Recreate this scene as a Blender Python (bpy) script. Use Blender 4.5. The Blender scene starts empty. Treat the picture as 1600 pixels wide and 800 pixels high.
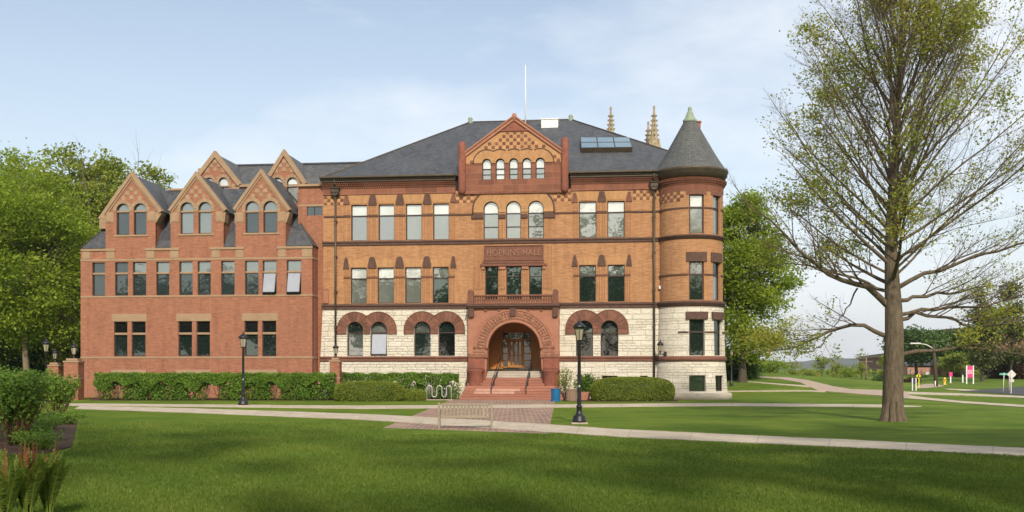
import bpy, math, random
import numpy as np
from mathutils import Vector
from mathutils.geometry import tessellate_polygon

random.seed(7)
rng = np.random.default_rng(11)
S = bpy.context.scene
COL = S.collection
F = 1600.0          # focal length in photo pixels
HC, HY = 2.1, 575.0  # camera height and photo row of the horizon
SUN_AZ, SUN_EL = 7.0, 36.0   # sun behind the viewer, slightly to the right

# ------------------------------------------------------------------ terrain
def sst(a, b, x):
    t = np.clip((x - a) / (b - a), 0, 1)
    return t * t * (3 - 2 * t)

def terr(x, y):
    x = np.asarray(x, float); y = np.asarray(y, float)
    rise = sst(72, 108, y)
    mound = 1.25 * np.exp(-((x - 24) / 13.0) ** 2) * sst(4, 17, x)
    base = 0.35 * sst(8, 30, x)
    right = 0.55 * sst(112, 160, y) * sst(48, 66, x)
    fall = 1 - 1.0 * sst(113, 150, y) * (1 - sst(42, 62, x))
    return rise * (mound + base) * fall + right + 0.05 * np.sin(x * 0.23 + 1) * np.sin(y * 0.19) * sst(0, 20, np.abs(y - 66)) * 0.6

def th(x, y):
    def s1(a, b, v):
        t = min(1.0, max(0.0, (v - a) / (b - a))); return t * t * (3 - 2 * t)
    rise = s1(72, 108, y); mound = 1.25 * math.exp(-((x - 24) / 13.0) ** 2) * s1(4, 17, x)
    right = 0.55 * s1(112, 160, y) * s1(48, 66, x); fall = 1 - s1(113, 150, y) * (1 - s1(42, 62, x))
    return rise * (mound + 0.35 * s1(8, 30, x)) * fall + right + 0.05 * math.sin(x * 0.23 + 1) * math.sin(y * 0.19) * s1(0, 20, abs(y - 66)) * 0.6

def gp(px, py):
    """point of the ground seen along a direction of the lens (photo pixels)"""
    dx, dz = (px - 800) / F, (HY - py) / F
    Y = 8.0
    prev = Y
    while Y < 900:
        if HC + dz * Y <= th(dx * Y, Y):
            lo, hi = prev, Y
            for _ in range(30):
                m = (lo + hi) / 2
                if HC + dz * m <= th(dx * m, m): hi = m
                else: lo = m
            return Vector((dx * hi, hi, th(dx * hi, hi)))
        prev = Y
        Y += 0.4
    return Vector((dx * 900, 900, 0))

class Pl:
    """a frontal plane at distance Y: turns photo measurements into metres"""
    def __init__(s, Y): s.Y = Y
    def x(s, px): return (px - 800) * s.Y / F
    def z(s, py): return HC + (HY - py) * s.Y / F

# the two big buildings stand slightly turned: their right ends are nearer
YAW = math.radians(6.2); PIV = (-8.03, 71.4)
class RP:
    """plane of a turned building, local distance Y; heights are read at photo column ref"""
    def __init__(s, Y, ref=620):
        s.d = Y - PIV[1]; s.Y = Y
        u = s.x(ref); s.depth = PIV[1] - (u - PIV[0]) * math.sin(YAW) + s.d * math.cos(YAW); s.k = s.depth / F
    def x(s, px):
        t = (px - 800) / F; c, n = math.cos(YAW), math.sin(YAW)
        return PIV[0] + (t * (PIV[1] + s.d * c) - PIV[0] - s.d * n) / (c + t * n)
    def z(s, py): return HC + (HY - py) * s.k
def to_local(v):
    c, n = math.cos(YAW), math.sin(YAW); x, y = v[0] - PIV[0], v[1] - PIV[1]
    return Vector((PIV[0] + x * c - y * n, PIV[1] + x * n + y * c, v[2]))
def to_world(v):
    c, n = math.cos(YAW), math.sin(YAW); x, y = v[0] - PIV[0], v[1] - PIV[1]
    return Vector((PIV[0] + x * c + y * n, PIV[1] - x * n + y * c, v[2]))
def turn(o):
    o.location = to_world(o.location); o.rotation_euler = (0, 0, -YAW)

# ------------------------------------------------------------------ objects
def tag(o, label=None, cat=None, group=None, kind=None):
    if label: o['label'] = label
    if cat: o['category'] = cat
    if group: o['group'] = group
    if kind: o['kind'] = kind
    return o

def thing(name, loc, label, cat, group=None, rz=0):
    o = bpy.data.objects.new(name, None)
    o.empty_display_size = 0.3
    o.location = loc; o.rotation_euler = (0, 0, rz)
    COL.objects.link(o)
    o['_org'] = list(loc)
    return tag(o, label, cat, group)

def copy_tree(o, parent=None):
    c = o.copy(); COL.objects.link(c)
    if parent is not None: c.parent = parent
    for ch in [k for k in bpy.data.objects if k.parent == o]:
        copy_tree(ch, c)
    return c

def face_uv(ps):
    n = Vector((0, 0, 0))
    for i in range(len(ps)):
        a, b = ps[i], ps[(i + 1) % len(ps)]
        n.x += (a[1] - b[1]) * (a[2] + b[2]); n.y += (a[2] - b[2]) * (a[0] + b[0]); n.z += (a[0] - b[0]) * (a[1] + b[1])
    if n.length < 1e-12: n = Vector((0, 0, 1))
    n.normalize()
    u = Vector((0, 0, 1)).cross(n)
    if u.length < 0.05: u = Vector((1, 0, 0))
    u.normalize(); v = n.cross(u)
    return [(u.dot(Vector(p)), v.dot(Vector(p))) for p in ps]

class MB:
    def __init__(s):
        s.v = []; s.f = []; s.uv = []; s.mi = []; s.t = []; s.sm = []
    def face(s, ps, mi=0, tint=1.0, uv=None, smooth=False):
        b = len(s.v)
        s.v += [tuple(p) for p in ps]
        s.f.append(tuple(range(b, b + len(ps))))
        s.uv += uv if uv else face_uv(ps)
        s.mi.append(mi); s.t.append(tint); s.sm.append(smooth)
    def box(s, x0, x1, y0, y1, z0, z1, mi=0, tint=1.0):
        if x0 > x1: x0, x1 = x1, x0
        if y0 > y1: y0, y1 = y1, y0
        if z0 > z1: z0, z1 = z1, z0
        p = [(x0,y0,z0),(x1,y0,z0),(x1,y1,z0),(x0,y1,z0),(x0,y0,z1),(x1,y0,z1),(x1,y1,z1),(x0,y1,z1)]
        for q in ((0,1,5,4),(1,2,6,5),(2,3,7,6),(3,0,4,7),(4,5,6,7),(3,2,1,0)):
            s.face([p[i] for i in q], mi, tint)
        return s
    def bbox(s, x0, x1, y0, y1, z0, z1, b=0.02, mi=0, tint=1.0):
        """box whose front (low y) is chamfered"""
        if z0 > z1: z0, z1 = z1, z0
        if x0 > x1: x0, x1 = x1, x0
        A = [(x0,y0+b,z0),(x1,y0+b,z0),(x1,y0+b,z1),(x0,y0+b,z1)]
        B = [(x0+b,y0,z0+b),(x1-b,y0,z0+b),(x1-b,y0,z1-b),(x0+b,y0,z1-b)]
        C = [(x0,y1,z0),(x1,y1,z0),(x1,y1,z1),(x0,y1,z1)]
        s.face(B, mi, tint)
        for i in range(4):
            j = (i + 1) % 4
            s.face([A[i], A[j], B[j], B[i]], mi, tint)
            s.face([C[i], C[j], A[j], A[i]], mi, tint)
        return s
    def prism(s, poly, y0, y1, mi=0, tint=1.0, back=False, holes=()):
        """poly in x,z (counter-clockwise seen from the viewer), front face at y0"""
        loops = [poly] + list(holes)
        flat = [p for l in loops for p in l]
        tris = tessellate_polygon([[Vector((p[0], p[1], 0)) for p in l] for l in loops])
        for t in tris:
            a, b, c = (flat[i] for i in t)
            ar = (b[0]-a[0])*(c[1]-a[1]) - (b[1]-a[1])*(c[0]-a[0])
            if abs(ar) < 1e-9: continue
            if ar < 0: b, c = c, b
            s.face([(q[0], y0, q[1]) for q in (a, b, c)], mi, tint)
            if back: s.face([(q[0], y1, q[1]) for q in (a, c, b)], mi, tint)
        def area(l): return sum(l[i][0]*l[(i+1)%len(l)][1]-l[(i+1)%len(l)][0]*l[i][1] for i in range(len(l)))
        for k, l in enumerate(loops):
            L = l if (area(l) > 0) == (k == 0) else l[::-1]
            for i in range(len(L)):
                a, b = L[i], L[(i + 1) % len(L)]
                s.face([(b[0],y0,b[1]),(a[0],y0,a[1]),(a[0],y1,a[1]),(b[0],y1,b[1])], mi, tint)
        return s
    def tube(s, pts, rad, n=8, mi=0, tint=1.0, caps=True):
        pts = [Vector(p) for p in pts]
        if not hasattr(rad, '__len__'): rad = [rad] * len(pts)
        rings = []
        prev = None
        for i, p in enumerate(pts):
            d = (pts[min(i+1, len(pts)-1)] - pts[max(i-1, 0)])
            if d.length < 1e-9: d = Vector((0,0,1))
            d.normalize()
            if prev is None:
                a = d.orthogonal().normalized()
            else:
                a = prev - d * prev.dot(d)
                a = a.normalized() if a.length > 1e-6 else d.orthogonal().normalized()
            prev = a
            b = d.cross(a)
            rings.append([p + (a * math.cos(2*math.pi*k/n) + b * math.sin(2*math.pi*k/n)) * rad[i] for k in range(n)])
        for i in range(len(rings) - 1):
            for k in range(n):
                j = (k + 1) % n
                s.face([rings[i][k], rings[i][j], rings[i+1][j], rings[i+1][k]], mi, tint, smooth=True,
                       uv=[(k/n, i), ((k+1)/n, i), ((k+1)/n, i+1), (k/n, i+1)])
        if caps:
            s.face(rings[0][::-1], mi, tint); s.face(rings[-1], mi, tint)
        return s
    def lathe(s, prof, cx=0, cy=0, n=24, a0=0.0, a1=2*math.pi, mi=0, tint=1.0, smooth=True, uref=None):
        """prof: list of (r, z) going upwards; angle 0 looks to the viewer (-y)"""
        full = abs(a1 - a0 - 2*math.pi) < 1e-6
        m = n
        P = lambda r, z, a: (cx + r*math.sin(a), cy - r*math.cos(a), z)
        vv = [0.0]
        for i in range(len(prof)-1):
            vv.append(vv[-1] + math.hypot(prof[i+1][0]-prof[i][0], prof[i+1][1]-prof[i][1]))
        R = uref or max(p[0] for p in prof)
        for i in range(len(prof)-1):
            (r0, z0), (r1, z1) = prof[i], prof[i+1]
            for k in range(m):
                b0 = a0 + (a1-a0)*k/m; b1 = a0 + (a1-a0)*(k+1)/m
                q = [P(r0,z0,b0), P(r0,z0,b1), P(r1,z1,b1), P(r1,z1,b0)]
                uv = [(b0*R,vv[i]),(b1*R,vv[i]),(b1*R,vv[i+1]),(b0*R,vv[i+1])]
                if r1 < 1e-6: q = q[:3]; uv = uv[:3]
                elif r0 < 1e-6: q = [q[0], q[2], q[3]]; uv = [uv[0], uv[2], uv[3]]
                s.face(q, mi, tint, uv=uv, smooth=smooth)
        return s
    def arcbox(s, cx, cy, r0, r1, z0, z1, a0, a1, n=6, mi=0, tint=1.0):
        P = lambda r, z, a: (cx + r*math.sin(a), cy - r*math.cos(a), z)
        for k in range(n):
            b0 = a0 + (a1-a0)*k/n; b1 = a0 + (a1-a0)*(k+1)/n
            s.face([P(r1,z0,b0),P(r1,z0,b1),P(r1,z1,b1),P(r1,z1,b0)], mi, tint, uv=[(b0*r1,z0),(b1*r1,z0),(b1*r1,z1),(b0*r1,z1)])
            s.face([P(r1,z1,b0),P(r1,z1,b1),P(r0,z1,b1),P(r0,z1,b0)], mi, tint)
            s.face([P(r0,z0,b0),P(r0,z0,b1),P(r1,z0,b1),P(r1,z0,b0)], mi, tint)
        s.face([P(r0,z0,a0),P(r1,z0,a0),P(r1,z1,a0),P(r0,z1,a0)], mi, tint)
        s.face([P(r1,z0,a1),P(r0,z0,a1),P(r0,z1,a1),P(r1,z1,a1)], mi, tint)
        return s
    def build(s, name, mats, parent=None, org=None, weld=False):
        if not isinstance(mats, (list, tuple)): mats = [mats]
        if org is None:
            org = (0, 0, 0)
            q = parent
            while q is not None:
                if '_org' in q: org = tuple(q['_org']); break
                q = q.parent
        me = bpy.data.meshes.new(name)
        v = np.array(s.v, float) - np.array(org, float)
        me.from_pydata(v.tolist(), [], s.f)
        for m in mats: me.materials.append(m)
        me.polygons.foreach_set('material_index', s.mi)
        me.polygons.foreach_set('use_smooth', s.sm)
        uvl = me.uv_layers.new(name='UVMap')
        uvl.data.foreach_set('uv', np.array(s.uv, float).ravel())
        at = me.attributes.new('tint', 'FLOAT', 'FACE')
        at.data.foreach_set('value', s.t)
        if weld or any(s.sm):
            import bmesh
            bm = bmesh.new(); bm.from_mesh(me)
            bmesh.ops.remove_doubles(bm, verts=bm.verts, dist=1e-5)
            bm.to_mesh(me); bm.free()
        me.update()
        o = bpy.data.objects.new(name, me)
        COL.objects.link(o)
        if parent is not None: o.parent = parent
        return o

def np_mesh(name, V, Fq, mat, parent=None, tint=None, org=None, k=4, uv=None):
    """fast mesh of equal polygons: V (n,3), Fq (m,k)"""
    me = bpy.data.meshes.new(name)
    V = np.asarray(V, np.float32)
    if org is None:
        org = (0, 0, 0); q = parent
        while q is not None:
            if '_org' in q: org = tuple(q['_org']); break
            q = q.parent
    V = V - np.array(org, np.float32)
    m = len(Fq)
    me.vertices.add(len(V)); me.vertices.foreach_set('co', V.ravel())
    me.loops.add(m * k); me.loops.foreach_set('vertex_index', np.asarray(Fq, np.int32).ravel())
    me.polygons.add(m)
    me.polygons.foreach_set('loop_start', np.arange(0, m * k, k, dtype=np.int32))
    try: me.polygons.foreach_set('loop_total', np.full(m, k, dtype=np.int32))
    except Exception: pass
    if tint is not None:
        at = me.attributes.new('tint', 'FLOAT', 'FACE'); at.data.foreach_set('value', np.asarray(tint, np.float32))
    me.materials.append(mat)
    me.update(calc_edges=True); me.validate()
    o = bpy.data.objects.new(name, me); COL.objects.link(o)
    if parent is not None: o.parent = parent
    return o

# ------------------------------------------------------------------ materials
MATS = {}
def new_mat(name):
    m = bpy.data.materials.new(name); m.use_nodes = True
    nt = m.node_tree
    for n in list(nt.nodes): nt.nodes.remove(n)
    out = nt.nodes.new('ShaderNodeOutputMaterial')
    MATS[name] = m
    return m, nt, out
def nd(nt, t, **kw):
    n = nt.nodes.new(t)
    for k, v in kw.items():
        if k in n.inputs: n.inputs[k].default_value = v
        else: setattr(n, k, v)
    return n
def rgba(c): return (c[0], c[1], c[2], 1)
def mixc(nt, fac, a, b, mode='MIX'):
    n = nt.nodes.new('ShaderNodeMix'); n.data_type = 'RGBA'; n.blend_type = mode
    for sock, val in ((n.inputs[0], fac), (n.inputs[6], a), (n.inputs[7], b)):
        if hasattr(val, 'links') or isinstance(val, bpy.types.NodeSocket): nt.links.new(val, sock)
        elif isinstance(val, (tuple, list)): sock.default_value = rgba(val)
        else: sock.default_value = val
    return n.outputs[2]
def ramp(nt, src, stops):
    r = nt.nodes.new('ShaderNodeValToRGB'); nt.links.new(src, r.inputs[0])
    e = r.color_ramp.elements
    while len(e) < len(stops): e.new(0.5)
    for i, (p, c) in enumerate(stops):
        e[i].position = p; e[i].color = rgba(c) if hasattr(c, '__len__') else (c, c, c, 1)
    return r.outputs[0]
def coords(nt, kind='UV', scale=(1, 1, 1)):
    tc = nt.nodes.new('ShaderNodeTexCoord')
    mp = nt.nodes.new('ShaderNodeMapping'); mp.inputs['Scale'].default_value = scale
    nt.links.new(tc.outputs[kind], mp.inputs[0])
    return mp.outputs[0]
def noise(nt, vec, scale, detail=4, rough=0.6):
    n = nd(nt, 'ShaderNodeTexNoise', Scale=scale, Detail=detail, Roughness=rough)
    nt.links.new(vec, n.inputs['Vector']); return n.outputs[0]
def tinted(nt, col):
    a = nt.nodes.new('ShaderNodeAttribute'); a.attribute_name = 'tint'; a.attribute_type = 'GEOMETRY'
    cmb = nt.nodes.new('ShaderNodeCombineColor')
    for i in range(3): nt.links.new(a.outputs['Fac'], cmb.inputs[i])
    return mixc(nt, 1.0, col, cmb.outputs[0], 'MULTIPLY')
def finish(nt, out, col, rough=0.8, bump=None, bstr=0.3, bdist=0.02, spec=0.3, metal=0.0):
    p = nt.nodes.new('ShaderNodeBsdfPrincipled')
    if isinstance(col, bpy.types.NodeSocket): nt.links.new(col, p.inputs['Base Color'])
    else: p.inputs['Base Color'].default_value = rgba(col)
    p.inputs['Roughness'].default_value = rough
    p.inputs['Specular IOR Level'].default_value = spec
    p.inputs['Metallic'].default_value = metal
    if bump is not None:
        b = nd(nt, 'ShaderNodeBump', Strength=bstr, Distance=bdist)
        nt.links.new(bump, b.inputs['Height']); nt.links.new(b.outputs[0], p.inputs['Normal'])
    nt.links.new(p.outputs[0], out.inputs[0])
    return p

def m_noise(name, c1, c2, scale=3.0, rough=0.8, stretch=(1,1,1), kind='UV', bstr=0.2, bdist=0.02, spec=0.3, metal=0.0, fine=None):
    m, nt, out = new_mat(name)
    vec = coords(nt, kind, stretch)
    n = noise(nt, vec, scale, 6, 0.65)
    col = mixc(nt, ramp(nt, n, [(0.3, 0.0), (0.7, 1.0)]), c1, c2)
    if fine:
        n2 = noise(nt, vec, fine, 3, 0.7)
        col = mixc(nt, 0.35, col, ramp(nt, n2, [(0.3, 0.35), (0.7, 1.0)]), 'MULTIPLY')
    col = tinted(nt, col)
    finish(nt, out, col, rough, n, bstr, bdist, spec, metal)
    return m

def m_brick(name, c1, c2, mortar, bw=0.24, bh=0.075, ms=0.008, stain=0.35, stain_c=(0.25,0.2,0.17), rough=0.85, bdist=0.006, streak=0.5):
    m, nt, out = new_mat(name)
    vec = coords(nt, 'UV')
    b = nt.nodes.new('ShaderNodeTexBrick')
    nt.links.new(vec, b.inputs['Vector'])
    b.inputs['Scale'].default_value = 1.0
    b.inputs['Brick Width'].default_value = bw; b.inputs['Row Height'].default_value = bh
    b.inputs['Mortar Size'].default_value = ms; b.inputs['Mortar Smooth'].default_value = 0.2
    b.inputs['Bias'].default_value = 0.0
    b.inputs['Color1'].default_value = rgba(c1); b.inputs['Color2'].default_value = rgba(c2)
    b.inputs['Mortar'].default_value = rgba(mortar)
    # streaky courses: runs of bricks fired darker or lighter
    sv = coords(nt, 'UV', (0.9, 6.0, 1))
    sn = noise(nt, sv, 1.6, 5, 0.7)
    col = mixc(nt, streak, b.outputs[0], ramp(nt, sn, [(0.28, (0.5,0.46,0.44)), (0.5, (1,1,1)), (0.75, (1.25,1.22,1.12))]), 'MULTIPLY')
    big = noise(nt, coords(nt, 'UV', (0.35, 0.22, 1)), 1.3, 5, 0.65)
    f = ramp(nt, big, [(0.48, 0.0), (0.78, stain)])
    col = mixc(nt, f, col, stain_c)
    run = noise(nt, coords(nt, 'UV', (1.5, 0.16, 1)), 1.7, 5, 0.7)
    col = mixc(nt, 0.55, col, ramp(nt, run, [(0.30, (0.66,0.63,0.61)), (0.50, (1,1,1)), (0.72, (1.16,1.15,1.12))]), 'MULTIPLY')
    col = tinted(nt, col)
    finish(nt, out, col, rough, b.outputs['Fac'], -0.5 if False else 0.4, bdist, 0.2)
    return m

def m_ashlar(name, c1, c2, mortar, dark):
    m, nt, out = new_mat(name)
    vec0 = coords(nt, 'UV')
    # uneven coursing: two brick grids switched by a coarse cell pattern
    def grid(bw, bh, off, sq):
        b = nt.nodes.new('ShaderNodeTexBrick'); nt.links.new(vec0, b.inputs['Vector'])
        b.inputs['Scale'].default_value = 1; b.inputs['Brick Width'].default_value = bw; b.inputs['Row Height'].default_value = bh
        b.inputs['Mortar Size'].default_value = 0.014; b.inputs['Mortar Smooth'].default_value = 0.5
        b.offset = off; b.squash = sq; b.squash_frequency = 3; b.offset_frequency = 2
        b.inputs['Color1'].default_value = rgba(c1); b.inputs['Color2'].default_value = rgba(c2); b.inputs['Mortar'].default_value = rgba(mortar)
        return b
    A = grid(0.92, 0.36, 0.37, 1.5); B = grid(0.66, 0.18, 0.5, 0.7)
    w = nt.nodes.new('ShaderNodeTexBrick'); nt.links.new(vec0, w.inputs['Vector'])
    w.inputs['Scale'].default_value = 1; w.inputs['Brick Width'].default_value = 1.84; w.inputs['Row Height'].default_value = 0.36
    w.inputs['Mortar Size'].default_value = 0.0; w.offset = 0.37
    w.inputs['Color1'].default_value = (0,0,0,1); w.inputs['Color2'].default_value = (1,1,1,1)
    sel = ramp(nt, w.outputs[0], [(0.62, 0.0), (0.64, 1.0)])
    col = mixc(nt, sel, A.outputs[0], B.outputs[0])
    fac = mixc(nt, sel, A.outputs['Fac'], B.outputs['Fac'])
    n1 = noise(nt, coords(nt, 'UV', (1, 2.2, 1)), 3.2, 8, 0.72)
    n2 = noise(nt, vec0, 9, 6, 0.7)
    col = mixc(nt, ramp(nt, n1, [(0.54, 0.0), (0.76, 0.6)]), col, dark)
    col = mixc(nt, 0.5, col, ramp(nt, n2, [(0.3, (0.72,0.7,0.66)), (0.62, (1.06,1.05,1.02))]), 'MULTIPLY')
    col = tinted(nt, col)
    h = nt.nodes.new('ShaderNodeMath'); h.operation = 'MULTIPLY_ADD'
    nt.links.new(n1, h.inputs[0]); h.inputs[1].default_value = 1.0
    inv = nt.nodes.new('ShaderNodeMath'); inv.operation = 'MULTIPLY'; inv.inputs[1].default_value = -0.55
    nt.links.new(fac, inv.inputs[0]); nt.links.new(inv.outputs[0], h.inputs[2])
    finish(nt, out, col, 0.9, h.outputs[0], 0.9, 0.13, 0.2)
    return m

def m_glass(name, base, refl, tint=(0.95,0.97,0.96), wav=0.25, rough=0.02):
    m, nt, out = new_mat(name)
    d = nt.nodes.new('ShaderNodeBsdfDiffuse')
    n = noise(nt, coords(nt, 'UV', (0.7, 0.5, 1)), 1.3, 3, 0.5)
    nt.links.new(mixc(nt, ramp(nt, n, [(0.35, 0.0), (0.65, 1.0)]), tuple(c*0.88 for c in base), tuple(c*1.12 for c in base)), d.inputs[0])
    g = nt.nodes.new('ShaderNodeBsdfGlossy'); g.inputs['Color'].default_value = rgba(tint); g.inputs['Roughness'].default_value = rough
    wn = noise(nt, coords(nt, 'UV'), 1.1, 2, 0.5)
    b = nd(nt, 'ShaderNodeBump', Strength=wav, Distance=0.02); nt.links.new(wn, b.inputs['Height']); nt.links.new(b.outputs[0], g.inputs['Normal'])
    mx = nt.nodes.new('ShaderNodeMixShader'); mx.inputs[0].default_value = refl
    nt.links.new(d.outputs[0], mx.inputs[1]); nt.links.new(g.outputs[0], mx.inputs[2])
    nt.links.new(mx.outputs[0], out.inputs[0])
    return m

def m_leaf(name, c1, c2, c3=None, trans=0.35, rough=0.6):
    m, nt, out = new_mat(name)
    a = nt.nodes.new('ShaderNodeAttribute'); a.attribute_name = 'tint'
    st = [(0.0, c1), (1.0, c2)] if c3 is None else [(0.0, c1), (0.55, c2), (1.0, c3)]
    col = ramp(nt, a.outputs['Fac'], st)
    p = nt.nodes.new('ShaderNodeBsdfPrincipled'); nt.links.new(col, p.inputs['Base Color'])
    p.inputs['Roughness'].default_value = rough; p.inputs['Specular IOR Level'].default_value = 0.25
    t = nt.nodes.new('ShaderNodeBsdfTranslucent')
    nt.links.new(mixc(nt, 1.0, col, (1.25, 1.3, 0.7), 'MULTIPLY'), t.inputs[0])
    mx = nt.nodes.new('ShaderNodeMixShader'); mx.inputs[0].default_value = trans
    nt.links.new(p.outputs[0], mx.inputs[1]); nt.links.new(t.outputs[0], mx.inputs[2])
    nt.links.new(mx.outputs[0], out.inputs[0])
    return m

def m_plain(name, c, rough=0.6, spec=0.4, metal=0.0):
    return m_noise(name, tuple(x*0.85 for x in c), tuple(min(1, x*1.1) for x in c), 6.0, rough, kind='Object', bstr=0.05, bdist=0.004, spec=spec, metal=metal)

brick_hall = m_brick('hall_brick', (0.475,0.238,0.108), (0.345,0.158,0.066), (0.41,0.26,0.155), 0.30, 0.06, 0.006, 0.36, (0.27,0.14,0.075))
brick_wing = m_brick('annex_brick', (0.37,0.147,0.080), (0.275,0.10,0.055), (0.35,0.21,0.145), 0.21, 0.07, 0.007, 0.34, (0.30,0.14,0.09), streak=0.6)
brick_pale = m_noise('gauged_brick', (0.545,0.305,0.14), (0.44,0.22,0.092), 5, 0.85, fine=22, bstr=0.1)
brownstone = m_noise('brownstone', (0.255,0.112,0.07), (0.15,0.068,0.045), 2.4, 0.85, fine=14, bstr=0.4, bdist=0.04)
dark_stone = m_noise('weathered_brownstone', (0.155,0.08,0.056), (0.085,0.052,0.04), 3.0, 0.85, fine=12, bstr=0.4, bdist=0.04)
red_frieze = m_brick('red_sandstone_blocks', (0.275,0.112,0.066), (0.18,0.072,0.045), (0.32,0.18,0.12), 1.15, 0.42, 0.009, 0.5, (0.115,0.05,0.036), streak=0.35)
porch_stone = m_noise('red_sandstone', (0.46,0.215,0.135), (0.36,0.15,0.092), 1.3, 0.85, fine=9, bstr=0.25, bdist=0.03)
porch_base = m_noise('worn_red_sandstone', (0.37,0.125,0.075), (0.17,0.07,0.05), 1.6, 0.85, fine=10, bstr=0.5, bdist=0.06)
carved = m_noise('carved_sandstone', (0.45,0.22,0.135), (0.30,0.135,0.085), 6.5, 0.9, fine=16, bstr=1.0, bdist=0.12)
step_stone = m_noise('step_sandstone', (0.44,0.195,0.125), (0.33,0.14,0.092), 1.4, 0.85, stretch=(0.5,2,1), fine=8)
pale_step = m_noise('pale_step_stone', (0.60,0.53,0.43), (0.42,0.35,0.27), 1.8, 0.85, stretch=(0.6,2,1), fine=9)
white_stone = m_ashlar('white_ashlar', (0.83,0.765,0.635), (0.71,0.645,0.52), (0.44,0.385,0.30), (0.50,0.435,0.34))
tan_stone = m_noise('tan_cast_stone', (0.43,0.29,0.175), (0.34,0.22,0.13), 1.5, 0.85, fine=12)
slate = m_brick('slate_tiles', (0.100,0.106,0.116), (0.062,0.067,0.075), (0.035,0.037,0.04), 0.26, 0.20, 0.012, 0.6, (0.125,0.125,0.12), 0.55, 0.02, 0.6)
slate_old = m_brick('weathered_slate', (0.15,0.15,0.145), (0.075,0.08,0.083), (0.04,0.04,0.04), 0.3, 0.22, 0.014, 0.5, (0.19,0.175,0.15), 0.6, 0.02, 0.3)
slate_cone = m_brick('tower_slate', (0.125,0.127,0.12), (0.088,0.092,0.09), (0.055,0.056,0.055), 0.30, 0.19, 0.014, 0.5, (0.15,0.148,0.13), 0.6, 0.012, 0.45)
checker_m = m_noise('checker_stone', (0.24,0.105,0.068), (0.15,0.07,0.047), 3.0, 0.85, fine=12)
gutter_m = m_noise('gutter_metal', (0.12,0.092,0.06), (0.06,0.046,0.033), 2, 0.5, fine=8, metal=0.2)
frame_m = m_plain('window_frame_brown', (0.045,0.026,0.02), 0.5)
frame_bronze = m_plain('bronze_frame', (0.035,0.027,0.024), 0.45)
copper = m_noise('verdigris_copper', (0.29,0.35,0.25), (0.20,0.245,0.17), 6, 0.7, kind='Object')
g_sky = m_glass('glass_sky', (0.16,0.17,0.145), 0.27, (0.88,0.93,0.90))
g_blind = m_glass('glass_blind', (0.56,0.58,0.53), 0.26)
g_mid = m_glass('glass_mid', (0.10,0.115,0.10), 0.30)
g_dark = m_glass('glass_dark', (0.012,0.020,0.016), 0.16, (0.8,0.95,0.88))
g_black = m_glass('glass_black', (0.008,0.009,0.008), 0.10)
g_wing = m_glass('glass_annex', (0.026,0.036,0.036), 0.12, (0.85,0.95,0.95))
g_wing2 = m_glass('glass_annex_upper', (0.10,0.115,0.105), 0.26, (0.86,0.93,0.90))
g_grey = m_glass('glass_screen', (0.30,0.30,0.31), 0.25)
g_roof = m_glass('skylight_glass', (0.10,0.16,0.2), 0.5, (0.8,0.95,1.0))
wood = m_noise('oak_door_wood', (0.62,0.285,0.08), (0.47,0.19,0.05), 2.0, 0.45, stretch=(8,0.7,1), fine=12)
black_iron = m_plain('black_iron', (0.012,0.012,0.014), 0.4, 0.5)
steel = m_plain('galvanised_steel', (0.55,0.54,0.5), 0.4, 0.5, 0.4)
white_paint = m_plain('white_paint', (0.78,0.77,0.72), 0.5)
lamp_glass = m_glass('lantern_glass', (0.42,0.36,0.27), 0.3)
m, nt, out = new_mat('path_concrete')
vec = coords(nt, 'UV')
b = nt.nodes.new('ShaderNodeTexBrick'); nt.links.new(vec, b.inputs['Vector']); b.inputs['Scale'].default_value = 1
b.inputs['Brick Width'].default_value = 2.2; b.inputs['Row Height'].default_value = 40.0; b.inputs['Mortar Size'].default_value = 0.018; b.offset = 0.0
b.inputs['Color1'].default_value = (0.56,0.48,0.375,1); b.inputs['Color2'].default_value = (0.51,0.435,0.335,1); b.inputs['Mortar'].default_value = (0.40,0.34,0.26,1)
cn = noise(nt, vec, 0.9, 6, 0.7); cn2 = noise(nt, vec, 7, 4, 0.7)
col = mixc(nt, 0.8, b.outputs[0], ramp(nt, cn, [(0.32, (0.70,0.68,0.63)), (0.6, (1.05,1.04,1.02))]), 'MULTIPLY')
col = mixc(nt, 0.5, col, ramp(nt, cn2, [(0.3, (0.75,0.74,0.72)), (0.65, (1.05,1.05,1.05))]), 'MULTIPLY')
finish(nt, out, col, 0.9, cn2, 0.15, 0.01, 0.2)
concrete = m
drive_m = m_noise('drive_paving', (0.50,0.38,0.29), (0.42,0.33,0.26), 0.7, 0.9, fine=5, kind='Object', bstr=0.1)
asphalt = m_noise('asphalt', (0.085,0.082,0.08), (0.06,0.058,0.058), 0.8, 0.9, fine=6, kind='Object')
# ------------------------------------------------------------------ camera, light, sky
cam = bpy.data.cameras.new('camera'); co = bpy.data.objects.new('camera', cam); COL.objects.link(co)
cam.sensor_width = 36; cam.lens = 36; cam.clip_end = 8000; cam.clip_start = 0.1
cam.shift_y = 175 / 1600
co.location = (0, 0, HC); co.rotation_euler = (math.radians(90), 0, 0)
S.camera = co
az, el = math.radians(SUN_AZ), math.radians(SUN_EL)
sdir = Vector((math.sin(az) * math.cos(el), -math.cos(az) * math.cos(el), math.sin(el)))   # towards the sun
sl = bpy.data.lights.new('sun', 'SUN'); sl.energy = 3.1; sl.angle = math.radians(2.5); sl.color = (1.0, 0.92, 0.80)
so = bpy.data.objects.new('sun', sl); COL.objects.link(so)
so.rotation_euler = sdir.to_track_quat('Z', 'Y').to_euler(); so.location = (10, -30, 40)

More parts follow.
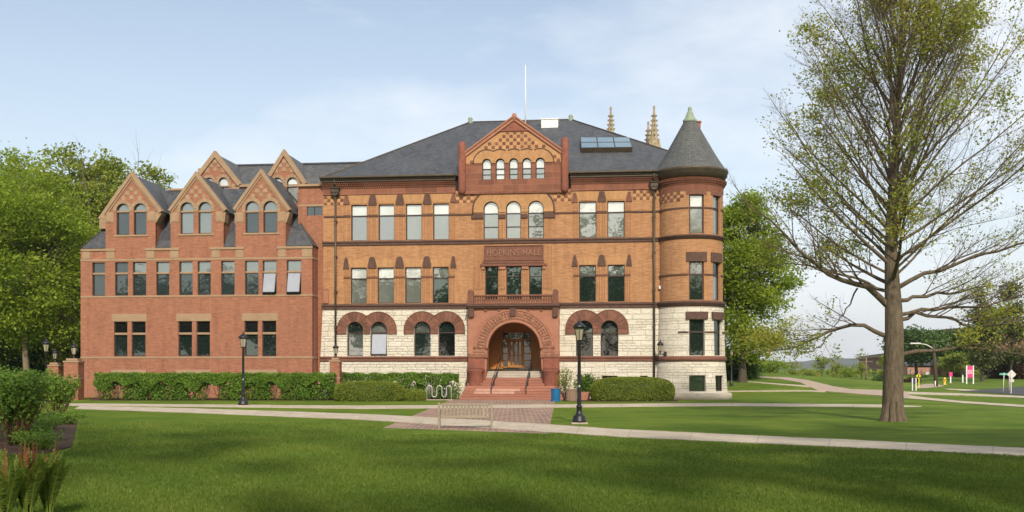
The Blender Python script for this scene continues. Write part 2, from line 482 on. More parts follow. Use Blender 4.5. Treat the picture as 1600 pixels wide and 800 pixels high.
w = bpy.data.worlds.new('World'); S.world = w; w.use_nodes = True
nt = w.node_tree
for n in list(nt.nodes): nt.nodes.remove(n)
wo = nt.nodes.new('ShaderNodeOutputWorld'); bg = nt.nodes.new('ShaderNodeBackground')
sky = nt.nodes.new('ShaderNodeTexSky'); sky.sky_type = 'NISHITA'; sky.sun_disc = False
sky.sun_elevation = el; sky.sun_rotation = math.atan2(sdir.x, sdir.y)
sky.air_density = 1.0; sky.dust_density = 1.6; sky.ozone_density = 1.2
tc = nt.nodes.new('ShaderNodeTexCoord')
mp = nt.nodes.new('ShaderNodeMapping'); mp.inputs['Scale'].default_value = (1.0, 1.0, 2.6); mp.inputs['Rotation'].default_value = (0, math.radians(-24), math.radians(8))
mp.inputs['Location'].default_value = (0.35, 0.0, 0.25)
nt.links.new(tc.outputs['Generated'], mp.inputs[0])
n1 = noise(nt, mp.outputs[0], 1.9, 9, 0.58)
n2 = noise(nt, mp.outputs[0], 5.5, 6, 0.6)
mm = nt.nodes.new('ShaderNodeMath'); mm.operation = 'MULTIPLY_ADD'; nt.links.new(n2, mm.inputs[0]); mm.inputs[1].default_value = 0.22; nt.links.new(n1, mm.inputs[2])
# more cloud to the right (+x) and towards the horizon
sx = nt.nodes.new('ShaderNodeSeparateXYZ'); nt.links.new(tc.outputs['Generated'], sx.inputs[0])
ax = nt.nodes.new('ShaderNodeMath'); ax.operation = 'MULTIPLY_ADD'; nt.links.new(sx.outputs[0], ax.inputs[0]); ax.inputs[1].default_value = 0.42; nt.links.new(mm.outputs[0], ax.inputs[2])
cl = ramp(nt, ax.outputs[0], [(0.50, 0.0), (0.80, 1.0)])
hz = ramp(nt, sx.outputs[2], [(0.0, 0.62), (0.14, 0.40), (0.42, 0.08)])
cm = nt.nodes.new('ShaderNodeMath'); cm.operation = 'MAXIMUM'
c9 = nt.nodes.new('ShaderNodeMath'); c9.operation = 'MULTIPLY'; nt.links.new(cl, c9.inputs[0]); c9.inputs[1].default_value = 0.85
nt.links.new(c9.outputs[0], cm.inputs[0]); nt.links.new(hz, cm.inputs[1])
base = mixc(nt, 1.0, sky.outputs[0], (1.28, 1.20, 1.10), 'MULTIPLY')
skc = mixc(nt, cm.outputs[0], base, (7.2, 7.45, 7.8))
nt.links.new(skc, bg.inputs[0]); bg.inputs[1].default_value = 0.118
nt.links.new(bg.outputs[0], wo.inputs[0])
S.view_settings.view_transform = 'Standard'; S.view_settings.look = 'None'; S.view_settings.exposure = 0.30; S.view_settings.gamma = 1.0
S.view_settings.use_curve_mapping = False
try:
    S.cycles.max_bounces = 6; S.cycles.transparent_max_bounces = 8; S.cycles.caustics_reflective = False; S.cycles.caustics_refractive = False
except Exception: pass

# ------------------------------------------------------------------ ground
m, nt, out = new_mat('lawn_grass')
vec = coords(nt, 'Object')
g1 = noise(nt, vec, 0.22, 6, 0.65)
g2 = noise(nt, coords(nt, 'Object', (0.55, 1.0, 1)), 1.3, 6, 0.7)
g3 = noise(nt, coords(nt, 'Object', (1, 1, 1)), 14, 5, 0.75)
col = mixc(nt, ramp(nt, g1, [(0.35, 0.0), (0.68, 1.0)]), (0.080, 0.140, 0.013), (0.162, 0.222, 0.028))
col = mixc(nt, 0.6, col, ramp(nt, g2, [(0.30, (0.50,0.60,0.50)), (0.50, (1,1,1)), (0.70, (1.42,1.25,1.1))]), 'MULTIPLY')
col = mixc(nt, 0.75, col, ramp(nt, g3, [(0.3, (0.66,0.70,0.66)), (0.62, (1.10,1.07,1.0))]), 'MULTIPLY')
hn = nt.nodes.new('ShaderNodeMath'); hn.operation = 'ADD'; nt.links.new(g3, hn.inputs[0]); nt.links.new(g2, hn.inputs[1])
finish(nt, out, col, 0.95, hn.outputs[0], 0.6, 0.06, 0.1)
lawn_m = m
xs = np.concatenate([np.linspace(-3000, -160, 14), np.arange(-150, -60, 6.0), np.arange(-60, 110, 1.25), np.arange(112, 260, 6.0), np.linspace(300, 3000, 14)])
ys = np.concatenate([np.linspace(-900, -70, 8), np.arange(-60, 10, 5.0), np.arange(10, 180, 1.25), np.arange(182, 300, 6.0), np.linspace(320, 5200, 16)])
GX, GY = np.meshgrid(xs, ys)
GZ = terr(GX, GY)
V = np.stack([GX.ravel(), GY.ravel(), GZ.ravel()], 1)
nx, ny = len(xs), len(ys)
ii = (np.arange(ny - 1)[:, None] * nx + np.arange(nx - 1)[None, :]).ravel()
g = np_mesh('lawn', V, np.stack([ii, ii + 1, ii + nx + 1, ii + nx], 1), lawn_m)
for p in g.data.polygons: p.use_smooth = True
tag(g, 'mown green lawn sloping gently around the hall', 'lawn', kind='structure')

def resample(pts, n):
    P = np.array(pts, float); d = np.r_[0, np.cumsum(np.hypot(*np.diff(P, axis=0).T))]
    t = np.linspace(0, d[-1], n)
    return np.stack([np.interp(t, d, P[:, 0]), np.interp(t, d, P[:, 1])], 1)
def ribbon(name, up, lo, mat, off, label, cat, n=48, across=3, edge=0.085, wuv=False):
    n = n * 3
    U = np.array([gp(*p)[:2] for p in resample(up, n)]); L = np.array([gp(*p)[:2] for p in resample(lo, n)])
    jr = np.random.default_rng(len(label))
    N = U - L; N /= np.maximum(np.linalg.norm(N, axis=1, keepdims=True), 1e-6)
    sm = lambda a: np.convolve(np.pad(a, 2, mode='edge'), np.ones(3)/3, 'same')[2:-2]
    U = U + N*(sm(jr.normal(0, 1, n))*edge)[:, None]; L = L + N*(sm(jr.normal(0, 1, n))*edge)[:, None]
    mid = (U + L)/2; al = np.r_[0, np.cumsum(np.linalg.norm(np.diff(mid, axis=0), axis=1))]; wdt = np.linalg.norm(U - L, axis=1)
    mb = MB()
    rows = []
    for k in range(across + 1):
        Q = L + (U - L) * k / across
        rows.append(np.c_[Q, terr(Q[:, 0], Q[:, 1]) + off])
    for k in range(across):
        for i in range(n - 1):
            mb.face([rows[k][i], rows[k][i+1], rows[k+1][i+1], rows[k+1][i]], uv=[(tuple(rows[a][b][:2]) if wuv else (al[b], (a/across)*wdt[b]+1)) for a, b in ((k,i),(k,i+1),(k+1,i+1),(k+1,i))])
    for rr, sgn in ((rows[0], 1), (rows[-1], -1)):   # edges reaching down into the turf
        for i in range(n - 1):
            a, b = rr[i], rr[i+1]
            q = [a, b, b - np.array([0,0,0.08]), a - np.array([0,0,0.08])]
            mb.face(q if sgn < 0 else q[::-1])
    o = mb.build(name, mat)
    return tag(o, label, cat, kind='structure')

m, nt, out = new_mat('brick_paving')
b = nt.nodes.new('ShaderNodeTexBrick'); nt.links.new(coords(nt, 'UV'), b.inputs['Vector'])
b.inputs['Scale'].default_value = 1; b.inputs['Brick Width'].default_value = 0.42; b.inputs['Row Height'].default_value = 0.32; b.inputs['Mortar Size'].default_value = 0.03
b.inputs['Color1'].default_value = (0.36,0.22,0.16,1); b.inputs['Color2'].default_value = (0.21,0.13,0.105,1); b.inputs['Mortar'].default_value = (0.42,0.34,0.27,1)
pn = noise(nt, coords(nt, 'UV'), 1.1, 5, 0.7)
col = mixc(nt, 0.7, b.outputs[0], ramp(nt, pn, [(0.3, (0.6,0.58,0.56)), (0.7, (1.25,1.2,1.15))]), 'MULTIPLY')
finish(nt, out, col, 0.9, b.outputs['Fac'], 0.3, 0.01, 0.2)
paving_m = m

ribbon('diagonal_path', [(126,634.5),(300,638.5),(560,647),(690,653.5),(860,664),(960,671),(1280,686),(1640,703)],
       [(116,639),(300,645.5),(560,656),(690,664.5),(860,676),(960,682.5),(1280,697.5),(1640,715)], concrete, 0.022,
       'pale concrete path crossing the lawn diagonally past the bench', 'path', 60)
ribbon('front_path', [(100,630.5),(400,633),(560,634),(830,632.5),(1130,630),(1380,632.5),(1440,635.0)],
       [(100,634),(400,637),(560,639),(830,637.5),(1130,634.5),(1380,636.5),(1440,635.6)], concrete, 0.018,
       'narrow concrete path running level in front of the hall', 'path', 60)
ribbon('paving', [(706,624.3),(780,624.3),(868,624.3)], [(600,668.5),(690,671.5),(857,677.5)], paving_m, 0.010,
       'reddish cobble paving fanning out from the entrance steps', 'paving', 24, 12, 0.02, True)
ribbon('drive', [(1170,588.3),(1230,590),(1262,594.2),(1302,604),(1330,608.5),(1382,610),(1420,612.5)],
       [(1168,589.2),(1215,592),(1250,598),(1278,610.8),(1335,615.5),(1382,619),(1420,622)], drive_m, 0.035,
       'pinkish paved drive curving over the grassy rise', 'drive', 50, 4)
ribbon('upper_path', [(1415,612.6),(1500,615.2),(1640,621)], [(1415,616),(1500,618),(1640,624)], concrete, 0.032,
       'upper of the two thin paths leaving the drive rightwards', 'path', 30)
ribbon('lower_path', [(1415,617.5),(1450,622),(1500,627),(1640,636)], [(1410,622.2),(1450,625.5),(1500,630),(1640,639.5)], concrete, 0.030,
       'lower of the two thin paths leaving the drive rightwards', 'path', 30)
ribbon('rise_path', [(1160,595.6),(1225,600.3),(1268,603.2)], [(1160,596.4),(1225,602),(1272,606)], concrete, 0.028,
       'short thin path climbing from the drive to the tower side', 'path', 24, 2)
ribbon('level_path', [(1125,611),(1260,610.2),(1290,611)], [(1125,612.3),(1260,611.6),(1290,613)], concrete, 0.026,
       'faint level path between the tower and the drive', 'path', 24, 2)
ribbon('road', [(1540,609),(1570,606.4),(1600,604.5),(1660,602)], [(1500,612),(1540,614),(1600,618),(1660,622)], asphalt, 0.034,
       'grey asphalt road passing the street signs at the right', 'road', 24, 4)
ribbon('pavement', [(1474,607.6),(1500,608.3),(1545,610.5)], [(1480,608.8),(1500,610.2),(1540,612)], concrete, 0.030,
       'short pale pavement leading to the road', 'pavement', 16, 2)
ribbon('side_drive', [(1434,602.2),(1446,600.5),(1456,600)], [(1432,607),(1450,606),(1476,603.2)], drive_m, 0.030,
       'short pale side drive beside the low brick house', 'drive', 12, 2)

soil_m = m_noise('bark_mulch', (0.115,0.06,0.035), (0.055,0.03,0.02), 3, 0.95, fine=20, kind='Object', bstr=0.8, bdist=0.06)
ribbon('mulch_bed', [(-60,668),(20,662),(60,655),(100,651),(121,652.5)], [(-60,714),(30,713),(78,707),(112,699),(122,655)], soil_m, 0.03,
       'dark bark mulch bed under the shrubs at the left', 'mulch bed', 24, 4)
# narrow soil strips in front of the buildings, under the hedges
ribbon('hedge_soil', [(140,618),(700,618)], [(140,625.8),(700,625.8)], soil_m, 0.012, 'soil strip under the leggy hedge', 'soil', 20, 2)
ribbon('planting_soil', [(875,620),(1060,620)], [(880,627.5),(1060,627.5)], soil_m, 0.012, 'soil strip under the clipped bush right of the steps', 'soil', 20, 2)

# ------------------------------------------------------------------ grass blades near the viewer
grass_m = m_leaf('grass_blade', (0.074,0.130,0.014), (0.142,0.205,0.026), (0.25,0.27,0.06), 0.3)
def blades(n, y0, y1, bias):
    u = rng.random(n) ** bias
    y = y0 + (y1 - y0) * u
    x = (rng.random(n) * 2 - 1) * (0.52 * y + 0.6)
    return x, y
bx, by = blades(330000, 13.6, 40, 1.9)
# patchiness
pat = np.sin(bx * 0.9 + 1.3 * np.sin(by * 0.35)) * np.sin(by * 0.55 + np.sin(bx * 0.5)) + 0.6 * np.sin(bx * 2.3 + by * 1.7)
keep = np.ones(len(bx), bool)
# keep off the mulch bed and the diagonal path
ppx = 800 + bx * F / by; ppy = HY + HC * F / by
keep &= ~((ppx < 122) & (ppy < 712) & (ppy > 648) & (ppx < 122 - np.maximum(0, ppy - 700) * 3))
lo = np.interp(ppx, [116,300,560,690,860,960,1280,1640], [639,645.5,656,664.5,676,682.5,697.5,715])
lo = np.maximum(lo, np.where((ppx > 598) & (ppx < 862), 678, 0))
keep &= ppy > lo + 0.6
bx, by, pat = bx[keep], by[keep], pat[keep]
n = len(bx)
hgt = 0.030 + 0.04 * rng.random(n) + 0.006 * pat
ang = rng.random(n) * 2 * np.pi
wd = 0.005 + 0.005 * rng.random(n) + 0.00018 * by
lean = (rng.random((n, 2)) - 0.5) * 0.07
z = terr(bx, by)
V = np.zeros((n, 3, 3))
V[:, 0] = np.c_[bx - np.cos(ang) * wd, by - np.sin(ang) * wd, z - 0.005]
V[:, 1] = np.c_[bx + np.cos(ang) * wd, by + np.sin(ang) * wd, z - 0.005]
V[:, 2] = np.c_[bx + lean[:, 0], by + lean[:, 1], z + hgt]
tnt = np.clip(0.42 + 0.14 * pat + 0.20 * rng.standard_normal(n), 0, 1)
o = np_mesh('grass', V.reshape(-1, 3), np.arange(n * 3).reshape(-1, 3), grass_m, tint=tnt, k=3)
tag(o, 'blades of mown grass on the near lawn', 'grass', kind='stuff')

# ------------------------------------------------------------------ far hills
hill_m = m_noise('wooded_hill', (0.06,0.085,0.045), (0.10,0.11,0.075), 0.012, 0.95, fine=0.06, kind='Object', bstr=0.0)
def hill(name, prof, Y, depth, label):
    P = Pl(Y)
    pts = resample(prof, 160)
    mb = MB(); rows = []
    for k in range(7):
        t = k / 6
        row = []
        for i, (px, py) in enumerate(pts):
            top = P.z(py)
            zz = top * (math.sin(t * math.pi / 2) ** 0.9) + (0 if k in (0,) else 5.0 * math.sin(i * 0.9 + k * 2.1) * (0.3 if k == 6 else 1.0))
            row.append((P.x(px), Y - depth * (1 - t), max(zz, -2) if k else -5))
        rows.append(row)
    for k in range(6):
        for i in range(159):
            mb.face([rows[k][i], rows[k][i+1], rows[k+1][i+1], rows[k+1][i]], smooth=True)
    back = [(x, y + depth, -5) for x, y, zz in rows[-1]]
    for i in range(159): mb.face([rows[-1][i], rows[-1][i+1], back[i+1], back[i]], smooth=True)
    return tag(mb.build(name, hill_m), label, 'hill', kind='structure')
hill('hills', [(-900,548),(-300,540),(200,552),(600,560),(1000,570),(1180,570),(1225,567.5),(1255,565.5),(1283,561),(1300,559.8),(1330,561),(1365,562.5),(1450,560),(1600,552),(1900,545),(2400,552)], 2600, 900, 'blue grey wooded hills beyond the campus')
# ------------------------------------------------------------------ windows
def arch_poly(x0, x1, z0, z1, n=12):
    r = (x1 - x0) / 2; zc = z1 - r; cx = (x0 + x1) / 2
    return [(x0, z0), (x1, z0)] + [(cx + r*math.cos(math.pi*k/n), zc + r*math.sin(math.pi*k/n)) for k in range(n + 1)]
def rect_poly(x0, x1, z0, z1): return [(x0, z0), (x1, z0), (x1, z1), (x0, z1)]

def window(parent, y, x0, x1, z0, z1, bars, glass, fmat, arch=False, depth=0.24, fw=0.055, vbars=(), tilt=None, label=None, barw=0.045):
    """y = wall face; glass = list of materials from the lowest pane up; returns the opening outline"""
    mk = arch_poly if arch else rect_poly
    O = mk(x0, x1, z0, z1); I = mk(x0+fw, x1-fw, z0+fw, z1-fw)
    yf = y + depth - 0.09; yb = y + depth
    mb = MB()
    for i in range(len(O)):
        j = (i + 1) % len(O)
        mb.face([(O[i][0],yf,O[i][1]),(O[j][0],yf,O[j][1]),(I[j][0],yf,I[j][1]),(I[i][0],yf,I[i][1])])
        mb.face([(I[j][0],yf,I[j][1]),(I[j][0],yb,I[j][1]),(I[i][0],yb,I[i][1]),(I[i][0],yf,I[i][1])])
    for zb in bars: mb.box(x0+fw*0.5, x1-fw*0.5, yf-0.012, yb, zb-barw, zb+barw)
    for xb in vbars: mb.box(xb-0.025, xb+0.025, yf-0.008, yb, z0+fw*0.5, z1-fw*0.5-(0 if not arch else 0.02))
    f = mb.build('window', fmat, parent)
    if label: f['label'] = label
    zs = [z0+0.01] + list(bars) + [z1-0.01]
    yg = y + depth - 0.035
    for k in range(len(zs) - 1):
        a, b = zs[k], zs[k+1]
        pm = MB()
        gm = glass[min(k, len(glass)-1)]
        if arch and k == len(zs) - 2:
            pts = [(x0+0.01, a), (x1-0.01, a)] + arch_poly(x0+0.01, x1-0.01, z0, z1-0.01)[2:]
            pts = [p for i, p in enumerate(pts) if i < 2 or p[1] > a + 1e-4]
            tr = tessellate_polygon([[Vector((p[0], p[1], 0)) for p in pts]])
            for t in tr:
                q = [pts[i] for i in t]
                ar = (q[1][0]-q[0][0])*(q[2][1]-q[0][1])-(q[1][1]-q[0][1])*(q[2][0]-q[0][0])
                if ar < 0: q = q[::-1]
                pm.face([(p[0], yg, p[1]) for p in q])
            pm.build('pane', gm, f)
        elif tilt is not None and k == 0:
            # a lower sash swung outwards at its foot
            c, sn = math.cos(tilt), math.sin(tilt); L = b - a
            xa, xb = x0 + 0.03, x1 - 0.03
            top = (y + depth - 0.1, b - 0.04); yo = top[0] - L * sn * 0.96; zo = top[1] - L * c * 0.93
            sm = MB()
            def P(x, t, o): # t from top to foot, o outwards
                return (x, top[0] + (yo-top[0])*t - o*c, top[1] + (zo-top[1])*t - o*sn*0.3)
            for (ua, ub, ta, tb) in ((xa, xa+0.05, 0, 1), (xb-0.05, xb, 0, 1), (xa, xb, 0, 0.035), (xa, xb, 0.965, 1)):
                q = [P(ua,tb,0.02), P(ub,tb,0.02), P(ub,ta,0.02), P(ua,ta,0.02)]
                q2 = [P(ua,tb,-0.03), P(ub,tb,-0.03), P(ub,ta,-0.03), P(ua,ta,-0.03)]
                sm.face(q)
                for i in range(4): sm.face([q[(i+1)%4], q[i], q2[i], q2[(i+1)%4]])
            s_ = sm.build('sash', fmat, f)
            pm.face([P(xa+0.02,0.99,0.0), P(xb-0.02,0.99,0.0), P(xb-0.02,0.01,0.0), P(xa+0.02,0.01,0.0)])
            pm.build('pane', gm, f)
            pm2 = MB(); pm2.face([(x0+.01,yg+0.02,a),(x1-.01,yg+0.02,a),(x1-.01,yg+0.02,b),(x0+.01,yg+0.02,b)]); pm2.build('opening', g_black, f)
        else:
            pm.face([(x0+0.01,yg,a),(x1-0.01,yg,a),(x1-0.01,yg,b),(x0+0.01,yg,b)])
            pm.build('pane', gm, f)
    return O

def wall(name, parent, mat, y, outer, holes, reveal=0.26, label=None):
    mb = MB(); mb.prism(outer, y, y + reveal, holes=holes)
    return mb.build(name, mat, parent)

def voussoirs(mb, centers, rin, rout, zc, zbot, y0, y1, steps=11, gap=0.012, tj=0.18, mi=0, jit=0.012, rs=random):
    """wedge stones round a run of arches; wedges stop half way to the neighbouring arch"""
    for ci, c in enumerate(centers):
        L = (centers[ci-1] + c)/2 if ci > 0 else -1e9
        R = (centers[ci+1] + c)/2 if ci < len(centers)-1 else 1e9
        def ro(a):
            r = rout
            cx = math.cos(a)
            if cx > 1e-4 and c + r*cx > R: r = (R - c)/cx
            if cx < -1e-4 and c + r*cx < L: r = (L - c)/cx
            return max(r, rin*1.01)
        for k in range(steps):
            a0 = math.pi*k/steps + gap/rout; a1 = math.pi*(k+1)/steps - gap/rout
            n = 3
            an = [a0 + (a1-a0)*i/n for i in range(n+1)]
            poly = [(c + rin*math.cos(a), zc + rin*math.sin(a)) for a in an][::-1] + [(c + ro(a)*math.cos(a), zc + ro(a)*math.sin(a)) for a in an]
            # orientation: make counter-clockwise
            ar = sum(poly[i][0]*poly[(i+1)%len(poly)][1]-poly[(i+1)%len(poly)][0]*poly[i][1] for i in range(len(poly)))
            if ar < 0: poly = poly[::-1]
            mb.prism(poly, y0 - rs.random()*jit, y1, mi, 1 + (rs.random()-0.5)*2*tj)
        if zbot < zc - 0.02:
            for sx in (-1, 1):
                lim = rout
                if sx > 0: lim = min(rout, R - c)
                else: lim = min(rout, c - L)
                if lim > rin + 0.03:
                    a, b = c + sx*rin, c + sx*lim
                    mb.bbox(min(a,b)+gap*0.5, max(a,b)-gap*0.5, y0 - rs.random()*jit, y1, zbot, zc-gap, 0.01, mi, 1 + (rs.random()-0.5)*2*tj)

def checker(name, parent, P, x0, x1, rows, y, size, skip=None, mats=None, phase=0, proud=0.035):
    """chequer of small dark pyramid-cut stones set in pale brick"""
    mb = MB(); r_ = random.Random(5)
    nx_ = max(1, round((x1 - x0) / size)); dx = (x1 - x0) / nx_
    for r in range(rows[2]):
        dz = (rows[1] - rows[0]) / rows[2]
        for c in range(nx_):
            xa, xb = x0 + c*dx, x0 + (c+1)*dx; za, zb = rows[0] + r*dz, rows[0] + (r+1)*dz
            if skip and skip(xa, xb, za, zb): continue
            if (r + c + phase) % 2 == 0: mb.bbox(xa+0.01, xb-0.01, y-proud, y+0.03, za+0.01, zb-0.01, 0.035, 0, 0.8 + 0.5*r_.random())
            else: mb.bbox(xa+0.006, xb-0.006, y-0.008, y+0.03, za+0.006, zb-0.006, 0.006, 1, 0.85 + 0.3*r_.random())
    return mb.build(name, mats or [checker_m, brick_pale], parent)

# ------------------------------------------------------------------ the hall
YM = 71.4
M = RP(YM); MR = RP(YM, 955); MC = RP(YM, 803); mx, mz = M.x, M.z
def setz(px):
    global mz
    mz = MR.z if px > 870 else (MC.z if px > 735 else M.z)
hall = thing('university_hall', (0, YM, 0), 'large orange brick hall with white stone base, slate hip roof and round corner tower', 'building')
XL, XR = mx(505), mx(1050)
B = 0.06  # trim thickness
U3 = [(548.5,573.4),(591.4,616),(634,659),(676.6,701.8)]
U2 = [(548,573),(590,615.5),(633,658),(676,701)]
R3 = [(904.7,932),(949,976)]
R2 = [(905,931),(949.5,976)]
rw = random.Random(3)
holes_b, holes_s, holes_g = [], [], []
gl3 = [g_mid, g_sky, g_sky, g_sky]
for i, (a, b) in enumerate(U3): holes_b.append(window(hall, YM, mx(a), mx(b), mz(375.4), mz(319), [mz(336.5)], [g_mid if i < 2 else g_sky, g_blind], frame_m))
for i, (a, b) in enumerate(U2): holes_b.append(window(hall, YM, mx(a), mx(b), mz(474), mz(418), [mz(435)], [g_sky if i < 3 else g_dark, g_blind if i < 3 else g_sky], frame_m))
setz(955)
for a, b in R3: holes_b.append(window(hall, YM, mx(a), mx(b), mz(371), mz(314), [mz(331.5)], [g_sky, g_blind], frame_m))
for i, (a, b) in enumerate(R2): holes_b.append(window(hall, YM, mx(a), mx(b), mz(471.5), mz(414), [mz(431)], [g_dark, g_mid], frame_m))
setz(803)
A3 = [(755.5,779),(790.6,814),(825,849.6)]
for a, b in A3: holes_b.append(window(hall, YM, mx(a), mx(b), mz(373), mz(313.8), [mz(354), mz(333)], [g_sky, g_sky, g_blind], frame_m, arch=True, barw=0.03))
C2 = [(758,778.7),(791,814.7),(826.6,847)]
for a, b in C2: holes_b.append(window(hall, YM, mx(a), mx(b), mz(468), mz(416), [mz(432)], [g_dark, g_dark], frame_m, barw=0.03))
setz(600)
G1 = [(542.4,567.6),(579,605),(647,673),(685,711)]
GR = [(900,926.5),(938.5,966)]
gg = [[g_mid, g_dark], [g_grey, g_sky], [g_dark, g_mid], [g_black, g_dark], [g_black, g_dark], [g_black, g_dark]]
for i, (a, b) in enumerate(G1 + GR):
    setz(a)
    holes_s.append(window(hall, YM, mx(a), mx(b), mz(556.2), mz(502.4 if i < 4 else 500.5), [mz(520)], gg[i], frame_m, arch=True, depth=0.3, tilt=0.16 if i == 1 else None,
                          label='ground floor arched window with its lower sash swung open' if i == 1 else None))
setz(955)
for a, b in ((941,965),(1000,1012),(650,664)):
    holes_s.append(window(hall, YM, mx(a), mx(b), mz(611), mz(587), [], [g_black], frame_m, depth=0.3))

# walls
setz(600)
wall('brick_wall', hall, brick_hall, YM, rect_poly(XL, XR, mz(478), mz(300)), holes_b)
pxl, pxr = mx(731.5), mx(872.5)
z_s = mz(484)
wall('stone_wall', hall, white_stone, YM - 0.06, [(mx(497.5), 0.0), (pxl - 0.3, 0.0), (pxl - 0.02, mz(585)), (pxl - 0.02, z_s), (mx(504.5), z_s), (mx(502), mz(540))], holes_s[:4] + [holes_s[8]], 0.32)
wall('stone_wall', hall, white_stone, YM - 0.06, [(pxr + 0.02, 0.0), (XR, 0.0), (XR, z_s), (pxr + 0.02, z_s)], holes_s[4:8], 0.32)
# side and back walls of the body
mb = MB()
yb_ = YM + 20.4; xe = mx(1078) + 1.7
mb.face([(XL, YM+0.26, mz(478)), (XL, YM, mz(478)), (XL, YM, 15.4), (XL, YM+0.26, 15.4)])
mb.face([(XL, yb_, 0), (XL, YM+0.26, 0), (XL, YM+0.26, 15.4), (XL, yb_, 15.4)])
mb.face([(xe, YM+1.0, 0), (xe, yb_, 0), (xe, yb_, 15.4), (xe, YM+1.0, 15.4)])
mb.face([(xe, yb_, 0), (XL, yb_, 0), (XL, yb_, 15.4), (xe, yb_, 15.4)])
mb.build('rear_wall', brick_hall, hall)
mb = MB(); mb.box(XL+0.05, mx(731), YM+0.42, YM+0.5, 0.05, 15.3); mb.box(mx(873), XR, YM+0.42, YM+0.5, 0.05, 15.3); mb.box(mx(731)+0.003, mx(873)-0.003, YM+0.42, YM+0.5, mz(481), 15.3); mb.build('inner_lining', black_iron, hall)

# string courses (each run a part of its own)
def course(name, mat, segs, y, proud, py0, py1, lip=True):
    for a, b in segs:
        mb = MB()
        z0, z1 = mz(py1), mz(py0); h = z1 - z0
        mb.bbox(mx(a), mx(b), y - proud, y + 0.05, z0, z0 + h*0.55, 0.02)
        mb.bbox(mx(a), mx(b), y - proud*1.7, y + 0.05, z0 + h*0.56, z1, 0.03)
        mb.build(name, mat, hall)
course('string_course', dark_stone, [(504, 1034)], YM, 0.08, 376.2, 383)
course('string_course', dark_stone, [(503, 731), (873, 1034)], YM, 0.10, 474.8, 483.6)
course('string_course', brownstone, [(500, 731.5), (872.5, 1034)], YM - 0.06, 0.07, 556.8, 564.6)
# thin mouldings at transom height
for a, b in ((506,548.5),(573.4,591.4),(616,634),(659,676.6),(701.8,755),(849.6,904.7),(932,949),(976,1034)):
    mb = MB(); mb.bbox(mx(a)+0.01, mx(b)-0.01, YM-0.06, YM+0.02, mz(338.5), mz(335.6), 0.015); mb.build('moulding', dark_stone, hall)
for a, b in ((537,548),(573,590),(615.5,633),(658,676),(701,711),(895.5,905),(931,949.5),(976,986)):
    mb = MB(); mb.bbox(mx(a)+0.01, mx(b)-0.01, YM-0.075, YM+0.02, mz(434.6), mz(432.2), 0.015); mb.build('moulding', brownstone, hall)
# red sandstone frieze, dentils, cornice with gutter
for a, b in ((505, 712), (892, 1034)):
    mb = MB(); mb.bbox(mx(a), mx(b), YM-0.07, YM+0.03, mz(303.6), mz(284), 0.01); mb.build('frieze', red_frieze, hall)
    mb = MB()
    n_ = int((b - a) / 3.3)
    for r in range(3):
        for k in range(n_):
            xa = a + (b - a) * (k + 0.5*(r % 2)) / n_
            mb.box(mx(xa), mx(xa + 1.75), YM-0.10-0.09*r-0.06, YM-0.0, mz(293 - 2.9*r), mz(290.8 - 2.9*r))
    for r in range(4): mb.box(mx(a), mx(b), YM-0.09-0.09*r, YM-0.06, mz(293.2-2.9*r), mz(292.7-2.9*r))
    mb.build('dentil_band', red_frieze, hall)
    Pg = RP(YM - 0.6)
    mb = MB()
    xa, xb = (Pg.x(499.5) if a < 600 else mx(a) - 0.02), (mx(b) if a > 600 else mx(b) + 0.02)
    mb.box(xa, xb, YM-0.42, YM, mz(284.3), Pg.z(279.5)); mb.bbox(xa-0.02, xb+0.01, YM-0.52, YM, Pg.z(279.4), Pg.z(276.9), 0.05)
    mb.bbox(xa-0.06, xb+0.02, YM-0.66, YM+0.1, Pg.z(276.7), Pg.z(273.2), 0.05, 0, 1.2)
    mb.build('cornice', gutter_m, hall)
# chequer panels under the frieze
for a, b in ((506, 537), (712, 740.5), (864.5, 893), (989, 1036)):
    checker('checker_band', hall, M, mx(a), mx(b), (mz(319.2), mz(304.0), 3), YM, 0.235, phase=0)
# flat brick arches and the brown wedge stones between them
def flat_arch(a, b, top, bot, flare, name='flat_arch'):
    mb = MB(); n_ = 9
    for k in range(n_):
        t0, t1 = k/n_, (k+1)/n_
        X0, X1 = mx(a - flare), mx(b + flare); x0, x1 = mx(a), mx(b)
        mb.prism([(x0+(x1-x0)*t0+0.004, mz(bot)), (x0+(x1-x0)*t1-0.004, mz(bot)), (X0+(X1-X0)*t1-0.004, mz(top)), (X0+(X1-X0)*t0+0.004, mz(top))], YM-0.022-0.006*(k%2), YM+0.03, 0, 0.92+0.16*rw.random())
    mb.build(name, brick_pale, hall)
for a, b in U3: flat_arch(a, b, 304, 317.4, 6.4)
setz(955)
for a, b in R3: flat_arch(a, b, 298.5, 312.2, 6.4)
setz(600)
def wedge(xc, wt, wb, top, bot, pointed=False, mat=None):
    mb = MB()
    P_ = [(mx(xc-wb), mz(bot)), (mx(xc+wb), mz(bot)), (mx(xc+wt), mz(top + (3 if pointed else 0)))]
    if pointed: P_ += [(mx(xc+wt*0.55), mz(top)), (mx(xc-wt*0.55), mz(top))]
    P_ += [(mx(xc-wt), mz(top + (3 if pointed else 0)))]
    mb.prism(P_, YM-0.085, YM+0.03)
    mb.build('wedge_stone', mat or dark_stone, hall)
for xc in (582.3, 625, 667.7): wedge(xc, 4.3, 6.9, 305, 320.5)
for xc in (541.6, 708.6): wedge(xc, 2.2, 5, 305, 318, mat=brownstone)
setz(955)
for xc in (940.4,): wedge(xc, 4, 7, 299, 315.5)
for xc in (898, 983): wedge(xc, 2.2, 5, 300.5, 315.5, mat=brownstone)
setz(600)
for xc in (581.6, 624.3, 667): wedge(xc, 4.6, 7.0, 401, 419, True)
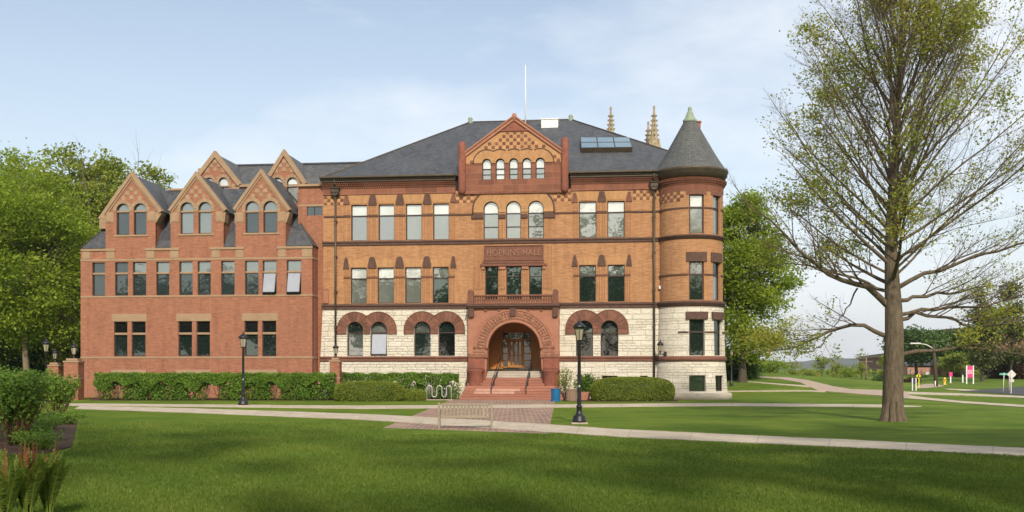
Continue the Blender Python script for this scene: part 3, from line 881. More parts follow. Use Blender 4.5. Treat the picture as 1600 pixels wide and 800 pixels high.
for xc in (541, 708.5): wedge(xc, 2.2, 4.6, 401.5, 419.5, True)
setz(955)
wedge(940.2, 4.4, 6.8, 398, 415.5, True)
for xc in (898, 983): wedge(xc, 2.3, 4.6, 398, 415.5, True)
setz(600)
for a, b in U2: flat_arch(a, b, 405.5, 417.2, 4.0)
setz(955)
for a, b in R2: flat_arch(a, b, 402, 413.4, 4.0)
setz(600)
# reeded brick strips between the windows
def reeds(a, b, top, bot, n_):
    mb = MB()
    for k in range(n_):
        xa, xb = a + (b-a)*k/n_, a + (b-a)*(k+1)/n_
        mb.bbox(mx(xa)+0.02, mx(xb)-0.035, YM-0.05, YM+0.02, mz(bot), mz(top), 0.025, 0, 0.95 + 0.1*(k % 2))
    mb.build('reeded_strip', brick_hall, hall)
for (a, b, n_) in ((536.5,547.5,3),(574.4,590.4,4),(617,633,4),(660,675.6,4),(702.8,712,3),(895,904,3),(933,948,4),(977,987,3)):
    reeds(a, b, 320, 335, n_); reeds(a, b, 339.2, 376, n_)
for (a, b, n_) in ((537,547,3),(574,589,4),(616.5,632,4),(659,675,4),(702,711,3),(896,904,3),(932,948.5,4),(977,986,3)):
    reeds(a, b, 420, 431.8, n_); reeds(a, b, 435, 474.5, n_)
setz(803)
for (a, b) in ((742, 754), (850.5, 862)): reeds(a, b, 343, 375.8, 4); reeds(a - 2, b + 1.5, 384, 474 if False else 452, 5)
for (a, b) in ((780, 789.6), (815, 824)): reeds(a, b, 343, 373, 2)
for (a, b) in ((780, 790), (816, 825.6)): reeds(a, b, 421.5, 452, 3)
# three round arched windows of the top floor
mb = MB(); cs = [mx((a+b)/2) for a, b in A3]
voussoirs(mb, cs, (mx(A3[0][1])-mx(A3[0][0]))/2, 28*0.0446, mz(326), mz(331.5), YM-0.05, YM+0.03, 22, 0.006, 0.09)
mb.build('brick_arch', brick_pale, hall)
mb = MB()   # dark hood moulding above the pale arches
for ci, c in enumerate(cs):
    R = 28.2*0.0446
    an = [math.pi*k/40 for k in range(41)]
    pts = [(c + R*math.cos(a), mz(326) + R*math.sin(a)) for a in an]
    pts = [p for p in pts if (ci == 0 or p[0] > (cs[ci-1]+c)/2) and (ci == 2 or p[0] < (cs[ci+1]+c)/2)]
    if ci == 0: pts += [(c - R, mz(336))]
    if ci == 2: pts = [(c + R, mz(336))] + pts
    mb.tube([(p[0], YM-0.06, p[1]) for p in pts], 0.055, 6)
mb.build('hood_mould', dark_stone, hall)
for a, b in ((736.5, 755), (779.5, 790), (814.5, 824.6), (850, 867.5)):
    mb = MB(); mb.bbox(mx(a), mx(b), YM-0.10, YM+0.03, mz(341.5), mz(334.4), 0.03); mb.build('impost_stone', dark_stone, hall)
# name panel with its ledge
mb = MB(); mb.bbox(mx(756.5), mx(849), YM-0.07, YM+0.03, mz(407.5), mz(383.4), 0.03)
for (a, b, c, d) in ((756.5,849,384.8,383.4),(756.5,849,407.5,405.8),(756.5,758.2,407.5,383.4),(847.4,849,407.5,383.4)):
    mb.bbox(mx(a), mx(b), YM-0.12, YM, mz(c), mz(d), 0.012)
mb.build('name_panel', brownstone, hall)
panel_ob = bpy.data.objects['name_panel']
tcv = bpy.data.curves.new('lettering', 'FONT'); tcv.body = 'HOPKINS HALL'; tcv.size = 0.62; tcv.extrude = 0.035; tcv.align_x = 'CENTER'; tcv.align_y = 'CENTER'; tcv.space_character = 1.12; tcv.offset = 0.008
tob = bpy.data.objects.new('lettering_curve', tcv); COL.objects.link(tob)
bpy.context.view_layer.update()
tme = bpy.data.meshes.new_from_object(tob.evaluated_get(bpy.context.evaluated_depsgraph_get()))
bpy.data.objects.remove(tob)
tme.name = 'lettering'; tme.materials.clear(); letter_m = m_noise('raised_lettering', (0.31,0.165,0.105), (0.23,0.115,0.075), 5, 0.85); tme.materials.append(letter_m)
lo_ = bpy.data.objects.new('lettering', tme); COL.objects.link(lo_); lo_.parent = panel_ob
at = tme.attributes.new('tint', 'FLOAT', 'FACE'); at.data.foreach_set('value', [1.0]*len(tme.polygons))
xsz = max(v.co.x for v in tme.vertices) - min(v.co.x for v in tme.vertices)
lo_.scale = ((mx(845) - mx(760.5)) / xsz, 1.0, 1.0)
lo_.rotation_euler = (math.radians(90), 0, 0); lo_.location = ((mx(760.5) + mx(845))/2, -0.09, mz(395.3))
mb = MB(); mb.bbox(mx(750.5), mx(854), YM-0.16, YM+0.03, mz(416.2), mz(412.2), 0.03); mb.bbox(mx(754), mx(850.5), YM-0.10, YM+0.03, mz(412), mz(407.7), 0.03); mb.build('ledge', brownstone, hall)
for a, b in ((752.5,757.6),(779.3,790.4),(815.3,826),(847.6,852.5)):
    mb = MB(); mb.bbox(mx(a), mx(b), YM-0.12, YM+0.03, mz(421.2), mz(416.4), 0.03); mb.build('capital', porch_stone, hall)
# ground floor brownstone double arches
setz(600)
for (c1, c2, top, r_o) in (((542.4+567.6)/2, (579+605)/2, 502.4, 28), (660, 698, 502.4, 28), (913.25, 952.25, 500.5, 28)):
    setz(c1)
    mb = MB(); rr_ = (mx(c1+13.0)-mx(c1))
    voussoirs(mb, [mx(c1), mx(c2)], rr_, r_o*0.0446, mz(top) - rr_, mz(522), YM-0.13, YM, 11, 0.010, 0.22)
    mb.tube([(mx(c1)+ (r_o*0.0446+.02)*math.cos(a), YM-0.12, mz(top)-rr_+(r_o*0.0446+.02)*math.sin(a)) for a in [math.acos(min(1,(mx(c2)-mx(c1))/2/(r_o*0.0446+.02))) + (math.pi-math.acos(min(1,(mx(c2)-mx(c1))/2/(r_o*0.0446+.02))))*k/20 for k in range(21)]] + [(mx(c1)-r_o*0.0446-.02, YM-0.12, mz(522))], 0.035, 6)
    mb.tube([(mx(c2)- (r_o*0.0446+.02)*math.cos(a), YM-0.12, mz(top)-rr_+(r_o*0.0446+.02)*math.sin(a)) for a in [math.acos(min(1,(mx(c2)-mx(c1))/2/(r_o*0.0446+.02))) + (math.pi-math.acos(min(1,(mx(c2)-mx(c1))/2/(r_o*0.0446+.02))))*k/20 for k in range(21)]] + [(mx(c2)+r_o*0.0446+.02, YM-0.12, mz(522))], 0.035, 6)
    mb.build('stone_arch', brownstone, hall)
setz(600)
mb = MB(); mb.bbox(mx(505), mx(513.5), YM-0.12, YM+0.03, mz(474), mz(452), 0.05); mb.prism([(mx(505), mz(451.8)), (mx(513.5), mz(451.8)), (mx(512), mz(448.5)), (mx(506.5), mz(449))], YM-0.12, YM+0.03); mb.build('corner_stone', porch_stone, hall)

# ------------------------------------------------------------------ roof
YE = YM - 0.04; ze = RP(YM-0.6).z(273.4) - 0.02
YR = 81.4; zr = RP(YR, 735).z(191); xrl, xrr = RP(YR).x(735), RP(YR).x(892)
exl, exr = RP(YE).x(500.5), RP(YE).x(1136)
yb2 = YR + (YR - YE)
mb = MB()
FL, FR, BL, BR, RL, RR = (exl,YE,ze),(exr,YE,ze),(exl,yb2,ze),(exr,yb2,ze),(xrl,YR,zr),(xrr,YR,zr)
mb.face([FL, FR, RR, RL]); mb.face([BR, BL, RL, RR]); mb.face([BL, FL, RL]); mb.face([FR, BR, RR])
mb.face([FL, BL, BR, FR])
roof = mb.build('roof', slate, hall)
n_roof = (Vector(FR)-Vector(FL)).cross(Vector(RL)-Vector(FL)).normalized()
def on_roof(px, py, lift=0.0):
    o = to_local(Vector((0,0,HC))); d = to_local(Vector(((px-800)/F, 1, HC+(HY-py)/F))) - o; p0 = Vector(FL) + n_roof*lift
    return o + d * ((p0 - o).dot(n_roof) / d.dot(n_roof))
mb = MB()
for a, b in ((FL, RL), (FR, RR), (RL, RR)):
    mb.tube([a, b], 0.07, 6)
mb.build('ridge_cap', gutter_m, roof)
for c in (RL, RR):
    mb = MB(); mb.lathe([(0.20, c[2]-0.15), (0.24, c[2]+0.02), (0.14, c[2]+0.12), (0.2, c[2]+0.22), (0.12, c[2]+0.38), (0.0, c[2]+0.42)], c[0], c[1], 10); mb.build('roof_finial', copper, roof)
# roof-light: a glazed box lying on the slope
def slope_box(corners_px, h, name, mats, glazed=None):
    lo4 = [on_roof(*p) for p in corners_px]; hi4 = [p + n_roof*h for p in lo4]
    mb = MB()
    mb.face(hi4, 0)
    for i in range(4):
        j = (i+1) % 4; mb.face([lo4[i], lo4[j], hi4[j], hi4[i]], 0)
    o = mb.build(name, mats, roof)
    return o, hi4
o, hi = slope_box([(908,239),(988,238),(983.5,222),(907,222)], 0.36, 'roof_light', gutter_m)
hi = [Vector(h) for h in hi]
def bil(u, v): return (hi[0]*(1-u)+hi[1]*u)*(1-v) + (hi[3]*(1-u)+hi[2]*u)*v
for r in range(2):
    for c in range(3):
        u0, u1, v0, v1 = c/3+0.012, (c+1)/3-0.012, r/2+0.03, (r+1)/2-0.03
        mb = MB(); mb.face([bil(u0,v0)+n_roof*0.02, bil(u1,v0)+n_roof*0.02, bil(u1,v1)+n_roof*0.02, bil(u0,v1)+n_roof*0.02]); mb.build('pane', g_roof, o)
p = on_roof(845.5, 199); q = on_roof(872, 199)
mb = MB(); mb.bbox(p.x, q.x, p.y-0.1, p.y+2.2, p.z-0.1, p.z+0.58, 0.03); mb.box(p.x-0.05, q.x+0.05, p.y-0.15, p.y+2.2, p.z+0.58, p.z+0.66); mb.build('roof_vent', white_paint, roof)
Pm = RP(YR - 1.0, 821); mb = MB(); zt = Pm.z(188)
mb.tube([(Pm.x(821), YR-1.0, zr-0.9), (Pm.x(821), YR-1.0, Pm.z(150)), (Pm.x(821), YR-1.0, Pm.z(102))], [0.055, 0.045, 0.03], 8); mb.lathe([(0.0, Pm.z(102)-0.02), (0.08, Pm.z(102)+0.05), (0.0, Pm.z(102)+0.12)], Pm.x(821), YR-1.0, 8)
mb.build('flagpole', white_paint, roof)
for xx in (817.5, 824.5):
    mb = MB(); mb.tube([(Pm.x(xx), YR-0.8, zr-0.7), (Pm.x(xx), YR-0.8, Pm.z(186.5))], 0.07, 8); mb.build('vent_pipe', gutter_m, roof)
Pc = RP(84.0, 1088)
mb = MB(); xc0, xc1 = Pc.x(1080.5), Pc.x(1094.8)
mb.box(xc0, xc1, 84.0, 85.0, 12, Pc.z(191)); mb.box(xc0-0.06, xc1+0.06, 83.94, 85.06, Pc.z(191)+0.003, Pc.z(189)); mb.build('chimney', brick_wing, roof)

# ------------------------------------------------------------------ front gable
YG = YM - 0.16; G = RP(YG, 803); gx, gz = G.x, G.z
gab_holes = []
WG = [(753.4,767.5),(774.6,788.6),(795.6,809.4),(816,830.2),(837,851.2)]
for i, (a, b) in enumerate(WG):
    gab_holes.append(window(hall, YG, gx(a), gx(b), gz(280), gz(247.4), [gz(263)], [g_blind if i == 1 else g_sky, g_blind], frame_m, arch=True, fw=0.05, barw=0.03))
apx = 803.4
wall('gable_wall', hall, red_frieze, YG, [(gx(722), gz(302)), (gx(882), gz(302)), (gx(882), gz(239.5)), (gx(apx), gz(186)), (gx(722), gz(240))], gab_holes)
cs = [gx((a+b)/2) for a, b in WG]; k_ = G.k
mb = MB(); voussoirs(mb, cs, (gx(WG[0][1])-gx(WG[0][0]))/2, 21*k_, gz(254.4), gz(254.4), YG-0.06, YG+0.03, 16, 0.005, 0.09); mb.build('brick_arch', brick_pale, hall)
mb = MB()
for ci, c in enumerate(cs):
    R = 21.2*k_; pts = [(c + R*math.cos(math.pi*k/36), gz(254.4) + R*math.sin(math.pi*k/36)) for k in range(37)]
    pts = [p for p in pts if (ci == 0 or p[0] > (cs[ci-1]+c)/2) and (ci == 4 or p[0] < (cs[ci+1]+c)/2)]
    mb.tube([(p[0], YG-0.06, p[1]) for p in pts], 0.04, 6)
mb.build('hood_mould', dark_stone, hall)
def skipg(xa, xb, za, zb):
    xm, zm = (xa+xb)/2, (za+zb)/2
    if za < gz(254.5): return True
    half = (gx(882)-gx(722))/2 - 0.25
    if zb > gz(239.5) + (gz(186)-gz(239.5))*(1-abs(xm-gx(apx))/half*0.985) - 0.3: return True
    if za > gz(205.3) - 0.02: return True
    for c in cs:
        for (xx, zz) in ((xa,za),(xb,za),(xm,za)):
            if math.hypot(xx-c, zz-gz(254.4)) < 20.3*k_ and zz >= gz(254.4) - 0.01: return True
    return False
for lo_, hi_ in ((-99, gx(745)), (gx(745), gx(861)), (gx(861), 99)):
    checker('checker_field', hall, G, gx(723), gx(881), (gz(254.5), gz(204.5), 9), YG, 0.25, skip=lambda a, b, c, d: skipg(a, b, c, d) or not (lo_ <= (a+b)/2 < hi_))
# pale brick ground behind the chequer so that cut edges read as brick
mb = MB(); out_ = [(gx(741),gz(254.3)),(gx(723.5),gz(254.3)),(gx(723.5),gz(241)),(gx(784.5),gz(205.3)),(gx(822.3),gz(205.3)),(gx(881),gz(241)),(gx(881),gz(254.3)),(gx(864),gz(254.3))]
arc_ = []
for ci, c in enumerate(cs[::-1]):
    for k in range(25):
        a = math.pi*k/24; xx = c + 20.8*k_*math.cos(a); zz = gz(254.4) + 20.8*k_*math.sin(a)
        if (ci == 0 or xx < (cs[::-1][ci-1]+c)/2) and (ci == 4 or xx > (cs[::-1][ci+1]+c)/2): arc_.append((xx, zz))
mb.prism((out_ + arc_)[::-1] if False else out_ + arc_, YG-0.006, YG+0.02)
mb.build('gable_brickwork', brick_pale, hall)
mb = MB(); mb.bbox(gx(781), gx(826), YG-0.09, YG+0.03, gz(205.4), gz(203), 0.02); mb.prism([(gx(785), gz(202.8)), (gx(822), gz(202.8)), (gx(apx), gz(189.5))], YG-0.03, YG+0.03); mb.build('apex_panel', porch_base, hall)
# raking coping + finial
mb = MB()
for sx, xe_ in ((-1, 722), (1, 885)):
    a = Vector((gx(xe_), 0, gz(240.5))); b = Vector((gx(apx), 0, gz(181.5)))
    d = (b - a).normalized(); nrm = Vector((-d.z, 0, d.x)) * (1 if sx < 0 else -1)
    for (o0, o1, pr) in ((0.0, 0.20, 0.12), (0.20, 0.30, 0.2)):
        P_ = [a - nrm*0.25 + nrm*o0, b - nrm*0.25*1 + nrm*o0, b - nrm*0.25 + nrm*o1, a - nrm*0.25 + nrm*o1]
        mb.prism([(p.x, p.z) for p in (P_ if sx < 0 else P_[::-1])], YG - pr, YG + 0.45, 0)
mb.build('gable_coping', porch_stone, hall)
mb = MB(); mb.lathe([(0.2, gz(186.5)), (0.24, gz(184)), (0.17, gz(182)), (0.15, gz(178.5)), (0.08, gz(176.8)), (0, gz(176.4))], gx(apx), YG+0.05, 12); mb.build('gable_finial', porch_stone, hall)
# gable roof running back into the main slope
mb = MB(); za_, zl_ = gz(184.0), gz(240.5)
ya_, yl_ = YE + (za_-ze)*(YR-YE)/(zr-ze) + 0.4, YE + (zl_-ze)*(YR-YE)/(zr-ze) + 0.4
xa_, xl_, xr_ = gx(apx), gx(722), gx(885)
mb.face([(xl_,YG+0.3,zl_),(xa_,YG+0.3,za_),(xa_,ya_,za_),(xl_,yl_,zl_)][::-1]); mb.face([(xa_,YG+0.3,za_),(xr_,YG+0.3,zl_),(xr_,yl_,zl_),(xa_,ya_,za_)][::-1])
for xx in (xl_, xr_): mb.face([(xx,YG+0.25,ze-0.4),(xx,yl_+.2,ze-0.4),(xx,yl_+.2,zl_),(xx,YG+0.25,zl_)])
mb.build('gable_roof', slate, hall)
# round shafts flanking the gable
for px in (722, 882.6):
    mb = MB(); r = 6.1*k_; zb0, zt0 = gz(302), gz(219 if px < 800 else 216)
    prof = [(0.0, zb0-0.02), (r*0.55, zb0), (r*0.9, zb0+0.14), (r, zb0+0.35), (r, zt0-r*0.9)] + [(r*math.cos(a), zt0-r*0.9+r*0.9*math.sin(a)) for a in (0.4,0.8,1.2)] + [(0, zt0)]
    mb.lathe(prof, gx(px), YG-0.02, 20); mb.build('gable_shaft', porch_base, hall)

# ------------------------------------------------------------------ porch
YP = YM - 0.9; Pp = RP(YP, 803); px_, pz_ = Pp.x, Pp.z
porch_top = pz_(480)
cxp, rpi = px_(803), 42*Pp.k
zc = pz_(545)
fl = pz_(576.5)
mb = MB()
def arch_outline(cx, r, zc, zb, n=32): return [(cx-r, zb)] + [(cx - r*math.cos(math.pi*k/n), zc + r*math.sin(math.pi*k/n)) for k in range(n+1)] + [(cx+r, zb)]
outl = [(px_(731.3), 0.0), (px_(753), 0.0)] + [(px_(758), pz_(600))] + arch_outline(cxp, rpi, zc, pz_(556)) + [(px_(848), pz_(600)), (px_(853), 0.0), (px_(873.2), 0.0), (px_(873.2), porch_top), (px_(731.3), porch_top)]
mb.prism(outl, YP, YP + 0.85)
mb.face([(px_(731.3), YP+0.85, 0), (px_(731.3), YM+0.1, 0), (px_(731.3), YM+0.1, porch_top), (px_(731.3), YP+0.85, porch_top)][::-1])
mb.face([(px_(873.2), YP+0.85, 0), (px_(873.2), YM+0.1, 0), (px_(873.2), YM+0.1, porch_top), (px_(873.2), YP+0.85, porch_top)])
porch = mb.build('porch', porch_stone, hall)
# carved ring, inner roll and outer roll
mb = MB(); n_ = 34
r1, r2 = 45*Pp.k, 59*Pp.k
for k in range(n_):
    a0, a1 = math.pi*k/n_, math.pi*(k+1)/n_
    q = [(cxp-r2*math.cos(a0), zc+r2*math.sin(a0)), (cxp-r1*math.cos(a0), zc+r1*math.sin(a0)), (cxp-r1*math.cos(a1), zc+r1*math.sin(a1)), (cxp-r2*math.cos(a1), zc+r2*math.sin(a1))]
    mb.prism(q, YP-0.05-0.02*(k%2), YP+0.02)
    rm = (r1+r2)/2; am = (a0+a1)/2
    for rr in (rm-0.17, rm, rm+0.17):   # leafy bosses
        c = (cxp-rr*math.cos(am), zc+rr*math.sin(am))
        mb.lathe([(0.0,0)],0,0,3) if False else None
        s_ = 0.07 + 0.04*rw.random()
        mb.bbox(c[0]-s_, c[0]+s_, YP-0.12, YP-0.03, c[1]-s_, c[1]+s_, s_*0.6, 0, 0.8+0.5*rw.random())
mb.bbox(px_(739.5), px_(758), YP-0.07, YP+0.02, pz_(551), zc-0.01, 0.02); mb.bbox(px_(848), px_(866.5), YP-0.07, YP+0.02, pz_(551), zc-0.01, 0.02)
mb.build('carved_arch', carved, porch)
mb = MB()
for r, t in ((rpi+0.03, 0.10), (60.5*Pp.k, 0.075), (63*Pp.k, 0.05)):
    mb.tube([(cxp-r*math.cos(math.pi*k/40), YP-0.03, zc+r*math.sin(math.pi*k/40)) for k in range(41)], t, 8)
mb.build('arch_moulding', porch_stone, porch)
for a, b, c, d in ((732, 762, 731, 760), (844, 874, 846, 875)):
    mb = MB(); mb.bbox(px_(a), px_(b), YP-0.12, YP+0.3, pz_(559.5), pz_(551.2), 0.03)
    for k in range(9):
        xx = a + 2 + (b-a-4)*k/8
        mb.bbox(px_(xx-1.3), px_(xx+1.3), YP-0.18, YP-0.05, pz_(558.5), pz_(552.3), 0.05, 0, 0.8+0.4*rw.random())
    mb.build('impost', carved, porch)
for a, b, xo in ((731.3, 757, 730), (848.5, 873.5, 849)):
    mb = MB(); mb.bbox(px_(a), px_(b), YP-0.10, YP+0.2, pz_(577), pz_(559.8), 0.04)
    mb.bbox(px_(a)-0.05, px_(b)+0.05, YP-0.28, YP+0.2, 0.9, pz_(577.3), 0.05)
    mb.build('pier_base', porch_base, porch)
    xm = px_((a+b)/2) 
    mb = MB(); mb.lathe([(0.5, 0.3), (0.52, pz_(600)), (0.54, pz_(582)), (0.62, pz_(579.5)), (0.62, pz_(577.5)), (0.0, pz_(577))], xm, YP-0.35, 18)
    mb.build('pier_drum', porch_base, porch)
# balcony
YBf = YP - 0.32; Pb = RP(YBf, 803)
mb = MB(); mb.bbox(Pb.x(728.5), Pb.x(874), YBf, YM, Pb.z(479), Pb.z(475.2), 0.04); mb.bbox(Pb.x(730), Pb.x(872.5), YBf+0.08, YM, Pb.z(481), Pb.z(479.1), 0.03); mb.build('balcony_slab', dark_stone, porch)
mb = MB(); mb.bbox(Pb.x(736), Pb.x(867), YBf+0.06, YBf+0.30, Pb.z(463.2), Pb.z(460), 0.03); mb.bbox(Pb.x(736), Pb.x(867), YBf+0.08, YBf+0.28, Pb.z(475.1), Pb.z(473.3), 0.03)
rail_ = mb.build('balustrade', brownstone, porch)
for k in range(34):
    xx = Pb.x(738.5 + (865-738.5)*k/33)
    mb = MB(); mb.lathe([(0.065, Pb.z(473.3)), (0.05, Pb.z(472.5)), (0.085, Pb.z(469)), (0.05, Pb.z(464.5)), (0.07, Pb.z(463.2))], xx, YBf+0.18, 6); mb.build('baluster', brownstone, rail_)
for a, b in ((730.5, 739.5), (863.5, 871.8)):
    mb = MB(); xm, r = Pb.x((a+b)/2), (Pb.x(b)-Pb.x(a))/2
    mb.prism(arch_poly(xm-r, xm+r, Pb.z(475.1), Pb.z(451.8)), YBf+0.02, YBf+0.42, back=True); mb.build('end_post', brownstone, rail_)
for xx, wd_, h_ in ((735.5, 4.4, 14), (801, 4.6, 13), (867.5, 4.4, 14), (758, 2.3, 5), (779, 2.3, 5), (825, 2.3, 5), (845.5, 2.3, 5)):
    mb = MB(); z1 = Pb.z(481.1); z0 = Pb.z(481 + h_)
    mb.prism([(Pb.x(xx-wd_), z0+0.1), (Pb.x(xx-wd_*0.6), z0), (Pb.x(xx+wd_*0.6), z0), (Pb.x(xx+wd_), z0+0.1), (Pb.x(xx+wd_), z1), (Pb.x(xx-wd_), z1)], YBf+0.12 if h_ > 6 else YBf+0.22, YP+0.02)
    mb.build('corbel', dark_stone if h_ > 6 else brownstone, porch)
# steps
yfl = YP + 0.35
for k, r_ in enumerate(range(8)):
    z0 = 0.178 * k; y0 = 68.35 + 0.30*k
    x0, x1 = RP(y0).x(717 + 2.6*k), RP(y0).x(880 - 2.0*k)
    if k > 5: x0, x1 = px_(752), px_(855)
    mb = MB(); mb.bbox(x0, x1, y0, y0 + (2.4 if k < 7 else 3.2), z0 + (0.003 if k else 0), z0 + 0.178, 0.02, 0, 0.88 + 0.24*rw.random())
    if k in (2, 3): mb.bbox(x0 + 0.8, x0 + 2.9 + 0.3*k, y0-0.004, y0 + 0.27, z0 + 0.02, z0 + 0.182, 0.006, 1, 1.0)   # pale worn repair
    mb.build('step', [step_stone, m_noise('worn_step', (0.62,0.40,0.31), (0.5,0.26,0.18), 3, 0.9, fine=12)] if k in (2,3) else step_stone, porch)
for k in range(4):
    z0 = 1.424 + (fl - 1.424) * k / 4; y0 = 70.85 + 0.28*k
    mb = MB(); mb.bbox(px_(758.5), px_(847.5), y0, y0 + 1.6, z0 + 0.003, z0 + (fl-1.424)/4, 0.02, 0, 0.9+0.2*rw.random()); mb.build('step', pale_step, porch)
# inside of the porch
YD = YM + 2.6; D = RP(YD, 803)
mb = MB(); x0, x1 = px_(757), px_(849)
mb.face([(x0-0.3, YP+0.9, fl), (x1+0.3, YP+0.9, fl), (x1+0.3, YD+0.2, fl), (x0-0.3, YD+0.2, fl)])
mb.build('porch_floor', pale_step, porch)
mb = MB()
mb.face([(x0-0.12, YP+0.8, fl-0.6), (x0-0.12, YD+0.1, fl-0.6), (x0-0.12, YD+0.1, 7), (x0-0.12, YP+0.8, 7)][::-1]); mb.face([(x1+0.12, YD+0.1, fl-0.6), (x1+0.12, YP+0.8, fl-0.6), (x1+0.12, YP+0.8, 7), (x1+0.12, YD+0.1, 7)][::-1])
mb.face([(x0-0.12, YP+0.8, pz_(502)), (x1+0.12, YP+0.8, pz_(502)), (x1+0.12, YD, pz_(502)), (x0-0.12, YD, pz_(502))][::-1])
mb.face([(D.x(745), YD, fl), (D.x(786), YD, fl), (D.x(786), YD, 7), (D.x(745), YD, 7)]); mb.face([(D.x(831), YD, fl), (D.x(858), YD, fl), (D.x(858), YD, 7), (D.x(831), YD, 7)])
mb.face([(D.x(786), YD, D.z(518)), (D.x(831), YD, D.z(518)), (D.x(831), YD, 7), (D.x(786), YD, 7)])
for k in range(12):
    for a, b in ((747, 785.5), (832, 857)):
        xx = D.x(a + (b-a)*k/12); mb.box(xx, xx+0.03, YD-0.03, YD, fl, 6.2)
mb.build('porch_panelling', wood, porch)
# doors with side lights and a fanlight band
mb = MB()
def bar(x0, x1, z0, z1, d=0.1): mb.bbox(D.x(x0), D.x(x1), YD-d, YD+0.06, D.z(z1), D.z(z0), 0.015)
for xx in (784.5, 794.5, 817.5, 830.5): bar(xx-1.0, xx+1.0, 518.5, 574.2)
for zz in (519, 530.5): bar(785, 831, zz-0.9, zz+0.9, 0.08)
for zz in (541, 552.5, 563.5, 573.6): bar(785.6, 793.4, zz-0.8, zz+0.8, 0.07); bar(818.6, 829.6, zz-0.8, zz+0.8, 0.07)
surround = mb.build('door_surround', wood, porch)
mb = MB(); mb.face([(D.x(784.5), YD+0.03, fl), (D.x(831), YD+0.03, fl), (D.x(831), YD+0.03, D.z(518)), (D.x(784.5), YD+0.03, D.z(518))]); mb.build('side_light', g_black, porch)
mb = MB()
def dbar(x0, x1, z0, z1): mb.bbox(D.x(x0), D.x(x1), YD-0.06, YD+0.02, D.z(z1), D.z(z0), 0.01)
for xx in (796.6, 802.2, 809.6, 815.4): dbar(xx-1.25, xx+1.25, 532, 573.6)
dbar(795.7, 816.5, 531.4, 534.2); dbar(795.7, 816.5, 571, 574.2); dbar(799, 814, 555, 556.3)
door = mb.build('door', wood, porch)
mb = MB(); mb.tube([(D.x(804), YD-0.1, D.z(556)), (D.x(804), YD-0.13, D.z(552)), (D.x(804), YD-0.1, D.z(548))], 0.02, 6); mb.build('handle', steel, door)
# handrails
for px0, px1 in ((767.5, 777.5), (822, 828.5)):
    mb = MB(); y0, y1 = 68.7, 71.6
    X0, X1 = RP(y0).x(px0), RP(y1).x(px1); X1 = X0 + (0.25 if px0 < 800 else 0.12)
    zz = lambda t: 0.2 + 1.7*t
    for h in (0.92, 0.5): mb.tube([(X0+(X1-X0)*t, y0+(y1-y0)*t, zz(t)+h) for t in (0, 0.5, 1)] + ([(X1, y1+0.35, zz(1)+h)] if h > .6 else []), 0.024, 8)
    for t in (0, 0.33, 0.66, 1): mb.tube([(X0+(X1-X0)*t, y0+(y1-y0)*t, zz(t)-0.25), (X0+(X1-X0)*t, y0+(y1-y0)*t, zz(t)+0.92)], 0.024, 8)
    mb.build('handrail', black_iron, porch)

# ------------------------------------------------------------------ corner tower
CY = YM + 0.75; TP = RP(CY, 1078); CX = TP.x(1078); TR = 50.5*TP.k
TF = RP(CY - TR, 1085)
tower_wins = []
def tower_band(mb, z0, z1, r0, r1, wins, mi=0, a_lo=-math.pi, a_hi=math.pi, rev=0.25):
    cuts = {a_lo, a_hi}
    k = a_lo
    while k < a_hi: cuts.add(k); k += math.radians(5)
    for (a0, a1, za, zb) in wins: cuts |= {a0, a1}
    cuts = sorted(cuts); cuts = [c for i, c in enumerate(cuts) if i == 0 or c - cuts[i-1] > 1e-4]
    zs = sorted({z0, z1} | {z for wn in wins for z in wn[2:] if z0 < z < z1})
    R = lambda z: r0 + (r1-r0)*(z-z0)/(z1-z0)
    P = lambda r, a, z: (CX + r*math.sin(a), CY - r*math.cos(a), z)
    for i in range(len(cuts)-1):
        for j in range(len(zs)-1):
            am, zm = (cuts[i]+cuts[i+1])/2, (zs[j]+zs[j+1])/2
            if any(a0 < am < a1 and za < zm < zb for (a0,a1,za,zb) in wins): continue
            mb.face([P(R(zs[j]),cuts[i],zs[j]),P(R(zs[j]),cuts[i+1],zs[j]),P(R(zs[j+1]),cuts[i+1],zs[j+1]),P(R(zs[j+1]),cuts[i],zs[j+1])], mi,
                    uv=[(cuts[i]*r0,zs[j]),(cuts[i+1]*r0,zs[j]),(cuts[i+1]*r0,zs[j+1]),(cuts[i]*r0,zs[j+1])])
    for (a0,a1,za,zb) in wins:
        q = [(a0,za),(a1,za),(a1,zb),(a0,zb)]
        for i in range(4):
            (aa,zz),(ab,zy) = q[i], q[(i+1)%4]
            mb.face([P(R(zy),ab,zy),P(R(zz),aa,zz),P(R(zz)-rev,aa,zz),P(R(zy)-rev,ab,zy)], mi)
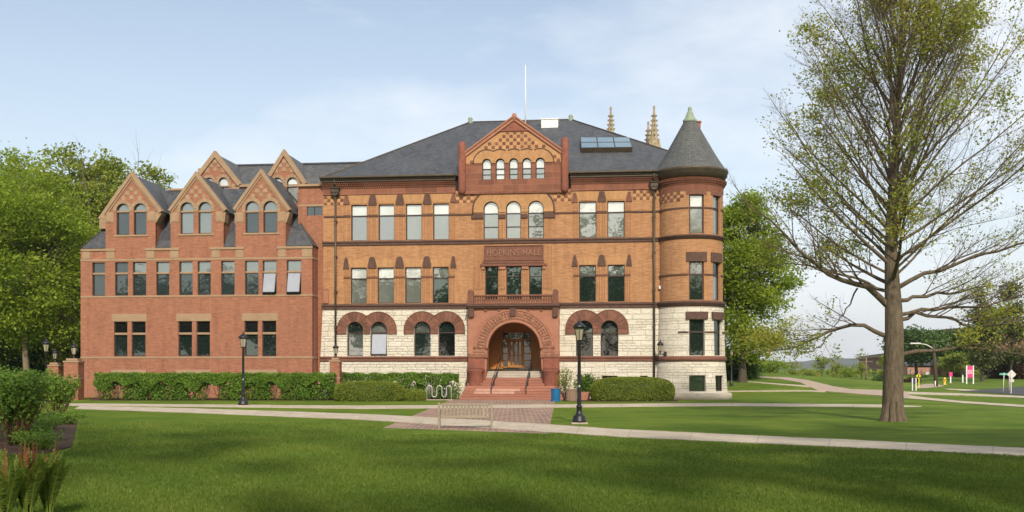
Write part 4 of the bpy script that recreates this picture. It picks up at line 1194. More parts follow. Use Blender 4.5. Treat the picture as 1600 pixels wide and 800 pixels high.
def tower_window(a0, a1, z0, z1, bars, glass, r, depth=0.2, fw=0.055):
    """straight window set across the curve"""
    rr = (r - depth)*math.cos((a1-a0)/2)
    am = (a0+a1)/2; hw = (r-depth)*math.sin((a1-a0)/2)
    ux, uy = math.cos(am), math.sin(am); nx_, ny_ = math.sin(am), -math.cos(am)
    T = lambda u, z, o: (CX + nx_*(rr+o) + ux*u, CY + ny_*(rr+o) + uy*u, z)
    def bx3(mb, u0, u1, za, zb, o0, o1):
        p = [T(u,z,o) for o in (o1, o0) for (u,z) in ((u0,za),(u1,za),(u1,zb),(u0,zb))]
        for q in ((0,1,2,3),(1,5,6,2),(4,0,3,7),(3,2,6,7),(4,5,1,0)): mb.face([p[i] for i in q])
    mb = MB()
    bx3(mb, -hw, -hw+fw, z0, z1, -0.03, 0.06); bx3(mb, hw-fw, hw, z0, z1, -0.03, 0.06)
    bx3(mb, -hw+fw, hw-fw, z1-fw, z1, -0.03, 0.06); bx3(mb, -hw+fw, hw-fw, z0, z0+fw, -0.03, 0.06)
    for zb in bars: bx3(mb, -hw+fw, hw-fw, zb-0.06, zb+0.06, -0.03, 0.08)
    f = mb.build('window', frame_m, hall)
    zs = [z0] + bars + [z1]
    for k in range(len(zs)-1):
        pm = MB(); pm.face([T(-hw,zs[k],0), T(hw,zs[k],0), T(hw,zs[k+1],0), T(-hw,zs[k+1],0)]); pm.build('pane', glass[min(k, len(glass)-1)], f)
A1, A2 = math.asin(7/50.5), math.asin(39.0/50.5)
hw1 = 11.3/50.5/ math.cos(A1) ; hw2 = 0.20
def tw(py_top, py_bot, trans, glasses, r):
    out_ = []
    for i, (a, hwv) in enumerate(((A1, hw1), (A2, hw2))):
        z0, z1 = TF.z(py_bot), TF.z(py_top)
        out_.append((a-hwv, a+hwv, z0, z1))
        tower_window(a-hwv, a+hwv, z0, z1, [TF.z(trans)] if trans else [], glasses[i], r)
    return out_
w3 = tw(303.6, 364.5, 323.5, [[g_sky, g_blind], [g_mid, g_mid]], TR)
w2 = tw(408.5, 468.5, 428.5, [[g_dark, g_mid], [g_mid, g_dark]], TR)
w1 = tw(499, 555.5, 518.5, [[g_dark, g_dark], [g_dark, g_dark]], TR + 0.1)
w0 = tw(586.6, 611.4, None, [[g_dark], [g_black]], TR + 0.24)
zc_ = [mz(483.6), mz(564.6)]
mb = MB(); tower_band(mb, mz(478), mz(384 if False else 284), TR, TR, w3 + w2); mb.build('tower_brickwork', brick_hall, hall)
mb = MB(); tower_band(mb, mz(564), mz(478), TR+0.16, TR+0.06, w1); tower_band(mb, 0.0, mz(564), TR+0.34, TR+0.16, w0); mb.build('tower_stonework', white_stone, hall)
def ring(name, mat, parts, n=64):
    mb = MB(); mb.lathe(parts, CX, CY, n); return mb.build(name, mat, hall)
ring('string_course', dark_stone, [(TR-0.02, mz(383)), (TR+0.07, mz(382.6)), (TR+0.08, mz(379.4)), (TR+0.13, mz(379)), (TR+0.13, mz(376.8)), (TR-0.02, mz(376))])
ring('string_course', dark_stone, [(TR+0.02, mz(483.6)), (TR+0.13, mz(483)), (TR+0.14, mz(479.4)), (TR+0.2, mz(478.6)), (TR+0.2, mz(475.4)), (TR-0.02, mz(474.6))])
ring('string_course', brownstone, [(TR+0.1, mz(564.8)), (TR+0.26, mz(564.2)), (TR+0.25, mz(560.5)), (TR+0.21, mz(558)), (TR+0.1, mz(556.6))])
ring('plinth', pale_step, [(TR+0.2, -0.05), (TR+0.62, -0.05), (TR+0.6, TF.z(616.5)), (TR+0.52, TF.z(614.4)), (TR+0.3, TF.z(614))], 36)
mb = MB(); mb.arcbox(CX, CY, TR-0.1, TR+0.04, TF.z(297.5), TF.z(287.5), -1.7, 1.75, 40); mb.build('frieze', red_frieze, hall)
mb = MB()
for r in range(3):
    for k in range(60):
        a0 = -1.7 + 3.4*(k + 0.5*(r%2))/60; mb.arcbox(CX, CY, TR, TR+0.09+0.08*r, TF.z(287.0-2.9*r), TF.z(284.9-2.9*r), a0, a0+0.03, 1)
for r in range(4): mb.arcbox(CX, CY, TR-0.05, TR+0.03+0.08*r, TF.z(287.2-2.9*r), TF.z(286.7-2.9*r), -1.7, 1.75, 30)
mb.build('dentil_band', red_frieze, hall)
zg = ze
ring('cornice', gutter_m, [(TR-0.1, zg-0.62), (TR+0.17, zg-0.6), (TR+0.20, zg-0.42), (TR+0.30, zg-0.36), (TR+0.30, zg-0.2), (TR+0.35, zg-0.16), (TR+0.37, zg-0.01), (TR+0.31, zg+0.03), (TR+0.1, zg+0.01)])
# dark wedge lintels on the tower
for z0, z1, off, nm, col_ in ((TF.z(303.4), TF.z(292.5), 0.03, 'lintel', brownstone), (TF.z(408.2), TF.z(393.5), 0.07, 'lintel', dark_stone), (TF.z(498.6), TF.z(487), 0.22, 'lintel', dark_stone)):
    for a, hwv in ((A1, hw1*1.38), (A2, hw2*1.4)):
        mb = MB(); mb.arcbox(CX, CY, TR-0.1, TR+off, z0, z1, a-hwv, min(a+hwv, 1.25), 8); mb.build(nm, col_, hall)
for (z0, z1, rr) in ((TF.z(325.4), TF.z(323), TR+0.05), (TF.z(429.6), TF.z(427.4), TR+0.06), (TF.z(520), TF.z(517.5), TR+0.17)):
    for a0, a1 in ((-1.3 if rr < TR+0.1 else -0.4, A1-hw1-0.01), (A1+hw1+0.01, A2-hw2-0.01), (A2+hw2+0.01, 1.6)):
        mb = MB(); mb.arcbox(CX, CY, TR-0.05, rr, z0, z1, a0, a1, 10); mb.build('moulding', dark_stone, hall)
mb = MB(); r_ = random.Random(9)
for rr in range(3):
    for k in range(9):
        a0 = -1.25 + 0.112*k; za = TF.z(313.0 - 5.0*rr); zb = TF.z(308.2 - 5.0*rr)
        if a0 > A1 - hw1*1.4 - 0.11: continue
        if (k + rr) % 2: mb.arcbox(CX, CY, TR-0.05, TR+0.035, za, zb, a0+0.004, a0+0.108, 2, 0, 0.8+0.5*r_.random())
        else: mb.arcbox(CX, CY, TR-0.05, TR+0.008, za, zb, a0+0.002, a0+0.11, 2, 1, 0.9+0.2*r_.random())
mb.build('checker_band', [checker_m, brick_pale], hall)
# conical roof
zt_ = TP.z(189.5); CR = TR + 0.15
mb = MB(); prof = []
for k in range(14):
    t = k/13; prof.append((CR*(1-t) + 0.40*t + (0.14*(1-t)**6), zg + 0.0 + (zt_-zg)*t))
mb.lathe(prof, CX, CY, 72, uref=CR*0.7); cone = mb.build('tower_roof', slate_cone, hall)
mb = MB(); mb.lathe([(0.47, zt_-0.06), (0.49, zt_+0.06), (0.40, zt_+0.12), (0.30, zt_+0.32), (0.19, zt_+0.62), (0.13, zt_+0.72), (0.15, zt_+0.82), (0.09, zt_+0.98), (0, zt_+1.02)], CX, CY, 20); mb.build('tower_finial', copper, cone)
# down pipes with hopper heads
for pxc, bot in ((525.5, 560), (1022, 600)):
    mb = MB(); xx = mx(pxc); yy = YM - 0.22
    mb.tube([(xx, yy, mz(bot)), (xx, yy, mz(302))], 0.075, 8)
    mb.tube([(xx, YM-0.5, mz(281)), (xx-0.03, YM-0.4, mz(287)), (xx, yy, mz(292))], 0.06, 8)
    for zz in (345, 400, 455, 510): mb.box(xx-0.1, xx+0.1, yy-0.09, YM, mz(zz+1), mz(zz-1))
    pipe = mb.build('downpipe', gutter_m, hall)
    mb = MB(); mb.bbox(xx-0.27, xx+0.27, yy-0.22, YM-0.02, mz(301), mz(294.5), 0.04); mb.bbox(xx-0.33, xx+0.33, yy-0.28, YM-0.02, mz(294.4), mz(292.2), 0.04); mb.prism([(xx-0.1, mz(305)), (xx+0.1, mz(305)), (xx+0.27, mz(301.1)), (xx-0.27, mz(301.1))], yy-0.2, YM-0.02)
    mb.build('hopper', gutter_m, pipe)
turn(hall)
mb = MB(); mb.bbox(mx(1029), mx(1032), YM-0.22, YM-0.02, mz(455.5), mz(450.5), 0.03); mb.build('security_light', white_paint, hall)

# ------------------------------------------------------------------ chapel pinnacles behind the roof
YC = 150.0; K = Pl(YC)
chapel = thing('chapel_tower', (K.x(988), YC+3, 0), 'pale gothic chapel tower whose crocketed pinnacles rise behind the hall roof', 'tower')
buff = m_noise('buff_limestone', (0.52,0.41,0.26), (0.29,0.22,0.13), 2.0, 0.9, fine=6, bstr=0.4)
mb = MB(); mb.box(K.x(950), K.x(1029), YC+0.4, YC+7, 0, K.z(250)); mb.build('tower_body', buff, chapel)
def pinnacle(px, ptop, dy, s_=1.0):
    P_ = Pl(YC+dy); x = P_.x(px); zt = P_.z(ptop); y = YC + dy
    mb = MB(); h = 4.2*s_; wv = 0.62*s_
    zb = zt - h*1.28
    mb.box(x-wv*1.05, x+wv*1.05, y-wv*1.05, y+wv*1.05, zb-5, zb)
    for a in (-1, 1):
        for b in (-1, 1):
            mb.box(x+a*wv*0.95-0.12, x+a*wv*0.95+0.12, y+b*wv*0.95-0.12, y+b*wv*0.95+0.12, zb-3.4, zb+0.15)
            mb.lathe([(0.17*s_, zb+0.15), (0.0, zb+1.3*s_)], x+a*wv*0.95, y+b*wv*0.95, 4)
    mb.box(x-wv*1.25, x+wv*1.25, y-wv*1.25, y+wv*1.25, zb-0.12, zb+0.06)
    for fy in (-1,):   # small gablets
        mb.prism([(x-wv, zb), (x+wv, zb), (x, zb+1.1*s_)], y-wv*1.15, y+wv*1.15, back=True)
    mb.lathe([(wv*0.98, zb), (0.10, zt-0.3)], x, y, 8, smooth=False)
    for k in range(7):
        t = 0.08 + 0.84*k/7; r = wv*0.98*(1-t) + 0.1*t; z = zb + (zt-0.3-zb)*t
        for a in range(4):
            an = math.pi/4 + a*math.pi/2 - math.pi/4
            c = (x + (r+0.1)*math.sin(an), y - (r+0.1)*math.cos(an))
            mb.box(c[0]-0.11, c[0]+0.11, c[1]-0.11, c[1]+0.11, z-0.1, z+0.13, 0, 0.7)
    mb.lathe([(0.05, zt-0.5), (0.26, zt-0.32), (0.08, zt-0.2), (0.2, zt-0.08), (0, zt+0.12)], x, y, 6)
    mb.build('pinnacle', buff, chapel)
pinnacle(954.5, 167, 1.0, 1.05); pinnacle(1022, 165.5, 1.0, 1.15); pinnacle(1013, 190, 5.5, 1.1)
# ------------------------------------------------------------------ the red brick annex left of the hall
YW = 70.3
W = RP(YW, 306); wx, wz = W.x, W.z
wing = thing('brick_annex', (0, YW, 0), 'red brick annex with three steep gabled dormers and tan stone trim left of the hall', 'building')
hw_ = []
W2 = [(144,164),(179.6,200),(207.4,228.4),(244,264.5),(280,301),(308.7,329.3),(345.4,366.5),(382.7,404),(410.3,432),(448,470.5)]
for i, (a, b) in enumerate(W2):
    t = 0.24 if i >= 8 else None
    hw_.append(window(wing, YW, wx(a), wx(b), wz(461), wz(408.2), [wz(426)], [g_grey if i >= 8 else g_wing, g_wing if i < 2 else g_wing2], frame_bronze, depth=0.22, tilt=t, barw=0.05,
                      label='upper floor window whose lower sash is swung open' if i >= 8 else None))
    mb = MB(); mb.bbox(wx(a)+0.01, wx(b)-0.01, YW+0.04, YW+0.2, wz(427.6), wz(424.6), 0.02); mb.build('transom', tan_stone, wing)
W1 = [(178,199),(205.6,227.4),(278.7,300),(307,328),(382,403),(409.7,431.5)]
for a, b in W1:
    hw_.append(window(wing, YW, wx(a), wx(b), wz(556.6), wz(502), [wz(521)], [g_dark, g_black], frame_bronze, depth=0.22))
    mb = MB(); mb.bbox(wx(a)+0.01, wx(b)-0.01, YW+0.04, YW+0.2, wz(523), wz(519.4), 0.02); mb.build('transom', tan_stone, wing)
for a, b in ((176,228),(277,329),(380,432)):
    hw_.append(window(wing, YW, wx(a), wx(b), wz(602), wz(584.3), [], [g_black], frame_bronze, depth=0.25))
wall('wall', wing, brick_wing, YW, rect_poly(wx(126), wx(488), 0.0, wz(387)), hw_)
mb = MB()
xa, xb, yk = wx(126), wx(488), 85.0
mb.face([(xb, YW, 0), (xb, YM+0.2, 0), (xb, YM+0.2, wz(387)), (xb, YW, wz(387))]); mb.face([(xa, yk, 0), (xa, YW, 0), (xa, YW, wz(387)), (xa, yk, wz(387))]); mb.face([(XL, yk, 0), (xa, yk, 0), (xa, yk, wz(387)), (XL, yk, wz(387))])
mb.build('side_wall', brick_wing, wing)
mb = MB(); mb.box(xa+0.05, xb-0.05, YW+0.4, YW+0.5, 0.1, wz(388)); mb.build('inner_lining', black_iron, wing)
def wband(name, a, b, top, bot, proud, mat=tan_stone, bev=0.012):
    mb = MB(); mb.bbox(wx(a), wx(b), YW - proud, YW + 0.05, wz(bot), wz(top), bev); return mb.build(name, mat, wing)
for (a, b) in ((126,488),):
    wband('string_course', a-0.3, b+0.3, 403.2, 406.6, 0.025)
    wband('string_course', a-0.3, b+0.3, 461.2, 464, 0.03)
    wband('string_course', a-0.3, b+0.3, 557.2, 560.2, 0.03)
for a, b in ((127,180),(227,280.5),(328.5,382),(432.5,488.5)):
    wband('cornice', a, b, 386.8, 390.6, 0.07)
for a, b in ((128.6,140.4),(166,178.5),(228,241),(265.5,279),(330.5,343.5),(368,380.5),(434.5,446.5),(471.5,487.8)):
    wband('stone_block', a, b, 391, 403, 0.03, bev=0.02)
for a, b in ((174.6,229.2),(275.4,330),(377.8,434)):
    wband('lintel', a, b, 490, 501.8, 0.02); wband('lintel', a-1, b-1, 577.6, 584, 0.02)
for x in (276.5, 329): 
    for t, b_ in ((464.3, 490), (560.4, 577.4)): wband('movement_joint', x, x+0.55, t, b_, 0.004, bev=0.001)
mb = MB(); mb.bbox(wx(134.5), wx(135.1), YW-0.004, YW+0.02, 0.1, wz(560.4), 0.001); mb.build('movement_joint', tan_stone, wing)
# side trim of the return
mb = MB()
for t, b_ in ((403.2,406.6),(461.2,464),(557.2,560.2)): mb.box(xb+0.003, xb+0.03, YW-0.02, YM+0.1, wz(b_), wz(t))
mb.build('return_course', tan_stone, wing)

# ---- roof
yw0, zw0 = YW + 0.03, wz(385.8)
yw1 = YW + 3.5; zw1 = RP(yw1, 266).z(297.0)
xw0, xw1 = wx(125.2), wx(489.5)
rn = yw1 - yw0
mb = MB()
a, b, c, d = (xw0,yw0,zw0), (xw1,yw0,zw0), (xw1-rn,yw1,zw1), (xw0+rn,yw1,zw1)
e, f = (xw0,yw1+rn,zw0), (xw1,yw1+rn,zw0)
mb.face([a,b,c,d]); mb.face([b,f,c]); mb.face([e,a,d]); mb.face([f,e,d,c])
mb.face([a,e,f,b])
wroof = mb.build('roof', slate, wing)
mb = MB(); mb.box(wx(230), wx(300), yw1-0.12, yw1+0.12, zw1-0.05, zw1+0.09); mb.build('ridge_cap', tan_stone, wroof)
for p_, q_ in ((b, c), (a, d)):
    mb = MB(); mb.tube([p_, q_], 0.06, 6); mb.build('hip_cap', gutter_m, wroof)
slope = (zw1 - zw0) / rn
DORM = [  # wall x0,x1; apex; eave left/right; windows; top, springing, bottom
    (165, 243, (206.3, 268.5), (161.5, 331.5), (254, 330.5), [(182,202),(209,228.6)], 318, 366.7),
    (266.7, 349.5, (306.8, 268), (263.5, 327.5), (354.5, 328), [(282,302.3),(310,330.5)], 315.8, 365),
    (368, 446.5, (408.4, 264), (364.5, 325.5), (454.3, 328), [(383.5,404.6),(411.5,433)], 314.2, 363.5)]
for di, (x0, x1, ap, el_, er_, wins, wt, wb) in enumerate(DORM):
    wz = RP(YW, (x0+x1)/2).z
    hl = []
    for a_, b_ in wins:
        hl.append(window(wing, YW-0.002, wx(a_), wx(b_), wz(wb), wz(wt), [wz(329.5)], [g_wing2 if a_ in (282, 310) else g_wing, g_wing2], frame_bronze, arch=True, depth=0.22, barw=0.03))
        mb = MB(); mb.bbox(wx(a_)+0.01, wx(b_)-0.01, YW+0.03, YW+0.19, wz(331.8), wz(328.8), 0.02); mb.build('transom', tan_stone, wing)
    zl = wz(331)
    fr = wall('dormer_front', wing, brick_wing, YW - 0.002, [(wx(x0), W.z(386.9)), (wx(x1), W.z(386.9)), (wx(x1), zl), (wx(er_[0]-3), zl), (wx(ap[0]), wz(ap[1]+3)), (wx(el_[0]+3), zl), (wx(x0), zl)], hl)
    # cheeks
    for xx, sgn in ((wx(x0), -1), (wx(x1), 1)):
        mb = MB()
        yk0 = YW - 0.002; yk1 = yw0 + (zl - zw0)/slope
        q = [(xx, yk0, zw0-0.1), (xx, yk0+0.3, zw0-0.1), (xx, yk1+0.2, zl), (xx, yk0, zl)]
        mb.face(q if sgn > 0 else q[::-1])
        mb.build('cheek', brick_wing, fr)
    # roof
    za_ = wz(ap[1] + 4); yb_a = yw1 + 1.2; 
    yb_e = yw0 + (zl - zw0)/slope + 0.15
    L_, R_, A_ = wx(el_[0]+1), wx(er_[0]-1), wx(ap[0])
    mb = MB()
    q1 = [(A_, YW+0.1, za_), (R_, YW+0.1, zl), (R_, yb_e, zl), (A_, yb_a, za_)]
    q2 = [(L_, YW+0.1, zl), (A_, YW+0.1, za_), (A_, yb_a, za_), (L_, yb_e, zl)]
    mb.face(q1); mb.face(q2)
    mb.face([(R_, YW+0.1, zl-0.01), (wx(x1), YW+0.1, zl-0.01), (wx(x1), yb_e, zl-0.01), (R_, yb_e, zl-0.01)]); mb.face([(wx(x0), YW+0.1, zl-0.01), (L_, YW+0.1, zl-0.01), (L_, yb_e, zl-0.01), (wx(x0), yb_e, zl-0.01)])
    mb.build('dormer_roof', slate, fr)
    # coping along the rakes, kneelers below
    mb = MB()
    for (ex, ey), s_ in ((el_, -1), (er_, 1)):
        A0 = Vector((wx(ap[0]), wz(ap[1]))); E0 = Vector((wx(ex), wz(ey)))
        d_ = (A0 - E0).normalized(); n_ = Vector((-d_.y, d_.x)) * (1 if s_ < 0 else -1)
        th_ = 0.20
        P_ = [E0 - n_*th_, Vector((A0.x, A0.y - th_*1.75)), A0, E0]
        mb.prism([(p.x, p.y) for p in P_], YW - 0.14, YW + 0.32, 0, 1.0, back=True)
        P_ = [E0 - n_*th_*1.65, Vector((A0.x, A0.y - th_*2.75)), Vector((A0.x, A0.y - th_*1.76)), E0 - n_*th_*1.01]
        mb.prism([(p.x, p.y) for p in P_], YW - 0.06, YW + 0.3, 0, 1.0)
    mb.build('coping', tan_stone, fr)
    for xx, s_ in ((x0, -1), (x1, 1)):
        mb = MB(); ex = el_[0] if s_ < 0 else er_[0]
        P_ = [(wx(xx), wz(349)), (wx(xx), wz(332)), (wx(ex - s_*1.5), wz(332)), (wx(ex - s_*2.5), wz(336)), (wx(xx + s_*1.2), wz(348))]
        mb.prism(P_ if s_ > 0 else P_[::-1], YW - 0.02, YW + 0.7, back=True); mb.build('kneeler', tan_stone, fr)
        xi0, xi1 = (xx + 0.4, xx + 12.5) if s_ < 0 else (xx - 12.5, xx - 0.4)
        mb = MB(); mb.bbox(wx(xi0), wx(xi1), YW-0.03, YW+0.05, wz(347.2), wz(331), 0.012); mb.bbox(wx(xi0+2), wx(xi1-2), YW-0.055, YW, wz(345.5), wz(332.8), 0.02); mb.build('stone_block', tan_stone, fr)
    # arched stone heads, sill, chequer stones
    mb = MB(); cs_ = [wx((a_+b_)/2) for a_, b_ in wins]; rr = (wx(wins[0][1]) - wx(wins[0][0]))/2
    voussoirs(mb, cs_, rr+0.005, rr+0.24, wz(wt)-rr, wz(331), YW-0.035, YW+0.04, 7, 0.008, 0.08); mb.build('stone_arch', tan_stone, fr)
    mb = MB(); mb.bbox(wx(wins[0][0]-4), wx(wins[1][1]+4), YW-0.06, YW+0.05, wz(wb+3.2), wz(wb+0.3), 0.015); mb.build('sill', tan_stone, fr)
    mb = MB(); c_ = (wins[0][1]+wins[1][0])/2
    s_ = 6.4; yb0 = wt - 7.5 + 0.5
    for (u, v) in ((0,0),(-1,1),(1,1),(0,2),(0,4)) if False else ((0,0),(-1,1),(1,1),(0,2),(-2,-0.2),(2,-0.2)):
        py1 = wt - 6.5 - v*s_ ; hh = s_ if abs(u) < 2 else s_*1.6
        if abs(u) == 2: py1 += 4
        mb.bbox(wx(c_+(u-0.5)*s_), wx(c_+(u+0.5)*s_), YW-0.03, YW+0.03, wz(py1), wz(py1-hh), 0.015, 0, 0.9 + 0.2*rw.random())
    mb.build('checker_stones', tan_stone, fr)
wz = W.z
# second raked coping behind the first dormer (the annex's left end)
mb = MB(); Y2 = YW + 0.75; Q = RP(Y2, 170)
mb.prism([(Q.x(152.5), Q.z(341)), (Q.x(166), Q.z(341)), (Q.x(199), Q.z(289)), (Q.x(187.5), Q.z(291.5))], Y2, Y2+0.4, back=True)
mb.box(Q.x(155), Q.x(166), Y2+0.02, Y2+0.4, Q.z(357), Q.z(341.1)); mb.build('end_coping', tan_stone, wing)

# ---- rear block with two more gables
YB = YW + 4.2; R_ = RP(YB, 390); bx_, bz_ = R_.x, R_.z
YK = YM + 0.2; LK = RP(YK, 490)
mb = MB(); mb.prism(rect_poly(LK.x(466), XL, 0.0, LK.z(290)), YK, YK+0.3, holes=[rect_poly(LK.x(479.5), LK.x(503.5), LK.z(336.5), LK.z(320.5))])
mb.face([(LK.x(466), 85, 8), (LK.x(466), YK, 8), (LK.x(466), YK, LK.z(290)), (LK.x(466), 85, LK.z(290))])
mb.build('link_wall', brick_wing, wing)
mb = MB(); mb.box(LK.x(466), XL, YK-0.03, YK+0.02, LK.z(322.5), LK.z(319.5)); mb.build('string_course', tan_stone, wing)
mb = MB(); mb.face([(LK.x(479.6), YK+0.1, LK.z(336.4)), (LK.x(503.4), YK+0.1, LK.z(336.4)), (LK.x(503.4), YK+0.1, LK.z(322.6)), (LK.x(479.6), YK+0.1, LK.z(322.6))]); o_ = MB(); o_.box(LK.x(491)-0.02, LK.x(491)+0.02, YK+0.06, YK+0.1, LK.z(336.4), LK.z(322.6)); fr_ = o_.build('window', frame_bronze, wing); mb.build('pane', g_wing, fr_)
mb = MB(); mb.box(LK.x(458), XL+0.2, YK-0.2, YK+0.1, LK.z(291.5), LK.z(287.8)); mb.build('cornice', tan_stone, wing)
RG = [(336.2, 235.5, 295.5, 288, 377, 288, [(319.5,333.5),(340.5,357.5)]), (444, 233.2, 410, 287, 479.5, 286.5, [(425.5,441.5),(448,465.5)])]
mb = MB()
for (ax_, ay, lx, ly, rx, ry, wn) in RG: pass
mb.prism(rect_poly(bx_(304), bx_(478), 9, bz_(289.5)), YB+0.25, YB+0.4); mb.build('rear_wall', brick_wing, wing)
mb = MB(); mb.box(bx_(368), bx_(418), YB-0.05, YB+0.4, bz_(292), bz_(288)); mb.build('cornice', tan_stone, wing)
for (ax_, ay, lx, ly, rx, ry, wn) in RG:
    bz_ = RP(YB, ax_).z
    hl = []
    for a_, b_ in wn:
        hl.append(window(wing, YB, bx_(a_), bx_(b_), bz_(318), bz_(277.5), [bz_(291.5)], [g_mid, g_blind], frame_bronze, arch=True, depth=0.2, barw=0.045))
    g_ = wall('rear_gable', wing, brick_wing, YB, [(bx_(lx+4), bz_(335)), (bx_(rx-4), bz_(335)), (bx_(rx-3), bz_(ry)), (bx_(ax_), bz_(ay+3)), (bx_(lx+3), bz_(ly))], hl)
    mb = MB()
    for (ex, ey), s_ in (((lx, ly), -1), ((rx, ry), 1)):
        A0 = Vector((bx_(ax_), bz_(ay))); E0 = Vector((bx_(ex), bz_(ey)))
        d_ = (A0 - E0).normalized(); n_ = Vector((-d_.y, d_.x)) * (1 if s_ < 0 else -1)
        P_ = [E0 - n_*0.3, Vector((A0.x, A0.y - 0.5)), A0, E0]
        mb.prism([(p.x, p.y) for p in P_], YB - 0.14, YB + 0.35, back=True)
    mb.build('coping', tan_stone, g_)
    mb = MB(); cs_ = [bx_((a_+b_)/2) for a_, b_ in wn]; rr = (bx_(wn[0][1]) - bx_(wn[0][0]))/2
    voussoirs(mb, cs_, rr+0.005, rr+0.22, bz_(277.5)-rr, bz_(290.5), YB-0.035, YB+0.04, 7, 0.008, 0.08); mb.build('stone_arch', tan_stone, g_)
    mb = MB(); mb.bbox(bx_(lx+14), bx_(rx-12), YB-0.04, YB+0.04, bz_(292.3), bz_(290.3), 0.01); mb.build('sill_band', tan_stone, g_)
    mb = MB(); s_ = 6.3
    for (u, v) in ((0,0),(-1,1),(1,1),(0,2),(-2,0.3),(2,0.3)):
        py1 = 268 - v*s_ + (4 if abs(u) == 2 else 0)
        mb.bbox(bx_(ax_+(u-0.5)*s_), bx_(ax_+(u+0.5)*s_), YB-0.03, YB+0.03, bz_(py1), bz_(py1-s_*(1.5 if abs(u)==2 else 1)), 0.015, 0, 0.9+0.2*rw.random())
    mb.build('checker_stones', tan_stone, g_)
    mb = MB(); mb.bbox(bx_(rx-15), bx_(rx-3), YB-0.05, YB+0.3, bz_(303), bz_(288), 0.02); mb.build('kneeler', tan_stone, g_)
    # its roof
    za_, zl_ = bz_(ay+4), bz_(ly)
    mb = MB(); mb.face([(bx_(ax_), YB+0.2, za_), (bx_(rx), YB+0.2, zl_), (bx_(rx), YB+1.5, zl_), (bx_(ax_), YB+6.3, za_)]); mb.face([(bx_(lx), YB+0.2, zl_), (bx_(ax_), YB+0.2, za_), (bx_(ax_), YB+6.3, za_), (bx_(lx), YB+1.5, zl_)]); mb.build('gable_roof', slate_old, g_)
ye2, zr2 = YB + 0.1, RP(YB+4.5, 420).z(258.2)
mb = MB(); xa, xb = bx_(298), XL + 2.2
mb.face([(xa, ye2, bz_(288.4)), (xb, ye2, bz_(288.4)), (xb, YB+4.5, zr2), (xa+0.3, YB+4.5, zr2)]); mb.face([(xb, YB+8.8, bz_(288)), (xa, YB+8.8, bz_(288)), (xa+0.3, YB+4.5, zr2), (xb, YB+4.5, zr2)])
mb.face([(xa, YB+8.8, bz_(288)), (xa, ye2, bz_(288.4)), (xa+0.3, YB+4.5, zr2)])
mb.face([(LK.x(462), YK-0.15, LK.z(288.5)), (XL+0.2, YK-0.15, LK.z(288.5)), (XL+0.2, ye2+0.2, bz_(286.5)), (LK.x(462), ye2+0.2, bz_(286.5))])
rr_ = mb.build('rear_roof', slate_old, wing)
mb = MB(); mb.box(xa+0.3, xb, YB+4.35, YB+4.65, zr2-0.02, zr2+0.1); mb.build('ridge_cap', slate, rr_)
mb = MB(); mb.box(bx_(304), bx_(316), YB+0.6, YB+1.3, 12, bz_(257.5)); mb.build('chimney', tan_stone, wing)

turn(wing)
# ------------------------------------------------------------------ vegetation tools
bark_oak = m_noise('oak_bark', (0.25,0.19,0.125), (0.10,0.075,0.05), 3.4, 0.95, kind='Object', stretch=(3.8,3.8,0.8), bstr=1.0, bdist=0.09, fine=11)
bark_pale = m_noise('pale_bark', (0.27,0.215,0.14), (0.15,0.115,0.075), 2.0, 0.95, kind='Object', stretch=(3,3,0.5), bstr=0.8, bdist=0.04, fine=9)
bark_dark = m_noise('dark_bark', (0.10,0.08,0.055), (0.055,0.045,0.034), 2.0, 0.95, kind='Object', stretch=(3,3,0.5), bstr=0.8, bdist=0.04)
stem_red = m_noise('red_twig_bark', (0.20,0.085,0.045), (0.12,0.06,0.035), 3, 0.9, kind='Object')
leaf_maple = m_leaf('maple_leaf', (0.145,0.205,0.020), (0.255,0.340,0.032), (0.37,0.42,0.06), 0.5)
leaf_olive = m_leaf('olive_leaf', (0.134,0.190,0.027), (0.267,0.312,0.049), (0.424,0.412,0.089), 0.4)
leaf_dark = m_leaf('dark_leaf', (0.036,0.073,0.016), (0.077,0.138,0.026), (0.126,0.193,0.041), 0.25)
leaf_oak = m_leaf('young_oak_leaf', (0.20,0.235,0.035), (0.33,0.35,0.06), (0.50,0.41,0.085), 0.5)
leaf_hedge = m_leaf('hedge_leaf', (0.067,0.134,0.018), (0.142,0.253,0.027), (0.235,0.344,0.049), 0.3)
leaf_yew = m_leaf('yew_leaf', (0.105,0.140,0.016), (0.175,0.215,0.022), (0.27,0.29,0.04), 0.2)
leaf_shrub = m_leaf('shrub_leaf', (0.085,0.160,0.025), (0.160,0.263,0.034), (0.263,0.356,0.056), 0.35)
leaf_copper = m_leaf('copper_leaf', (0.035,0.018,0.010), (0.075,0.034,0.016), (0.11,0.06,0.022), 0.25)
leaf_pine = m_leaf('pine_needle', (0.052,0.072,0.019), (0.104,0.124,0.033), (0.182,0.169,0.052), 0.2)
leaf_fern = m_leaf('fern_leaf', (0.075,0.115,0.018), (0.135,0.185,0.028), (0.21,0.24,0.05), 0.35)
leaf_brown = m_leaf('brown_frond', (0.15,0.065,0.02), (0.24,0.105,0.03), (0.32,0.16,0.05), 0.25)

def unit(v): 
    n = np.linalg.norm(v); return v / n if n > 1e-9 else np.array([0, 0, 1.0])
def rot_about(v, k, a):
    return v*math.cos(a) + np.cross(k, v)*math.sin(a) + k*np.dot(k, v)*(1-math.cos(a))

